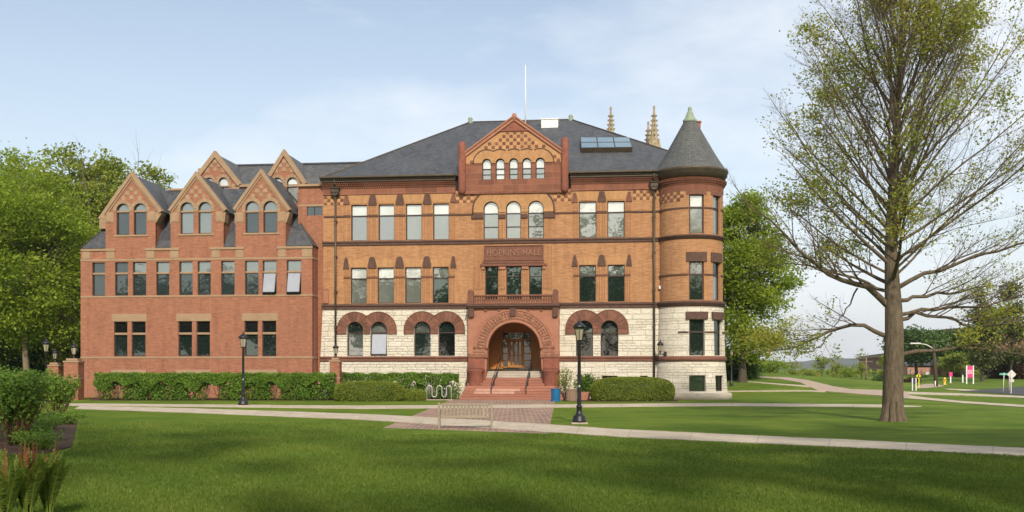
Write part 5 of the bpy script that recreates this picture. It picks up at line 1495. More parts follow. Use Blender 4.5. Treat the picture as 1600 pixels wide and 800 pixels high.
class Tree:
    def __init__(s, seed):
        s.r = np.random.default_rng(seed); s.seg = []; s.tips = []
    def line(s, p, d, L, r0, r1, n, wig, trop):
        pts = [np.array(p, float)]; d = unit(np.array(d, float)); ds = [d]
        st = L / n
        for i in range(n):
            d = unit(d + s.r.normal(0, wig, 3) + np.array([0, 0, trop]))
            pts.append(pts[-1] + d*st); ds.append(d)
        rad = r0 + (r1 - r0) * (np.linspace(0, 1, n+1) ** 0.85)
        return np.array(pts), ds, rad
    def grow(s, p, d, L, r, lvl, spec, axis=None):
        """spec[lvl] = (segments, sides, wiggle, tropism, children, (t0,t1), angle lo, hi, length ratio, radius ratio)"""
        n, sides, wig, trop, nc, (t0, t1), alo, ahi, lr, rr = spec[lvl]
        pts, ds, rad = s.line(p, d, L, r, r*0.28, n, wig, trop)
        s.add(pts, ds, rad, L, lvl, spec)
    def add(s, pts, ds, rad, L, lvl, spec, nc=None):
        n, sides, wig, trop, nch, (t0, t1), alo, ahi, lr, rr = spec[lvl]
        s.seg.append((np.asarray(pts), np.asarray(rad), sides))
        if lvl == len(spec) - 1:
            s.tips.append((pts[-1], ds[-1], lvl)); s.tips.append((pts[len(pts)//2], ds[-1], lvl)); return
        nch = nc or nch
        m = len(pts) - 1
        ph = s.r.random()*6.28
        for k in range(nch):
            t = t0 + (t1-t0)*(k + s.r.random()*0.9)/nch
            i = min(int(t*m), m-1); f = t*m - i
            q = pts[i]*(1-f) + pts[i+1]*f; dd = ds[min(i+1, m)]
            rq = rad[i]*(1-f) + rad[i+1]*f
            ax = unit(np.cross(dd, s.r.normal(0, 1, 3)))
            ax = unit(np.cross(dd, np.array([math.cos(ph), math.sin(ph), 0.3]))); ph += 2.4 + s.r.normal(0, 0.5)
            cd = rot_about(dd, ax, math.radians(alo + (ahi-alo)*s.r.random()))
            cl = L*lr*(1.15 - 0.75*t)*(0.7+0.6*s.r.random())
            s.grow(q, cd, cl, max(0.004, min(rq*0.8, rq*rr*(0.8+0.4*s.r.random()))), lvl+1, spec)
        s.grow(pts[-1], ds[-1], L*lr*0.5, rad[-1], lvl+1, spec)
    def mesh(s, name, mat, parent):
        groups = {}
        for p, r, k in s.seg: groups.setdefault((len(p), k), []).append((p, r))
        Vs, Fs, off = [], [], 0
        for (n, k), lst in groups.items():
            P = np.array([a for a, b in lst]); R = np.array([b for a, b in lst]); Bn = len(lst)
            T = np.zeros_like(P); T[:, 1:-1] = P[:, 2:] - P[:, :-2]; T[:, 0] = P[:, 1]-P[:, 0]; T[:, -1] = P[:, -1]-P[:, -2]
            T /= np.maximum(np.linalg.norm(T, axis=2, keepdims=True), 1e-9)
            ref = np.tile(np.array([0.31, 0.83, 0.05]), (Bn, n, 1)); bad = np.abs((T*ref).sum(2)) > 0.8
            ref[bad] = np.array([0.9, -0.1, 0.2])
            A = np.cross(T, ref); A /= np.maximum(np.linalg.norm(A, axis=2, keepdims=True), 1e-9); Bv = np.cross(T, A)
            an = np.arange(k)*2*np.pi/k
            ring = P[:, :, None, :] + R[:, :, None, None]*(A[:, :, None, :]*np.cos(an)[None, None, :, None] + Bv[:, :, None, :]*np.sin(an)[None, None, :, None])
            Vs.append(ring.reshape(-1, 3))
            base = (np.arange(Bn)*n*k)[:, None, None] + (np.arange(n-1)*k)[None, :, None]
            i0 = base + np.arange(k)[None, None, :]; i1 = base + ((np.arange(k)+1) % k)[None, None, :]
            Fs.append(np.stack([i0, i1, i1+k, i0+k], -1).reshape(-1, 4) + off); off += Bn*n*k
        V = np.concatenate(Vs); Fq = np.concatenate(Fs)
        o = np_mesh(name, V, Fq, mat, parent, tint=np.ones(len(Fq)))
        o.data.polygons.foreach_set('use_smooth', np.ones(len(Fq), bool))
        return o

def leaves(name, C, size, tint, mat, parent, r, up=0.5, aspect=0.62, flat=0.9):
    """a small diamond blade at every point of C"""
    n = len(C); size = np.broadcast_to(np.asarray(size, float), (n,))*(0.65+0.7*r.random(n))
    N = r.normal(0, 1, (n, 3)); N[:, 2] = np.abs(N[:, 2])*flat + up; N /= np.linalg.norm(N, axis=1, keepdims=True)
    A = np.cross(N, r.normal(0, 1, (n, 3))); A /= np.maximum(np.linalg.norm(A, axis=1, keepdims=True), 1e-9)
    Bv = np.cross(N, A)
    V = np.empty((n, 4, 3))
    V[:, 0] = C - A*size[:, None]; V[:, 2] = C + A*size[:, None]
    V[:, 1] = C + Bv*(size*aspect)[:, None] - N*(size*0.12)[:, None]; V[:, 3] = C - Bv*(size*aspect)[:, None] - N*(size*0.12)[:, None]
    return np_mesh(name, V.reshape(-1, 3), np.arange(n*4).reshape(-1, 4), mat, parent, tint=np.clip(tint, 0, 1))

def lump(P, s, ph):
    return (np.sin(P[:, 0]*s + ph) * np.sin(P[:, 1]*s*1.1 + 1.7*ph) + np.sin(P[:, 2]*s*1.3 + 0.6*ph) * np.sin(P[:, 0]*s*0.7 - ph) + np.sin(P[:, 1]*s*0.6 + P[:, 2]*s*0.8 + ph))/2.2

def leafy_tree(name, X, Y, zc, rx, rz, tr, label, group=None, leafm=None, barkm=None, seed=1, clumps=420, per=60, ls=0.14, cs=0.75, thr=-0.25, zb=None, ry=None, taper=0.0, cat='tree', fork=None, tip=0.0, lean=0.0):
    """trunk with limbs; crown = many leaf clumps through an uneven volume, with gaps"""
    r = np.random.default_rng(seed); z0 = th(X, Y) if zb is None else zb
    t = thing(name, (X, Y, z0), label, cat, group)
    ry = ry or rx
    k = int(clumps*2.2)
    U = r.normal(0, 1, (k, 3)); U /= np.linalg.norm(U, axis=1, keepdims=True)
    rad = r.random(k)**0.42
    bump = 1 + 0.20*lump(U*3, 1.6, seed*1.3) + 0.12*lump(U*3, 3.7, seed*0.7)
    sc = np.where(U[:, 2] > 0, 1 - taper*np.abs(U[:, 2]*rad), 1 - tip*np.abs(U[:, 2]*rad))
    Cc = U*rad[:, None]*bump[:, None]*np.array([rx, ry, rz])*np.c_[sc, sc, np.ones(k)]
    keep = lump(Cc, 2.6/ max(1.0, rx*0.45), seed*2.1) > thr
    Cc = Cc[keep][:clumps] + np.array([X, Y, zc])
    m = len(Cc)
    T = Tree(seed + 50)
    spec = [(7, 8, 0.05, 0.02, 9, (0.32, 0.95), 30, 62, 0.62, 0.5), (5, 5, 0.10, 0.05, 6, (0.3, 0.95), 25, 55, 0.55, 0.5), (3, 3, 0.14, 0.04, 0, (0.3, 1), 25, 55, 0.5, 0.5)]
    Ht = max(1.2, zc + rz*0.30 - z0)
    for (dx, ang) in (fork or [(0, lean)]):
        p = (X + dx, Y, z0 - 0.15)
        pts, ds, rd = T.line(p, (math.sin(ang), 0.0, math.cos(ang)), Ht, tr, tr*0.25, 7, 0.04, 0.03)
        rd[0] *= 1.35
        T.add(pts, ds, rd, Ht, 0, spec)
    ok = []
    T.mesh('trunk', barkm or bark_pale, t)
    cl_t = 0.5 + 0.24*r.standard_normal(m)
    C = (Cc[:, None, :] + r.normal(0, 1, (m, per, 3))*np.array([cs, cs, cs*0.55])*0.62).reshape(-1, 3)
    tn = np.repeat(cl_t, per) + r.normal(0, 0.13, m*per)
    leaves('crown', C, ls, tn, leafm or leaf_maple, t, r)
    return t

# ------------------------------------------------------------------ the big oak in front, right
YO = 41.0; O_ = Pl(YO)
ox, oy = O_.x(1396), YO
oak = thing('oak_tree', (ox, oy, 0), 'tall bare-limbed oak just coming into leaf on the lawn right of the tower', 'tree')
T = Tree(21); r = T.r
spec = [(10, 8, 0.035, 0.018, 10, (0.22, 0.97), 20, 46, 0.46, 0.46), (6, 5, 0.07, 0.03, 6, (0.18, 0.97), 22, 50, 0.50, 0.5), (4, 4, 0.10, 0.02, 5, (0.25, 0.98), 25, 60, 0.58, 0.55), (3, 3, 0.15, 0.02, 0, (0, 1), 0, 0, 0, 0)]
tp = [(1397,664,20),(1397,655,17.5),(1396.5,640,16.2),(1396,600,15.2),(1396,560,14.8),(1396,520,14),(1395,480,12.8),(1394,440,11.2),(1393.5,395,9.6),(1394,350,8),(1396,300,7.4),(1399,240,6),(1402,170,4.6),(1406,90,3.2),(1410,0,2),(1413,-80,0.8)]
TP_ = np.array([(O_.x(a), oy + 0.10*math.sin(i*0.9), O_.z(b)) for i, (a, b, c) in enumerate(tp)]); TRd = np.array([c*YO/F for a, b, c in tp])
# finer trunk
tt = np.linspace(0, 1, 46); q = np.linspace(0, 1, len(tp))
TPf = np.stack([np.interp(tt, q, TP_[:, i]) for i in range(3)], 1); TRf = np.interp(tt, q, TRd)
T.seg.append((TPf, TRf, 14))
for k in range(15):    # root flare
    a = k*2*math.pi/15 + 0.3 + 0.2*math.sin(k*2.3)
    T.seg.append((np.array([[ox+0.30*math.cos(a), oy+0.30*math.sin(a), 0.75], [ox+0.36*math.cos(a), oy+0.36*math.sin(a), 0.2], [ox+0.46*math.cos(a), oy+0.46*math.sin(a), -0.1]]), np.array([0.08, 0.13, 0.13]), 8))
def trunk_at(z):
    return np.array([np.interp(z, TPf[:, 2], TPf[:, i]) for i in range(3)]), float(np.interp(z, TPf[:, 2], TRf))
def limb(pxs, r0, dy, nc, lvl=0, wig=0.04):
    P = np.array([(O_.x(a), oy + dy*((i/(len(pxs)-1))**1.2), O_.z(b)) for i, (a, b) in enumerate(pxs)])
    t_ = np.linspace(0, 1, 11); q = np.linspace(0, 1, len(P))
    Pf = np.stack([np.interp(t_, q, P[:, i]) for i in range(3)], 1); Pf[1:-1] += r.normal(0, wig, (9, 3))
    ds = [unit(Pf[min(i+1, 10)] - Pf[max(i-1, 0)]) for i in range(11)]
    L = np.linalg.norm(np.diff(Pf, axis=0), axis=1).sum()
    T.add(Pf, ds, 0.74*r0*(1-0.8*t_**0.9), L, lvl, spec, nc)
limb([(1388,527),(1352,507),(1322,508),(1290,522),(1262,534),(1228,546),(1195,548)], 0.13, -0.8, 13)
limb([(1300,520),(1282,540),(1262,549),(1240,553)], 0.05, -0.6, 6, 1)
limb([(1388,478),(1362,458),(1338,446),(1305,438),(1270,418),(1235,392),(1200,365),(1165,338)], 0.19, -1.6, 15)
limb([(1340,450),(1325,480),(1312,500),(1298,515)], 0.05, 0.2, 2, 2)
limb([(1386,455),(1350,438),(1310,425),(1262,408),(1225,410)], 0.10, 1.2, 10)
limb([(1404,556),(1432,549),(1462,549),(1490,542),(1514,538)], 0.14, -1.2, 2)
limb([(1505,540),(1535,548),(1570,554),(1615,560)], 0.05, -1.8, 14, 1)
limb([(1404,500),(1428,491),(1462,490),(1500,497),(1532,510),(1575,508),(1630,500)], 0.12, 1.5, 14)
limb([(1403,492),(1445,484),(1500,484),(1560,470),(1620,455)], 0.11, -1.0, 13)
limb([(1402,470),(1440,462),(1500,456),(1560,445),(1630,432)], 0.12, 2.2, 13)
limb([(1402,450),(1450,428),(1510,405),(1580,385),(1640,370)], 0.13, -2.0, 14)
# upswept limbs all round
ga = 0.0
for k in range(74):
    u = (k + 0.5)/74
    z = 5.4 + 10.2*u**1.05
    ga += 2.399 + r.normal(0, 0.25)
    p, tr_ = trunk_at(z)
    elv = math.radians(20 + 52*u**0.55 + r.normal(0, 6))
    d = np.array([math.cos(ga)*math.cos(elv), math.sin(ga)*math.cos(elv), math.sin(elv)])
    side = abs(math.cos(ga))
    L = 0.5
    while L < 10.5:
        q_ = p + d*L + np.array([0, 0, 0.035*L*L]); hr = math.hypot(q_[0]-ox, q_[1]-oy)
        lim = float(np.interp(q_[2], [4, 7, 12, 15.5, 18, 20.5], [4.6, 5.4, 4.7, 3.6, 2.6, 0.8]))*(1.0 + 0.30*max(0.0, math.cos(ga)))
        if hr > lim: break
        L += 0.25
    L *= 0.82 + 0.26*r.random()
    T.grow(p, d, L, min(tr_*0.55, 0.075*(1-0.45*u)*(0.7+0.6*r.random())), 0, spec)
T.mesh('trunk', bark_oak, oak)
tips = np.array([a for a, b, c in T.tips])
tpx = 800 + tips[:, 0]*F/tips[:, 1]; tpy = HY - (tips[:, 2]-HC)*F/tips[:, 1]
def g2(cx, cy, sx, sy): return np.exp(-((tpx-cx)/sx)**2 - ((tpy-cy)/sy)**2)
dens = 0.24 + 0.55*g2(1290,130,50,80) + 0.75*g2(1265,250,45,60) + 0.5*g2(1480,40,90,60) + 0.6*g2(1560,110,70,60) + 0.35*g2(1330,330,80,60) + 1.2*g2(1560,560,75,30) + 2.6*g2(1250,545,75,32) + 1.6*g2(1320,425,60,28) + 0.35*g2(1500,300,90,70) + 0.5*g2(1560,480,60,40) + 0.45*g2(1215,400,50,50)
lm = lump(tips, 1.5, 4.2)
lm2 = lump(tips, 3.1, 0.7)
keep = r.random(len(tips)) < np.clip(0.185*dens*np.clip(0.10 + 1.7*lm + 1.3*lm2, 0, 2.4), 0.003, 0.85)
tk = tips[keep]; per = 14
C = (tk[:, None, :] + r.normal(0, 0.19, (len(tk), per, 3))).reshape(-1, 3)
tn = np.repeat(0.42 + 0.28*lump(tk, 0.9, 1.1) + 0.18*r.standard_normal(len(tk)), per)
leaves('crown', C, 0.058, tn, leaf_oak, oak, r, up=0.3)

# ------------------------------------------------------------------ trees left of the annex
def ltree(name, px, Y, ytop, ybot, half, tr, label, **kw):
    P = Pl(Y); zt, zbt = P.z(ytop), P.z(ybot)
    return leafy_tree(name, P.x(px), Y, (zt+zbt)/2, half*Y/F, (zt-zbt)/2, tr, label, **kw)
LT = 'trees left of the annex'
ltree('maple_tree', 42, 80, 256, 545, 108, 0.30, 'bright green maple filling the left edge, trunk leaning behind the lamp post', group=LT, seed=3, clumps=900, per=46, ls=0.13, cs=0.9, thr=-0.22)
ltree('maple_tree', 104, 84, 340, 560, 50, 0.26, 'tree with pale twin trunk close to the annex wall', group=LT, seed=5, leafm=leaf_olive, clumps=380, per=55, ls=0.12, cs=0.75, fork=[(-0.2, -0.10), (0.25, 0.09)], thr=-0.3)
ltree('broadleaf_tree', 95, 93, 243, 500, 62, 0.3, 'tall olive tree with a loose top behind the bright maple', group=LT, seed=8, leafm=leaf_olive, clumps=620, per=44, ls=0.16, cs=0.9, thr=-0.35)
ltree('broadleaf_tree', 172, 95, 246, 470, 58, 0.28, 'olive tree topping out above the leftmost dormer of the annex', group=LT, seed=12, leafm=leaf_olive, clumps=560, per=42, ls=0.16, cs=0.9, thr=-0.35)
ltree('broadleaf_tree', 238, 99, 245, 440, 26, 0.2, 'thin loose crown peeping up between the first two dormers', group=LT, seed=14, leafm=leaf_olive, clumps=170, per=34, ls=0.15, cs=0.8, thr=-0.25)
ltree('broadleaf_tree', 18, 97, 252, 480, 60, 0.3, 'tall tree at the far left corner behind the bright maple', group=LT, seed=17, leafm=leaf_olive, clumps=600, per=42, ls=0.16, cs=0.9, thr=-0.35)
ltree('broadleaf_tree', -90, 84, 230, 560, 95, 0.34, 'big green tree cut by the left border', group=LT, seed=19, clumps=700, per=50, ls=0.15, cs=1.0)
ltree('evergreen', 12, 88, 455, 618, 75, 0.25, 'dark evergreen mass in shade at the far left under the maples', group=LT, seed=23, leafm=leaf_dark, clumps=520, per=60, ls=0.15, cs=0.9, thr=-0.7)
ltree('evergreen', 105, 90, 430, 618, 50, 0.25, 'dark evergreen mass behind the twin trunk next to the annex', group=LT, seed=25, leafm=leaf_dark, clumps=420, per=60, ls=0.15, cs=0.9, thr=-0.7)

# ------------------------------------------------------------------ trees right of the tower and far away
ltree('maple_tree', 1160, 92, 288, 575, 82, 0.34, 'full green maple rising behind the round tower', seed=31, leafm=leaf_maple, clumps=900, per=42, ls=0.14, cs=0.85, thr=-0.05, barkm=bark_dark, taper=0.42)
ltree('evergreen', 1150, 97, 545, 602, 32, 0.15, 'dark green bush at the foot of the tower', seed=33, leafm=leaf_dark, clumps=200, per=60, ls=0.13, cs=0.6, thr=-0.7, cat='bush')
SH = 'spring bushes along the rise'
for i, (px, Y, yt, yb, half, lf, lab, nm, th_) in enumerate([
    (1205, 138, 557, 592, 30, leaf_maple, 'fresh green bush on the crest of the drive', 'bush', -0.4),
    (1180, 150, 562, 592, 22, leaf_olive, 'brownish bush left of the fresh green one on the crest', 'bush', -0.3),
    (1242, 150, 566, 592, 9, leaf_olive, 'small thin bush beside the fresh green one on the crest', 'bush', -0.1),
    (1284, 160, 553, 592, 11, leaf_olive, 'thin young tree standing before the hills', 'young_tree', 0.1),
    (1307, 165, 551, 594, 10, leaf_olive, 'second thin young tree counted rightwards before the hills', 'young_tree', 0.0),
    (1326, 172, 572, 597, 18, leaf_maple, 'low green bush between the thin young trees', 'bush', -0.2),
    (1262, 170, 577, 596, 14, leaf_olive, 'low olive bush left of the thin young trees', 'bush', -0.2),
    (1346, 160, 549, 600, 8, leaf_olive, 'thin young tree at the corner of the far brick building', 'young_tree', 0.0),
    (1384, 150, 552, 602, 7, leaf_olive, 'yellowish tree just left of the oak trunk', 'young_tree', -0.1),
    (1377, 140, 588, 602, 11, leaf_dark, 'dark low bush just left of the oak trunk', 'bush', -0.6)]):
    ltree(nm, px, Y, yt, yb, half, 0.10, lab, group=SH, seed=60+i, leafm=lf, clumps=int(3.4*half) if 'thin' in lab else 90, per=26, ls=0.13, cs=0.5, thr=th_, cat='bush' if nm == 'bush' else 'tree', barkm=bark_dark)
FT = 'trees along the far road'
ltree('maple_tree', 1432, 168, 517, 563, 44, 0.3, 'round dark green tree right of the oak trunk', group=FT, seed=81, leafm=leaf_dark, clumps=420, per=46, ls=0.24, cs=1.1, thr=-0.35, barkm=bark_dark)
ltree('maple_tree', 1487, 172, 517, 562, 40, 0.3, 'round dark green tree behind the pink banner', group=FT, seed=82, leafm=leaf_dark, clumps=380, per=46, ls=0.24, cs=1.1, thr=-0.35, barkm=bark_dark)
ltree('young_tree', 1493, 150, 552, 592, 19, 0.13, 'small tree with reddish young leaves beside the low house', group=FT, seed=83, leafm=leaf_olive, clumps=130, per=30, ls=0.17, cs=0.7, thr=0.0, barkm=bark_dark)
ltree('copper_beech', 1588, 138, 548, 600, 46, 0.3, 'dark copper-leaved tree in front of the right hand brick building', group=FT, seed=84, leafm=leaf_copper, clumps=200, per=40, ls=0.2, cs=0.8, thr=-0.2, barkm=bark_dark)
ltree('pine_tree', 1535, 128, 452, 585, 24, 0.2, 'tall loose pine left of the right hand brick building', group=FT, seed=85, leafm=leaf_pine, clumps=150, per=44, ls=0.17, cs=0.95, thr=-0.05, barkm=bark_dark, taper=0.5)
ltree('pine_tree', 1579, 135, 440, 570, 26, 0.2, 'tall loose pine close to the right border', group=FT, seed=86, leafm=leaf_pine, clumps=150, per=44, ls=0.17, cs=0.95, thr=-0.05, barkm=bark_dark, taper=0.5)
for i, (px, Y, yt, yb, half, lf, lab) in enumerate([
    (1468, 152, 589, 602, 13, leaf_dark, 'rounded dark bush in front of the low brick house'),
    (1424, 128, 595, 604, 12, leaf_copper, 'low reddish bush just right of the oak trunk'),
    (1517, 150, 575, 590, 9, leaf_olive, 'pale flowering bush right of the pink banner'),
    (1440, 150, 588, 600, 9, leaf_dark, 'dark bush behind the yellow crossing sign'),
    (1606, 140, 582, 594, 12, leaf_dark, 'dark low bush at the right border behind the white sign')]):
    ltree('bush', px, Y, yt, yb, half, 0.06, lab, group='bushes along the far road', seed=90+i, leafm=lf, clumps=70, per=50, ls=0.15, cs=0.55, thr=-0.7, cat='bush', barkm=bark_dark)
# far-off wood closing the view beyond the lawn
def wood(name, spans, seed, label):
    r = np.random.default_rng(seed); Cs = []; tn = []
    for (x0, x1, Y, h) in spans:
        n = int((x1-x0)*F/Y*0 + (x1-x0)*3.0)
        cx = r.uniform(x0, x1, n); cy = Y + r.uniform(-6, 6, n); cz = terr(cx, cy) + h*(0.25 + 0.75*r.random(n)**0.8)*(0.75+0.25*np.sin(cx*0.35+seed)+0.1*np.sin(cx*0.9))
        c = (np.c_[cx, cy, cz][:, None, :] + r.normal(0, 1, (n, 34, 3))*min(0.9, 0.25 + h*0.12)).reshape(-1, 3)
        Cs.append(c); tn.append(np.repeat(0.5+0.25*r.standard_normal(n), 34))
    o = leaves(name, np.concatenate(Cs), 0.34, np.concatenate(tn), leaf_olive, None, r)
    return tag(o, label, 'wood', kind='stuff')
wood('far_wood', [(48, 84, 200, 0.35), (-200, -60, 130, 14.0), (90, 190, 240, 2.5)], 5, 'far wood closing the view beyond the lawn')
# tree belt on the viewer's side of the lawn, seen mirrored in the windows
def belt():
    r = np.random.default_rng(77); Cs = []; tn = []
    for i in range(24):
        x = -128 + i*7.8 + r.normal(0, 1.5); y = -34 + r.normal(0, 7); h = 15 + 6*r.random(); rx = 4.2 + 1.6*r.random()
        m = 240
        U = r.normal(0, 1, (m, 3)); U /= np.linalg.norm(U, axis=1, keepdims=True); U *= (r.random(m)**0.4)[:, None]
        c = U*np.array([rx, rx, h*0.38]) + np.array([x, y, h*0.6])
        Cs.append((c[:, None, :] + r.normal(0, 0.55, (m, 22, 3))).reshape(-1, 3)); tn.append(np.repeat(0.5+0.25*r.standard_normal(m), 22))
    TR_ = []
    for (x, y, z, rx, rz, m) in ((-11.5, 4.5, 11.5, 6.5, 3.4, 62), (10.5, 4.5, 11.5, 6.5, 3.4, 66), (1.0, -6.0, 13, 6.5, 3.4, 36), (16.5, 13.5, 12.5, 5.5, 3.6, 60), (-17.5, 13.5, 12.5, 5.5, 3.6, 90), (5.0, -3.5, 20, 7.0, 3.8, 34), (-7.0, -2.5, 22, 7.5, 3.8, 40), (14.0, 1.5, 21, 6.5, 3.6, 40)):
        U = r.normal(0, 1, (m, 3)); U /= np.linalg.norm(U, axis=1, keepdims=True); U *= (r.random(m)**0.45)[:, None]
        c = U*np.array([rx, rx, rz]) + np.array([x, y, z])
        Cs.append((c[:, None, :] + r.normal(0, 0.45, (m, 22, 3))).reshape(-1, 3)); tn.append(np.repeat(0.5+0.25*r.standard_normal(m), 22))
        T_ = Tree(int(abs(x*10)) + 3); T_.grow((x, y, -0.2), (0, 0, 1), z + 1.5, 0.3, 0, [(7, 7, 0.04, 0.02, 10, (0.45, 0.95), 35, 65, 0.45, 0.5), (4, 4, 0.1, 0.05, 0, (0, 1), 0, 0, 0, 0)]); TR_ += T_.seg
    T_ = Tree(1); T_.seg = TR_; tag(T_.mesh('belt_trunks', bark_dark, None), 'trunks of the belt of trees on the near side of the lawn', 'wood', kind='stuff')
    o = leaves('tree_belt', np.concatenate(Cs), 0.34, np.concatenate(tn), leaf_dark, None, r)
    return tag(o, 'belt of trees mirrored in the hall windows', 'wood', kind='stuff')
belt()

# ------------------------------------------------------------------ hedges
def boxleaf(r, n, x0, x1, y0, y1, z0, z1, zjit=0.0, edge=0.7):
    P = np.c_[r.uniform(x0, x1, n), r.uniform(y0, y1, n), r.uniform(z0, z1, n)]
    f = r.integers(0, 4, n)      # push many leaves to the faces
    k = r.random(n) < edge
    P[k & (f <= 1), 1] = y0 + np.abs(r.normal(0, 0.05, (k & (f <= 1)).sum()))
    P[k & (f == 2), 2] = z1 - np.abs(r.normal(0, 0.05, (k & (f == 2)).sum()))
    return P
def leggy_hedge(name, px0, px1, Y0, Y1, top, mid, label, seed, n, group=None, step=0.75, per_m=None):
    r = np.random.default_rng(seed); Pn = Pl(Y0); x0, x1 = Pn.x(px0), Pn.x(px1); z1, zm = Pn.z(top), Pn.z(mid)
    t = thing(name, ((x0+x1)/2, Y0, 0), label, 'hedge', group)
    P = boxleaf(r, n, x0, x1, Y0, Y1, zm, z1)
    low = zm + (0.20 + 0.20*np.sin(P[:, 0]*2.1+seed) + 0.22*np.sin(P[:, 0]*4.3+1.3*seed))*1.0
    P[:, 2] = low + (z1 - low)*(P[:, 2]-zm)/(z1-zm)
    P[:, 1] += 0.10*np.sin(P[:, 0]*3.1+seed)*np.sin(P[:, 2]*5)
    P[:, 2] += 0.035*np.sin(P[:, 0]*5.3)*(P[:, 2] > z1-0.2) + r.normal(0, 0.015, n)
    n2 = n//2   # straggling sprays reaching down
    nc_ = int((x1-x0)*5); cx = r.uniform(x0, x1, nc_); Q = np.c_[np.repeat(cx, n2//nc_+1)[:n2] + r.normal(0, 0.16, n2), r.uniform(Y0+0.05, Y1-0.2, n2), r.uniform(0.08, zm+0.3, n2)]
    P = np.concatenate([P, Q])
    leaves('foliage', P, 0.062, 0.48 + 0.22*lump(P, 2.4, seed) + 0.16*r.standard_normal(len(P)), leaf_hedge, t, r, up=0.2, flat=0.6)
    mb = MB()
    for k in range(int((x1-x0)/step)):
        xx = x0 + step*(k+0.5) + r.normal(0, 0.1); yy = (Y0+Y1)/2 + r.normal(0, 0.12)
        for j in range(7):
            a = r.normal(0, 0.30); b = r.normal(0, 0.3)
            mb.tube([(xx+r.normal(0, .05), yy, -0.05), (xx+a*0.4, yy+b*0.4, zm*0.55), (xx+a, yy+b*0.8, z1-0.15)], [0.024, 0.018, 0.008], 5)
    mb.build('stems', bark_pale, t)
    return t
leggy_hedge('hedge', 146, 520, 66.0, 67.5, 583.5, 607, 'long leggy green hedge with bare stems along the foot of the red annex', 4, 34000)
HG = 'square clipped shrubs in front of the white stone base'
for i, (a, b, yt, lab) in enumerate([(508,545,583,'leftmost square shrub under the pier lantern, next to the long hedge'),(548,576,584,'square shrub showing above the left end of the rounded hedge'),(578,617,584,'square shrub showing above the right end of the rounded hedge'),(619,664,583,'square leggy shrub right of the rounded hedge'),(666,716,584,'square shrub behind the bicycle rack')]):
    leggy_hedge('shrub', a, b, 68.3, 69.6, yt, 606, lab, 30+i, int(70*(b-a)), HG, 0.6)

def clipped(name, px0, px1, Y0, dep, top, label, seed, n, group=None, pw=3.2):
    r = np.random.default_rng(seed); Pn = Pl(Y0); x0, x1 = Pn.x(px0), Pn.x(px1); z1 = Pn.z(top); yc = Y0 + dep/2
    t = thing(name, ((x0+x1)/2, yc, 0), label, 'bush', group)
    a, b, c = (x1-x0)/2, dep/2, z1*0.62; zc_ = z1 - c
    U = r.normal(0, 1, (n, 3)); U /= np.linalg.norm(U, axis=1, keepdims=True)
    s_ = (np.abs(U)**pw).sum(1)**(-1/pw)
    # sample boxier: scale normals to axes
    P = U*s_[:, None]*np.array([a, b, c])*(1 - 0.09*r.random(n)**2)[:, None]
    P += 0.035*lump(P, 5.0, seed)[:, None]*U
    P += np.array([(x0+x1)/2, yc, zc_]); P = P[P[:, 2] > 0.03]
    leaves('foliage', P, 0.042, 0.45 + 0.16*lump(P, 3.5, seed) + 0.2*r.standard_normal(len(P)), leaf_yew, t, r, up=0.1, flat=0.5)
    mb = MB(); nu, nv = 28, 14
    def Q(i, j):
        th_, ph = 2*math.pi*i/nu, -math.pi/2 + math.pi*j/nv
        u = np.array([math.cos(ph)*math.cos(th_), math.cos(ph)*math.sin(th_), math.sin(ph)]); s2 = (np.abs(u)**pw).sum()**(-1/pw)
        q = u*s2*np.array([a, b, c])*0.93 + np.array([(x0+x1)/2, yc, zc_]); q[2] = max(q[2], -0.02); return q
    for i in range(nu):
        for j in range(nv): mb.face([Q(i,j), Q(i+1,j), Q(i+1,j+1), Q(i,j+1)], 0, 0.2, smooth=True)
    mb.build('shade_core', leaf_dark, t)  # inner core coloured darker than the leaves, standing in for shade inside the bush
    return t
clipped('clipped_bush', 519, 629, 64.3, 1.9, 595.5, 'wide rounded clipped bush left of the entrance steps', 51, 26000)
clipped('clipped_bush', 627, 664, 65.2, 1.3, 608.5, 'small low clipped bush between the wide one and the bicycle rack', 52, 8000)
clipped('clipped_bush', 925, 1058, 64.6, 2.4, 589.5, 'large rounded clipped bush right of the entrance near the tower', 53, 34000)

def shrub(name, X, Y, H, R, nst, label, seed, leafm, stemm, n, ls=0.05, zlo=0.45, group=None, cat='shrub', stem_r=0.012):
    r = np.random.default_rng(seed); z0 = th(X, Y); t = thing(name, (X, Y, z0), label, cat, group)
    mb = MB(); tips_ = []
    for k in range(nst):
        a = r.random()*6.283; q = r.random()**0.6
        bx0 = (X + 0.28*R*q*math.cos(a), Y + 0.28*R*q*math.sin(a), z0-0.03)
        e = (X + R*q*math.cos(a), Y + R*q*math.sin(a), z0 + H*(0.72+0.3*r.random()))
        mid = tuple((b*0.45+c*0.55) + r.normal(0, 0.04) for b, c in zip(bx0, e))
        mb.tube([bx0, mid, e], [stem_r, stem_r*0.75, stem_r*0.3], 4); tips_.append((bx0, mid, e))
    mb.build('stems', stemm, t)
    P = []
    for k in range(n):
        b, m_, e = tips_[r.integers(len(tips_))]; u = zlo + (1.06-zlo)*r.random()**0.8
        p = np.array(m_)*(1-(u-0.5)*2) + np.array(e)*(u-0.5)*2 if u > 0.5 else np.array(b)*(1-2*u)+np.array(m_)*2*u
        P.append(p + r.normal(0, 0.085*min(1.6, R+0.3), 3))
    P = np.array(P)
    leaves('foliage', P, ls, 0.45 + 0.25*lump(P, 3.0, seed) + 0.18*r.standard_normal(len(P)), leafm, t, r, up=0.4)
    return t
BD = 'shrubs in the mulch bed'
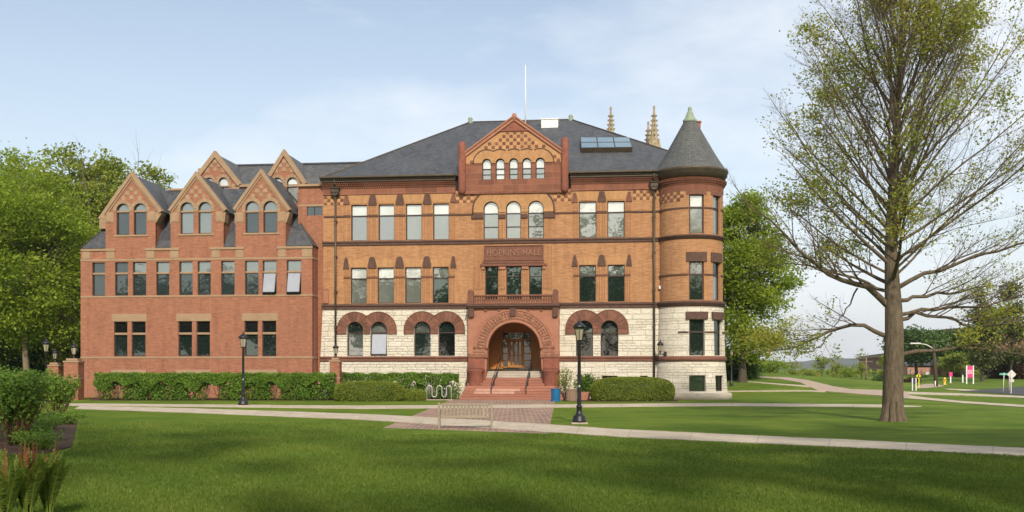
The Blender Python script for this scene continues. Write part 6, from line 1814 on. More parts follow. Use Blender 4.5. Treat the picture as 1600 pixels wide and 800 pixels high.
for i, (px, py, H, R, nst, n, lab) in enumerate([
    (24, 697, 1.8, 0.85, 46, 3800, 'nearest leafy shrub with bare reddish stems in the mulch bed at the left'),
    (88, 655, 1.65, 0.85, 44, 3000, 'shrub with bare reddish stems at the far right tip of the mulch bed'),
    (48, 650, 1.8, 1.1, 40, 4400, 'leafy shrub standing behind the nearest one in the mulch bed'),
    (2, 655, 1.9, 1.2, 40, 4600, 'leafy shrub at the left border behind the nearest one'),
    (-22, 690, 1.8, 1.0, 40, 3600, 'leafy shrub cut by the left border of the mulch bed')]):
    g_ = gp(px, py); shrub('shrub', g_.x, g_.y, H, R, nst, lab, 110+i, leaf_shrub, stem_red, n, 0.055, group=BD)
for i, (px, py, lab) in enumerate([(70, 672, 'low green sprouts on the mulch between the shrubs'), (104, 664, 'low green sprouts at the right edge of the mulch bed'), (62, 703, 'low green sprouts on the mulch behind the ferns'), (40, 690, 'low green sprouts at the foot of the nearest shrub')]):
    g_ = gp(px, py); shrub('low_plant', g_.x, g_.y, 0.42, 0.7, 30, lab, 130+i, leaf_shrub, leaf_shrub, 1500, 0.035, 0.2, group='low plants in the mulch bed', cat='plant')
g_ = gp(134, 618); shrub('low_plant', g_.x, g_.y, 1.1, 0.7, 24, 'bright green spray at the left end of the long hedge', 140, leaf_maple, bark_pale, 1100, 0.07, 0.35, cat='plant')
for i, (px, Y, H, R, lf, n, lab) in enumerate([(882, 67.6, 2.0, 0.5, leaf_olive, 620, 'thin wispy shrub beside the right pier of the entrance'), (912, 67.0, 1.6, 0.6, leaf_hedge, 3400, 'dense upright green shrub behind the tall lamp post'), (930, 67.3, 1.65, 0.5, leaf_olive, 300, 'thin sprigs left of the large clipped bush')]):
    shrub('shrub', Pl(Y).x(px), Y, H, R, 22, lab, 150+i, lf, bark_dark, n, 0.06, 0.3, group='shrubs right of the entrance')

# ------------------------------------------------------------------ cinnamon ferns in the near left corner
def fern(X, Y, H, seed, label, nfr, nbr):
    r = np.random.default_rng(seed); z0 = th(X, Y); t = thing('fern', (X, Y, z0), label, 'fern', 'ferns in the near left corner')
    def frond(ang, lean, L, leafm, pw, store, curl):
        p = np.array([X + 0.05*math.cos(ang), Y + 0.05*math.sin(ang), z0]); n = 16; pts = []
        for i in range(n+1):
            u = i/n; out_ = lean*L*(u**1.7); pts.append(np.array([X + (0.05+out_)*math.cos(ang), Y + (0.05+out_)*math.sin(ang), z0 + L*(u - curl*u**3)]))
        store['st'].append(pts)
        sd = np.array([-math.sin(ang), math.cos(ang), 0])
        for i in range(4, n):
            u = i/n; w_ = pw*math.sin(math.pi*min(1, (u-0.18)/0.82)**0.8)*1.0
            for s_ in (-1, 1):
                for f in (0, 0.5):
                    q = pts[i]*(1-f) + pts[i+1]*f; dr = unit(pts[i+1]-pts[i])
                    tipv = q + sd*s_*w_ + dr*w_*0.45 + np.array([0, 0, r.normal(0, 0.012)])
                    store['v'] += [q - dr*0.012, tipv, q + dr*0.022]; store['t'].append(0.45 + 0.22*r.standard_normal())
    for nm, cnt, lm, pw, lean, curl in (('green_fronds', nfr, leaf_fern, 0.095, (0.05, 0.40), 0.12), ('brown_fronds', nbr, leaf_brown, 0.05, (0.0, 0.10), 0.0)):
        if cnt == 0: continue
        st = {'st': [], 'v': [], 't': []}
        for k in range(cnt):
            frond(r.random()*6.283, lean[0] + (lean[1]-lean[0])*r.random(), H*(0.8+0.3*r.random())*(1.05 if 'brown' in nm else 1.0), lm, pw, st, curl)
        o = np_mesh(nm, np.array(st['v']), np.arange(len(st['v'])).reshape(-1, 3), lm, t, tint=np.clip(st['t'], 0, 1), k=3)
        mb = MB()
        for pts in st['st']: mb.tube(pts, [0.008*(1-0.7*i/len(pts)) for i in range(len(pts))], 3, caps=False)
        mb.build('stalks', stem_red if 'brown' in nm else leaf_shrub, o)
    return t
for i, (px, Y, H, nf, nb, lab) in enumerate([
    (8, 13.6, 0.98, 48, 4, 'fern clump nearest the left border with a few brown fronds'),
    (44, 13.9, 1.02, 34, 26, 'fern clump with a thick tuft of rusty brown fronds'),
    (76, 14.3, 1.00, 50, 5, 'rightmost fern clump by the mown lawn'),
    (-20, 14.6, 1.0, 40, 8, 'fern clump cut by the left border')]):
    fern(Pl(Y).x(px), Y, H, 160+i, lab, nf, nb)
# ------------------------------------------------------------------ lamps
def lantern_parts(parent, z, s=1.0, x=0.0, y=0.0):
    mb = MB(); n = 6
    mb.lathe([(0.05*s, z), (0.10*s, z+0.03*s), (0.12*s, z+0.07*s)], x, y, 12)
    for k in range(n):
        a = 2*math.pi*k/n
        mb.tube([(x+0.115*s*math.sin(a), y-0.115*s*math.cos(a), z+0.06*s), (x+0.19*s*math.sin(a), y-0.19*s*math.cos(a), z+0.52*s)], 0.014*s, 4)
    mb.lathe([(0.20*s, z+0.50*s), (0.205*s, z+0.54*s), (0.25*s, z+0.55*s), (0.25*s, z+0.58*s), (0.16*s, z+0.68*s), (0.10*s, z+0.72*s), (0.05*s, z+0.75*s), (0.06*s, z+0.80*s), (0.02*s, z+0.83*s), (0.015*s, z+0.92*s), (0, z+0.94*s)], x, y, 12)
    mb.lathe([(0.0, z+0.07*s), (0.13*s, z+0.065*s)], x, y, 12)
    f = mb.build('lantern', black_iron, parent)
    mb = MB(); mb.lathe([(0.112*s, z+0.075*s), (0.180*s, z+0.5*s)], x, y, n, smooth=False); mb.build('glass', lamp_glass, f)
    return f
def lamp_post():
    t = thing('lamp_post', (0, 0, 0), 'x', 'lamp post', 'black lantern lamp posts')
    mb = MB(); mb.lathe([(0.0, 0.02), (0.27, 0.02), (0.27, 0.14), (0.24, 0.17), (0.235, 0.27), (0.19, 0.31), (0.13, 0.36), (0.105, 0.46), (0.095, 0.60), (0.115, 0.62), (0.115, 0.66), (0.085, 0.68)], 0, 0, 16); mb.build('base', black_iron, t)
    mb = MB(); mb.lathe([(0.082, 0.66), (0.07, 1.6), (0.055, 3.0), (0.075, 3.02), (0.055, 3.06)], 0, 0, 14); mb.lathe([(0.03, 0)], 0, 0, 3); mb.build('pole', black_iron, t)
    mb = MB(); mb.bbox(-0.03, 0.03, -0.10, -0.05, 1.36, 1.44, 0.008); mb.build('outlet_cover', steel, t)
    mb = MB(); mb.box(-0.30, 0.30, -0.30, 0.30, -0.15, 0.055); mb.build('footing', concrete, t)
    lantern_parts(t, 3.04)
    return t
LP = [(905, 662, 1.0, 'tall black lamp post on the lawn right of the entrance paving'), (380, 634.5, 1.045, 'black lamp post standing before the red annex hedge'), (72, 629, 1.0, 'black lamp post at the left among the trees and shrubs')]
proto = lamp_post()
for i, (px, py, s_, lab) in enumerate(LP):
    o = proto if i == 0 else copy_tree(proto)
    g_ = gp(px, py); o.location = g_; o.scale = (s_, s_, s_); o['label'] = lab; o.rotation_euler = (0, 0, 0.2*i)
def far_lamp(px, Y, H, lab):
    x = Pl(Y).x(px); z = th(x, Y); t = thing('lamp_post', (x, Y, z), lab, 'lamp post', 'black lantern lamp posts')
    mb = MB(); mb.lathe([(0.16, z-0.1), (0.16, z+0.3), (0.05, z+0.5), (0.04, z+H-0.7)], x, Y, 8); mb.build('pole', black_iron, t); lantern_parts(t, z+H-0.72, 0.8, x, Y)
far_lamp(1143, 88, 3.3, 'distant lamp post beside the foot of the round tower')
# brick piers carrying lanterns
def pier(px0, px1, Y, top, lab, cap=True, dep=None):
    P = Pl(Y); x0, x1, zt = P.x(px0), P.x(px1), P.z(top); d = dep or (x1 - x0)
    t = thing('brick_pier', ((x0+x1)/2, Y, 0), lab, 'pier', 'lantern piers')
    mb = MB(); mb.box(x0, x1, Y, Y+d, -0.1, zt - 0.28); mb.build('shaft', brick_wing, t)
    mb = MB(); mb.bbox(x0-0.05, x1+0.05, Y-0.05, Y+d+0.05, zt-0.277, zt-0.16, 0.02); mb.bbox(x0+0.1, x1-0.1, Y+0.1, Y+d-0.1, zt-0.157, zt, 0.02); mb.build('cap', tan_stone, t)
    mb = MB(); mb.bbox(x0-0.012, x1+0.012, Y-0.012, Y+d+0.012, zt*0.52-0.06, zt*0.52+0.06, 0.004); mb.build('band', tan_stone, t)
    return (x0+x1)/2, Y + d/2, zt
def pier_lantern(c, s_, lab):
    t = thing('lantern', c, lab, 'lantern', 'lanterns on piers')
    mb = MB(); mb.lathe([(0.09*s_, c[2]), (0.05*s_, c[2]+0.05), (0.04*s_, c[2]+0.22)], c[0], c[1], 10); mb.build('stem', black_iron, t)
    lantern_parts(t, c[2]+0.2, s_, c[0], c[1])
pier_lantern(pier(99.5, 122, 67.0, 560, 'red brick pier with tan cap just left of the annex corner'), 1.0, 'lantern on the brick pier just left of the annex corner')
pier_lantern(pier(74, 91, 74.0, 566.5, 'darker brick pier behind the left lamp post'), 0.95, 'lantern on the darker pier behind the left lamp post')
pier_lantern(pier(515, 530.5, 67.5, 559, 'short brick pier between the annex and the hall', dep=0.9), 0.86, 'lantern on the short pier between the annex and the hall')
# sconce on the tower
a_ = -0.82
hall_org = None
bx0, by0 = CX + (TR+0.3)*math.sin(a_), CY - (TR+0.3)*math.cos(a_)
zs_ = TF.z(553)
mb = MB(); mb.tube([(CX+(TR+0.05)*math.sin(a_), CY-(TR+0.05)*math.cos(a_), zs_), (bx0-0.2, by0-0.2, zs_-0.02), (bx0-0.24, by0-0.22, zs_+0.12)], 0.03, 8); mb.bbox(bx0+0.02, bx0+0.22, by0+0.02, by0+0.3, zs_-0.16, zs_+0.16, 0.02)
sc_ = mb.build('wall_lamp', black_iron, hall)
def lantern_plain(parent, z, s, x, y):
    mb = MB()
    for k in range(6):
        a = 2*math.pi*k/6; mb.tube([(x+0.115*s*math.sin(a), y-0.115*s*math.cos(a), z+0.06*s), (x+0.19*s*math.sin(a), y-0.19*s*math.cos(a), z+0.52*s)], 0.016*s, 4)
    mb.lathe([(0.05*s, z), (0.12*s, z+0.07*s)], x, y, 12)
    mb.lathe([(0.20*s, z+0.50*s), (0.25*s, z+0.55*s), (0.25*s, z+0.58*s), (0.14*s, z+0.70*s), (0.05*s, z+0.77*s), (0.015*s, z+0.94*s), (0, z+0.95*s)], x, y, 12)
    mb.build('lantern', black_iron, parent)
    mb = MB(); mb.lathe([(0.11*s, z+0.075*s), (0.178*s, z+0.5*s)], x, y, 6, smooth=False); mb.build('glass', lamp_glass, parent)
lantern_plain(sc_, zs_+0.12, 0.92, bx0-0.24, by0-0.22)

# ------------------------------------------------------------------ bench (seen from behind)
weath = m_noise('weathered_teak', (0.42,0.35,0.25), (0.28,0.23,0.165), 4.0, 0.85, kind='Object', stretch=(1,6,6), fine=14, bstr=0.3)
g_ = gp(727, 669.5); bxc, byc = g_.x, g_.y
bench = thing('garden_bench', (bxc, byc, 0), 'weathered wooden slatted bench standing on the paving edge with its back to the lawn', 'bench', rz=0.03)
hwid = 0.91
def L(x): return bxc + x
mb = MB(); mb.bbox(L(-hwid+0.07), L(hwid-0.07), byc-0.03, byc+0.02, 0.79, 0.87, 0.012); mb.build('top_rail', weath, bench)
mb = MB(); mb.bbox(L(-hwid+0.07), L(hwid-0.07), byc-0.025, byc+0.02, 0.36, 0.45, 0.012); mb.build('lower_rail', weath, bench)
for k in range(13):
    xx = -hwid + 0.15 + (2*hwid-0.3)*k/12
    mb = MB(); mb.bbox(L(xx-0.035), L(xx+0.035), byc-0.015, byc+0.01, 0.44, 0.80, 0.006, 0, 0.9+0.2*rw.random()); mb.build('back_slat', weath, bench)
for s_ in (-1, 1):
    mb = MB(); mb.bbox(L(s_*hwid-0.038), L(s_*hwid+0.038), byc-0.04, byc+0.035, -0.03, 0.90, 0.012); mb.build('leg', weath, bench)
    mb = MB(); mb.bbox(L(s_*hwid-0.035), L(s_*hwid+0.035), byc+0.46, byc+0.53, -0.03, 0.60, 0.01); mb.build('leg', weath, bench)
    mb = MB(); mb.bbox(L(s_*hwid-0.045), L(s_*hwid+0.045), byc+0.03, byc+0.58, 0.605, 0.645, 0.01); mb.build('armrest', weath, bench)
    mb = MB(); mb.box(L(s_*hwid-0.02), L(s_*hwid+0.02), byc+0.04, byc+0.45, 0.30, 0.37); mb.build('side_rail', weath, bench)
for k in range(6):
    mb = MB(); mb.bbox(L(-hwid+0.04), L(hwid-0.04), byc+0.05+0.08*k, byc+0.115+0.08*k, 0.395-0.004*k, 0.42-0.004*k, 0.005); mb.build('seat_slat', weath, bench)

# ------------------------------------------------------------------ bicycle rack and bicycle
yr_ = 66.6; R2_ = Pl(yr_); k_ = yr_/F
rack = thing('bicycle_rack', (R2_.x(686), yr_, 0), 'grey wave shaped tube bicycle rack on a slab before the square shrubs', 'bicycle rack')
ztop, zlow = R2_.z(602.5), R2_.z(620.5)
xs_ = [667, 675, 682.5, 690.5, 697.5, 705]; X = [R2_.x(v) for v in xs_]
pts = [(X[0], yr_, -0.03)]
def bend(xa, xb, zc, up):
    r_ = (xb - xa)/2; s_ = 1 if up else -1
    return [((xa+xb)/2 - r_*math.cos(math.pi*i/8), yr_, zc + s_*r_*math.sin(math.pi*i/8)) for i in range(9)]
pts += bend(X[0], X[1], ztop-0.17, True) + bend(X[1], X[2], zlow+0.17, False) + bend(X[2], X[3], ztop-0.17, True) + bend(X[3], X[4], zlow+0.17, False) + bend(X[4], X[5], ztop-0.17, True) + [(X[5], yr_, -0.03)]
mb = MB(); mb.tube(pts, 0.032, 10); mb.build('tube', steel, rack)
mb = MB(); mb.box(X[0]-0.25, X[5]+0.1, yr_-0.25, yr_+0.5, -0.1, 0.05); mb.build('slab', concrete, rack)
xb_, yb0_ = R2_.x(694.5), yr_ + 0.12
bike = thing('bicycle', (xb_, yb0_, 0.05), 'black bicycle parked end-on in the wave rack', 'bicycle')
rub = m_plain('tyre_rubber', (0.015, 0.015, 0.016), 0.8); bpaint = m_plain('bicycle_paint', (0.02, 0.022, 0.03), 0.35)
def wheel(yc):
    mb = MB(); n = 28; mb.tube([(xb_, yc + 0.33*math.cos(2*math.pi*k/n), 0.385 + 0.33*math.sin(2*math.pi*k/n)) for k in range(n+1)], 0.022, 6, caps=False); w_ = mb.build('wheel', rub, bike)
    mb = MB(); mb.tube([(xb_, yc + 0.305*math.cos(2*math.pi*k/n), 0.385 + 0.305*math.sin(2*math.pi*k/n)) for k in range(n+1)], 0.012, 5, caps=False)
    for k in range(12): mb.tube([(xb_, yc, 0.385), (xb_, yc+0.3*math.cos(k*math.pi/6), 0.385+0.3*math.sin(k*math.pi/6))], 0.0025, 3)
    mb.tube([(xb_-0.05, yc, 0.385), (xb_+0.05, yc, 0.385)], 0.02, 6); mb.build('rim', steel, w_)
wheel(yb0_); wheel(yb0_ + 1.02)
mb = MB()
bb_, hd, st_ = (xb_, yb0_+0.43, 0.34), (xb_, yb0_+0.85, 0.82), (xb_, yb0_+0.28, 0.80)
for a, b in ((bb_, st_), (st_, hd), (bb_, hd), (bb_, (xb_, yb0_, 0.385)), (st_, (xb_, yb0_, 0.385)), ((xb_, yb0_+0.83, 0.9), (xb_, yb0_+1.02, 0.385))): mb.tube([a, b], 0.017, 6)
mb.build('frame', bpaint, bike)
mb = MB(); mb.tube([(xb_, yb0_+0.27, 0.80), (xb_, yb0_+0.25, 0.95)], 0.013, 6); mb.bbox(xb_-0.075, xb_+0.075, yb0_+0.12, yb0_+0.40, 0.95, 1.0, 0.03); mb.build('saddle', rub, bike)
mb = MB(); mb.tube([(xb_, yb0_+0.84, 0.88), (xb_, yb0_+0.82, 1.02), (xb_, yb0_+0.82, 1.03)], 0.014, 6); mb.tube([(xb_-0.3, yb0_+0.72, 1.02), (xb_-0.16, yb0_+0.82, 1.04), (xb_+0.16, yb0_+0.82, 1.04), (xb_+0.3, yb0_+0.72, 1.02)], 0.014, 6); mb.build('handlebar', rub, bike)
mb = MB(); mb.bbox(xb_-0.035, xb_+0.035, yb0_+0.05, yb0_+0.08, 0.70, 0.78, 0.01); mb.build('reflector', white_paint, bike)

# ------------------------------------------------------------------ bins
def bin_(px0, px1, Y, top, mat, lab, name, slats, square):
    P = Pl(Y); x0, x1, zt = P.x(px0), P.x(px1), P.z(top); xm = (x0+x1)/2; r_ = (x1-x0)/2
    t = thing(name, (xm, Y+r_, 0), lab, 'bin', 'bins by the steps')
    mb = MB(); n = 28
    mb.lathe([(r_*0.9, 0.02), (r_*0.96, 0.06), (r_*0.96, zt-0.06)], xm, Y+r_, n)
    mb.lathe([(0.0, zt-0.1), (r_*0.9, zt-0.1)], xm, Y+r_, n)
    b_ = mb.build('body', mat, t)
    if slats:
        mb = MB()
        for k in range(26):
            a = 2*math.pi*k/26; mb.box(0, 0, 0, 0, 0, 0) if False else mb.arcbox(xm, Y+r_, r_*0.95, r_*1.01, 0.05, zt-0.05, a-0.085, a+0.085, 1, 0, 0.85+0.3*rw.random())
        mb.build('slats', mat, t)
    mb = MB(); mb.lathe([(r_*0.94, zt-0.07), (r_*1.06, zt-0.06), (r_*1.06, zt), (r_*0.82, zt+0.005), (r_*0.8, zt-0.05)], xm, Y+r_, n); pass
    mb.build('rim', mat, t)
    mb = MB(); mb.lathe([(r_*0.9, 0.0), (r_*0.99, 0.01), (r_*0.99, 0.07), (r_*0.9, 0.08)], xm, Y+r_, n); mb.build('foot_ring', mat, t)
blue_m = m_plain('blue_plastic', (0.012, 0.13, 0.30), 0.45); brown_m = m_plain('brown_slat', (0.26, 0.17, 0.115), 0.7)
bin_(861, 876, 64.0, 607.5, blue_m, 'blue recycling bin right of the entrance steps', 'recycling_bin', False, False)
bin_(884.5, 902, 64.4, 608, brown_m, 'brown slatted litter bin next to the blue bin', 'litter_bin', True, False)
# low stone planter ledge behind the lamp
P_ = Pl(66.6); mb = MB(); mb.bbox(P_.x(905), P_.x(922), 66.6, 67.1, 0, P_.z(612.5), 0.02)
lg = mb.build('stone_ledge', porch_stone); tag(lg, 'low reddish stone ledge behind the tall lamp post', 'ledge')

# ------------------------------------------------------------------ signs and street furniture, right
sign_yel = m_plain('sign_yellow', (0.75, 0.62, 0.03), 0.5); sign_green = m_plain('sign_green', (0.03, 0.30, 0.20), 0.5); sign_pink = m_plain('banner_pink', (0.75, 0.04, 0.22), 0.6); sign_blue = m_plain('sign_slate', (0.04, 0.055, 0.08), 0.5); alu = m_plain('sign_back', (0.62, 0.60, 0.54), 0.55); hyd = m_plain('hydrant_yellow', (0.75, 0.50, 0.05), 0.5); sign_black = m_plain('sign_black', (0.01,0.01,0.01), 0.6)
def at(px, py):
    g_ = gp(px, py); return g_.x, g_.y, g_.z, g_.y/F
x, y, z, k = at(1436, 606.5)
t = thing('crossing_sign', (x, y, z), 'yellow diamond pedestrian crossing sign on a yellow post', 'road sign')
mb = MB(); mb.bbox(x-0.04, x+0.04, y, y+0.06, z-0.1, z+19.5*k, 0.01); mb.build('post', sign_yel, t)
cz = z + 19*k; h_ = 4.1*k
mb = MB(); mb.prism([(x-1.0*k-h_, cz), (x-1.0*k, cz-h_), (x-1.0*k+h_, cz), (x-1.0*k, cz+h_)], y-0.03, y-0.004, back=True); pl_ = mb.build('panel', sign_yel, t)
mb = MB(); xx = x - 1.0*k
mb.lathe([(0, 0)], 0, 0, 3)
mb.prism([(xx-0.035, cz+0.16), (xx+0.035, cz+0.16), (xx+0.035, cz+0.09), (xx-0.035, cz+0.09)], y-0.036, y-0.031)
mb.prism([(xx-0.05, cz+0.07), (xx+0.06, cz+0.07), (xx+0.05, cz-0.06), (xx+0.10, cz-0.2), (xx+0.05, cz-0.2), (xx, cz-0.09), (xx-0.06, cz-0.2), (xx-0.11, cz-0.2), (xx-0.05, cz-0.04)], y-0.036, y-0.031); mb.build('symbol', sign_black, pl_)
x, y, z, k = at(1429, 610.5)
t = thing('notice_board', (x, y, z), 'dark panel sign between two white posts right of the oak', 'sign')
for dx in (-3.2, 2.4):
    mb = MB(); mb.bbox(x+dx*k-0.04, x+dx*k+0.04, y, y+0.08, z-0.1, z+20*k, 0.01); mb.build('post', white_paint, t)
mb = MB(); mb.bbox(x-2.5*k, x+1.7*k, y+0.01, y+0.05, z+10.5*k, z+19.5*k, 0.01); mb.build('panel', sign_blue, t)
x, y, z, k = at(1516, 600)
t = thing('banner_sign', (x, y, z), 'bright pink banner with white figures between two white posts', 'sign')
for dx in (-5.4, 5.0):
    mb = MB(); mb.bbox(x+dx*k-0.06, x+dx*k+0.06, y, y+0.1, z-0.1, z+29*k, 0.01); mb.build('post', white_paint, t)
mb = MB(); mb.bbox(x-4.6*k, x+4.3*k, y+0.01, y+0.06, z+10*k, z+28*k, 0.01); pn = mb.build('panel', sign_pink, t)
mb = MB()
for row, zz in enumerate((19.2, 15.8)):
    for c_ in range(4):
        xx = x + (-3.3 + c_*1.75)*k; hh = 2.9*k
        mb.box(xx, xx+0.45*k, y-0.004, y+0.006, z+zz*k, z+zz*k+hh)
        mb.box(xx+0.46*k, xx+1.25*k, y-0.004, y+0.006, z+zz*k+hh*(0.8 if (c_+row) % 2 else 0.4), z+zz*k+hh*(1.0 if (c_+row) % 2 else 0.62))
        if c_ % 2 == 0: mb.box(xx+0.85*k, xx+1.25*k, y-0.0045, y+0.005, z+zz*k, z+zz*k+hh*0.8)
mb.build('white_figures', white_paint, pn)
x, y, z, k = at(1567, 613.5)
t = thing('street_sign', (x, y, z), 'green street name sign on a thin metal post', 'sign')
mb = MB(); mb.tube([(x, y, z-0.1), (x+0.1, y, z+31*k)], 0.035, 6); mb.build('post', alu, t)
mb = MB(); mb.bbox(x-5.6*k, x+7.4*k, y-0.02, y+0.02, z+27.3*k, z+30.6*k, 0.005); pn = mb.build('panel', sign_green, t)
mb = MB()
for c_ in range(7): 
    xx = x + (-3.6 + c_*1.35)*k; mb.box(xx, xx+0.35*k, y-0.026, y-0.02, z+28.3*k, z+29.6*k); mb.box(xx+0.35*k, xx+0.8*k, y-0.026, y-0.0201, z+(28.3+0.5*(c_%3))*k, z+(28.6+0.5*(c_%3))*k)
mb.build('white_lettering', white_paint, pn)
x, y, z, k = at(1577, 611.0)
t = thing('sign_post', (x, y, z), 'bare thin metal post between the green sign and the white diamond', 'post')
mb = MB(); mb.tube([(x, y, z-0.1), (x, y, z+28*k)], 0.03, 6); mb.build('pole', alu, t); mb = MB(); mb.lathe([(0.045, z+28*k-0.05), (0.045, z+28*k), (0, z+28*k+0.03)], x, y, 6); mb.build('cap', alu, t)
x, y, z, k = at(1580, 615.5)
t = thing('diamond_sign', (x, y, z), 'white back of a diamond road sign with a small plate below, near the right border', 'road sign')
mb = MB(); mb.bbox(x-0.035, x+0.035, y, y+0.05, z-0.1, z+34*k, 0.008); mb.build('post', alu, t)
c0 = x + 3.2*k*0.4; cz = z + 30.5*k; h_ = 7.4*k
mb = MB(); mb.prism([(c0-h_, cz), (c0, cz-h_), (c0+h_, cz), (c0, cz+h_)], y+0.055, y+0.075, back=True); mb.build('panel', alu, t)
mb = MB(); mb.bbox(c0-3.6*k, c0+3.6*k, y+0.055, y+0.075, z+18.6*k, z+23.0*k, 0.004); mb.build('plate', alu, t)
x, y, z, k = at(1476, 601)
t = thing('fire_hydrant', (x, y, z), 'small yellow fire hydrant beside the utility pole', 'hydrant')
mb = MB(); mb.lathe([(0.17, z-0.05), (0.17, z+0.05), (0.11, z+0.07), (0.11, z+0.5), (0.15, z+0.52), (0.14, z+0.6), (0.06, z+0.7), (0, z+0.74)], x, y, 12); mb.tube([(x-0.2, y, z+0.4), (x+0.2, y, z+0.4)], 0.055, 8); mb.build('body', hyd, t)
x, y, z, k = at(1463, 604)
t = thing('utility_pole', (x, y, z), 'leaning wooden utility pole with a street light on a long arm', 'pole')
mb = MB(); mb.tube([(x, y, z-0.2), (x-4.5*k, y, z+66*k)], [0.17, 0.12], 10); mb.build('shaft', bark_dark, t)
mb = MB(); mb.tube([(x-3.6*k, y, z+58*k), (x-9*k, y, z+62*k), (x-16*k, y, z+65.5*k), (x-25*k, y, z+67*k)], 0.05, 6); a_ = mb.build('arm', alu, t)
mb = MB(); mb.bbox(x-41*k, x-25*k, y-0.15, y+0.15, z+66.3*k, z+68.4*k, 0.05); mb.build('luminaire', white_paint, a_)
mb = MB(); mb.tube([(x-2.4*k, y-0.1, z-0.1), (x-2.3*k, y-0.1, z+9*k)], 0.06, 6); mb.build('guard', white_paint, t)
for px, py, h_, lab in ((1485.5, 598.5, 17, 'white post with a pink flag left of the pink banner'), (1504.5, 598, 20, 'white post lamp just left of the pink banner')):
    x, y, z, k = at(px, py)
    t = thing('white_post', (x, y, z), lab, 'post')
    mb = MB(); mb.bbox(x-0.07, x+0.07, y, y+0.12, z-0.1, z+h_*0.6*k, 0.01); mb.build('post', white_paint, t)
    mb = MB(); mb.bbox(x-0.18, x+0.22, y, y+0.12, z+h_*0.6*k+0.003, z+h_*k, 0.02); mb.build('panel', sign_pink if px < 1490 else sign_black, t)
for px, lab, hh in ((1243, 'thin bare pole standing before the hills left of the young trees', 25), (1353, 'tall bare utility pole in front of the far brick building', 36)):
    Y = 165 if px < 1300 else 150; x = Pl(Y).x(px); z = th(x, Y)
    t = thing('utility_pole', (x, Y, z), lab, 'pole'); k = Y/F
    zt = Pl(Y).z(594 - hh - (0 if px > 1300 else 6))
    mb = MB(); mb.tube([(x, Y, z-0.3), (x+0.05, Y, zt)], [0.15, 0.1], 8); mb.build('shaft', bark_pale, t)
    mb = MB(); mb.box(x-1.0, x+1.0, Y-0.06, Y+0.06, zt-0.7, zt-0.58); mb.build('cross_arm', bark_pale, t)
# ------------------------------------------------------------------ far brick buildings
brick_far = m_brick('far_brick', (0.33,0.125,0.085), (0.25,0.09,0.065), (0.36,0.26,0.2), 0.3, 0.1, 0.01, 0.2, (0.3,0.16,0.11))
brick_pink = m_brick('pink_brick', (0.55,0.29,0.20), (0.46,0.22,0.15), (0.5,0.36,0.28), 0.3, 0.1, 0.01, 0.2, (0.5,0.3,0.2))
def block(name, px0, px1, Y, top, dep, mat, lab, wins, cor, rmat, zb=None):
    P = Pl(Y); x0, x1, zt = P.x(px0), P.x(px1), P.z(top); z0 = (th((x0+x1)/2, Y) - 0.5) if zb is None else zb
    t = thing(name, ((x0+x1)/2, Y, z0), lab, 'building')
    mb = MB(); hl = []
    for (a, b, c, d) in wins:
        f = MB(); O2 = rect_poly(P.x(a), P.x(b), P.z(d), P.z(c)); hl.append(O2)
        f.bbox(P.x(a), P.x(b), Y+0.12, Y+0.25, P.z(d), P.z(c), 0.02); fo = f.build('window', white_paint, t)
        g_ = MB(); fw = 0.10; g_.face([(P.x(a)+fw, Y+0.112, P.z(d)+fw), (P.x(b)-fw, Y+0.112, P.z(d)+fw), (P.x(b)-fw, Y+0.112, P.z(c)-fw), (P.x(a)+fw, Y+0.112, P.z(c)-fw)]); g_.build('pane', g_mid, fo)
    mb.prism(rect_poly(x0, x1, z0, zt), Y, Y+0.25, holes=hl)
    mb.face([(x0, Y+dep, z0), (x0, Y+0.25, z0), (x0, Y+0.25, zt), (x0, Y+dep, zt)]); mb.face([(x1, Y+0.25, z0), (x1, Y+dep, z0), (x1, Y+dep, zt), (x1, Y+0.25, zt)]); mb.face([(x1, Y+dep, z0), (x0, Y+dep, z0), (x0, Y+dep, zt), (x1, Y+dep, zt)])
    mb.build('wall', mat, t)
    if cor:
        mb = MB(); mb.bbox(x0-0.4, x1+0.4, Y-0.4, Y+dep+0.4, zt, zt+cor, 0.1); mb.build('cornice', tan_stone, t)
        mb = MB(); mb.bbox(x0-0.1, x1+0.1, Y-0.1, Y+dep+0.1, zt+cor+0.003, zt+cor+0.15, 0.05); mb.build('roof', rmat, t)
    return t, P, x0, x1, zt
A_, B_ = Vector((74.75, 200, 0)), Vector((94.3, 278, 0)); LB = (A_ - B_).length; zt = 5.25
t = thing('brick_building', (B_.x, B_.y, -1.0), 'far red brick building with pale cornice and rows of windows left of the oak trunk', 'building', rz=math.atan2(A_.y - B_.y, A_.x - B_.x))
t['_org'] = [0, 0, -1.0]; mb = MB(); hl = []
for k in range(11):
    for zz in (-0.2, 2.2):
        xa = 3 + k*7.1; O2 = rect_poly(xa, xa+2.4, zz+0.5, zz+2.2); hl.append(O2)
        f = MB(); f.bbox(xa, xa+2.4, 0.1, 0.2, zz+0.5, zz+2.2, 0.02); fo = f.build('window', white_paint, t)
        g_ = MB(); g_.face([(xa+0.4, 0.09, zz+0.62), (xa+2.0, 0.09, zz+0.62), (xa+2.0, 0.09, zz+2.08), (xa+0.4, 0.09, zz+2.08)]); g_.build('pane', g_mid, fo)
mb.prism(rect_poly(0, LB, -1.0, zt-0.9), 0, 0.25, holes=hl); mb.box(0.02, LB-0.02, 0.3, 16, -1.0, zt-0.9); mb.build('wall', brick_far, t)
mb = MB(); mb.bbox(-0.4, LB+0.4, -0.4, 16.4, zt-0.89, zt-0.25, 0.1); mb.build('cornice', tan_stone, t)
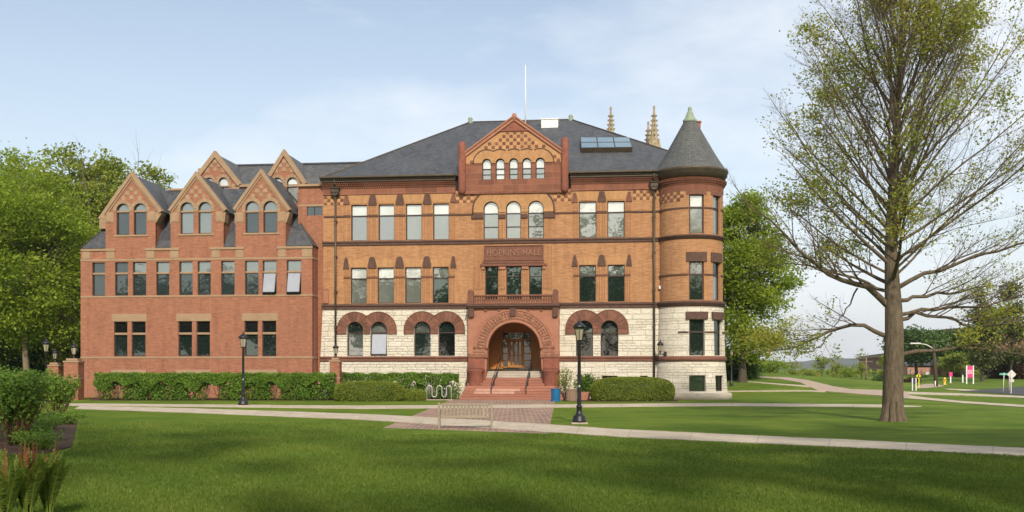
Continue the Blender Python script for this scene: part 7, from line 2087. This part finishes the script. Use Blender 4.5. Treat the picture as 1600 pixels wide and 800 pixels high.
mb = MB(); mb.bbox(-0.2, LB+0.2, -0.2, 16.2, zt-0.245, zt, 0.1); mb.build('roof', slate, t)
t, P, x0, x1, zt = block('low_house', 1418, 1530, 185, 571, 9, brick_pink, 'low pinkish brick house behind the dark bushes', [(1421,1425,577,583),(1471,1476,575,581),(1487,1492,576,582)], 0, slate)
mb = MB(); e_ = 0.5
mb.face([(x0-e_, 185-e_, zt), (x1+e_, 185-e_, zt), (x1+e_, 189.5, zt+2.4), (x0-e_, 189.5, zt+2.4)]); mb.face([(x1+e_, 194+e_, zt), (x0-e_, 194+e_, zt), (x0-e_, 189.5, zt+2.4), (x1+e_, 189.5, zt+2.4)]); mb.build('roof', slate_old, t)
mb = MB(); mb.bbox(P.x(1446), P.x(1452.5), 184.93, 185.1, P.z(590), P.z(581), 0.02); mb.build('door', white_paint, t)
block('brick_building', 1547, 1690, 165, 513, 20, brick_far, 'dark red brick building at the right border behind the copper tree', [(a, a+5, yt, yt+9) for a in (1545,1556,1567,1579,1591,1604) for yt in (525,546,567)], 0.35, brick_far)
# iron fence seen between the trees at the left
fe = thing('iron_fence', (Pl(80).x(10), 80, 0), 'dark iron fence between the tree trunks at the far left', 'fence')
x0, x1 = Pl(80).x(-40), Pl(80).x(36)
for zz in (0.35, 1.55):
    mb = MB(); mb.box(x0, x1, 79.98, 80.02, zz, zz+0.05); mb.build('rail', black_iron, fe)
for k in range(26):
    xx = x0 + (x1-x0)*k/25; mb = MB(); mb.tube([(xx, 80, 0), (xx, 80, 1.72)], 0.02, 5); mb.build('bar', black_iron, fe)
# ------------------------------------------------------------------ air
m, nt, out = new_mat('haze_air')
pv = nt.nodes.new('ShaderNodeVolumePrincipled'); pv.inputs['Color'].default_value = (0.86, 0.91, 1.0, 1); pv.inputs['Density'].default_value = 0.00016; pv.inputs['Anisotropy'].default_value = 0.2
nt.links.new(pv.outputs[0], out.inputs['Volume'])
mb = MB(); mb.box(-2900, 2900, -850, 3700, -7, 150); hz_ = mb.build('haze', m); tag(hz_, 'thin blue haze softening the far hills', 'haze', kind='stuff')
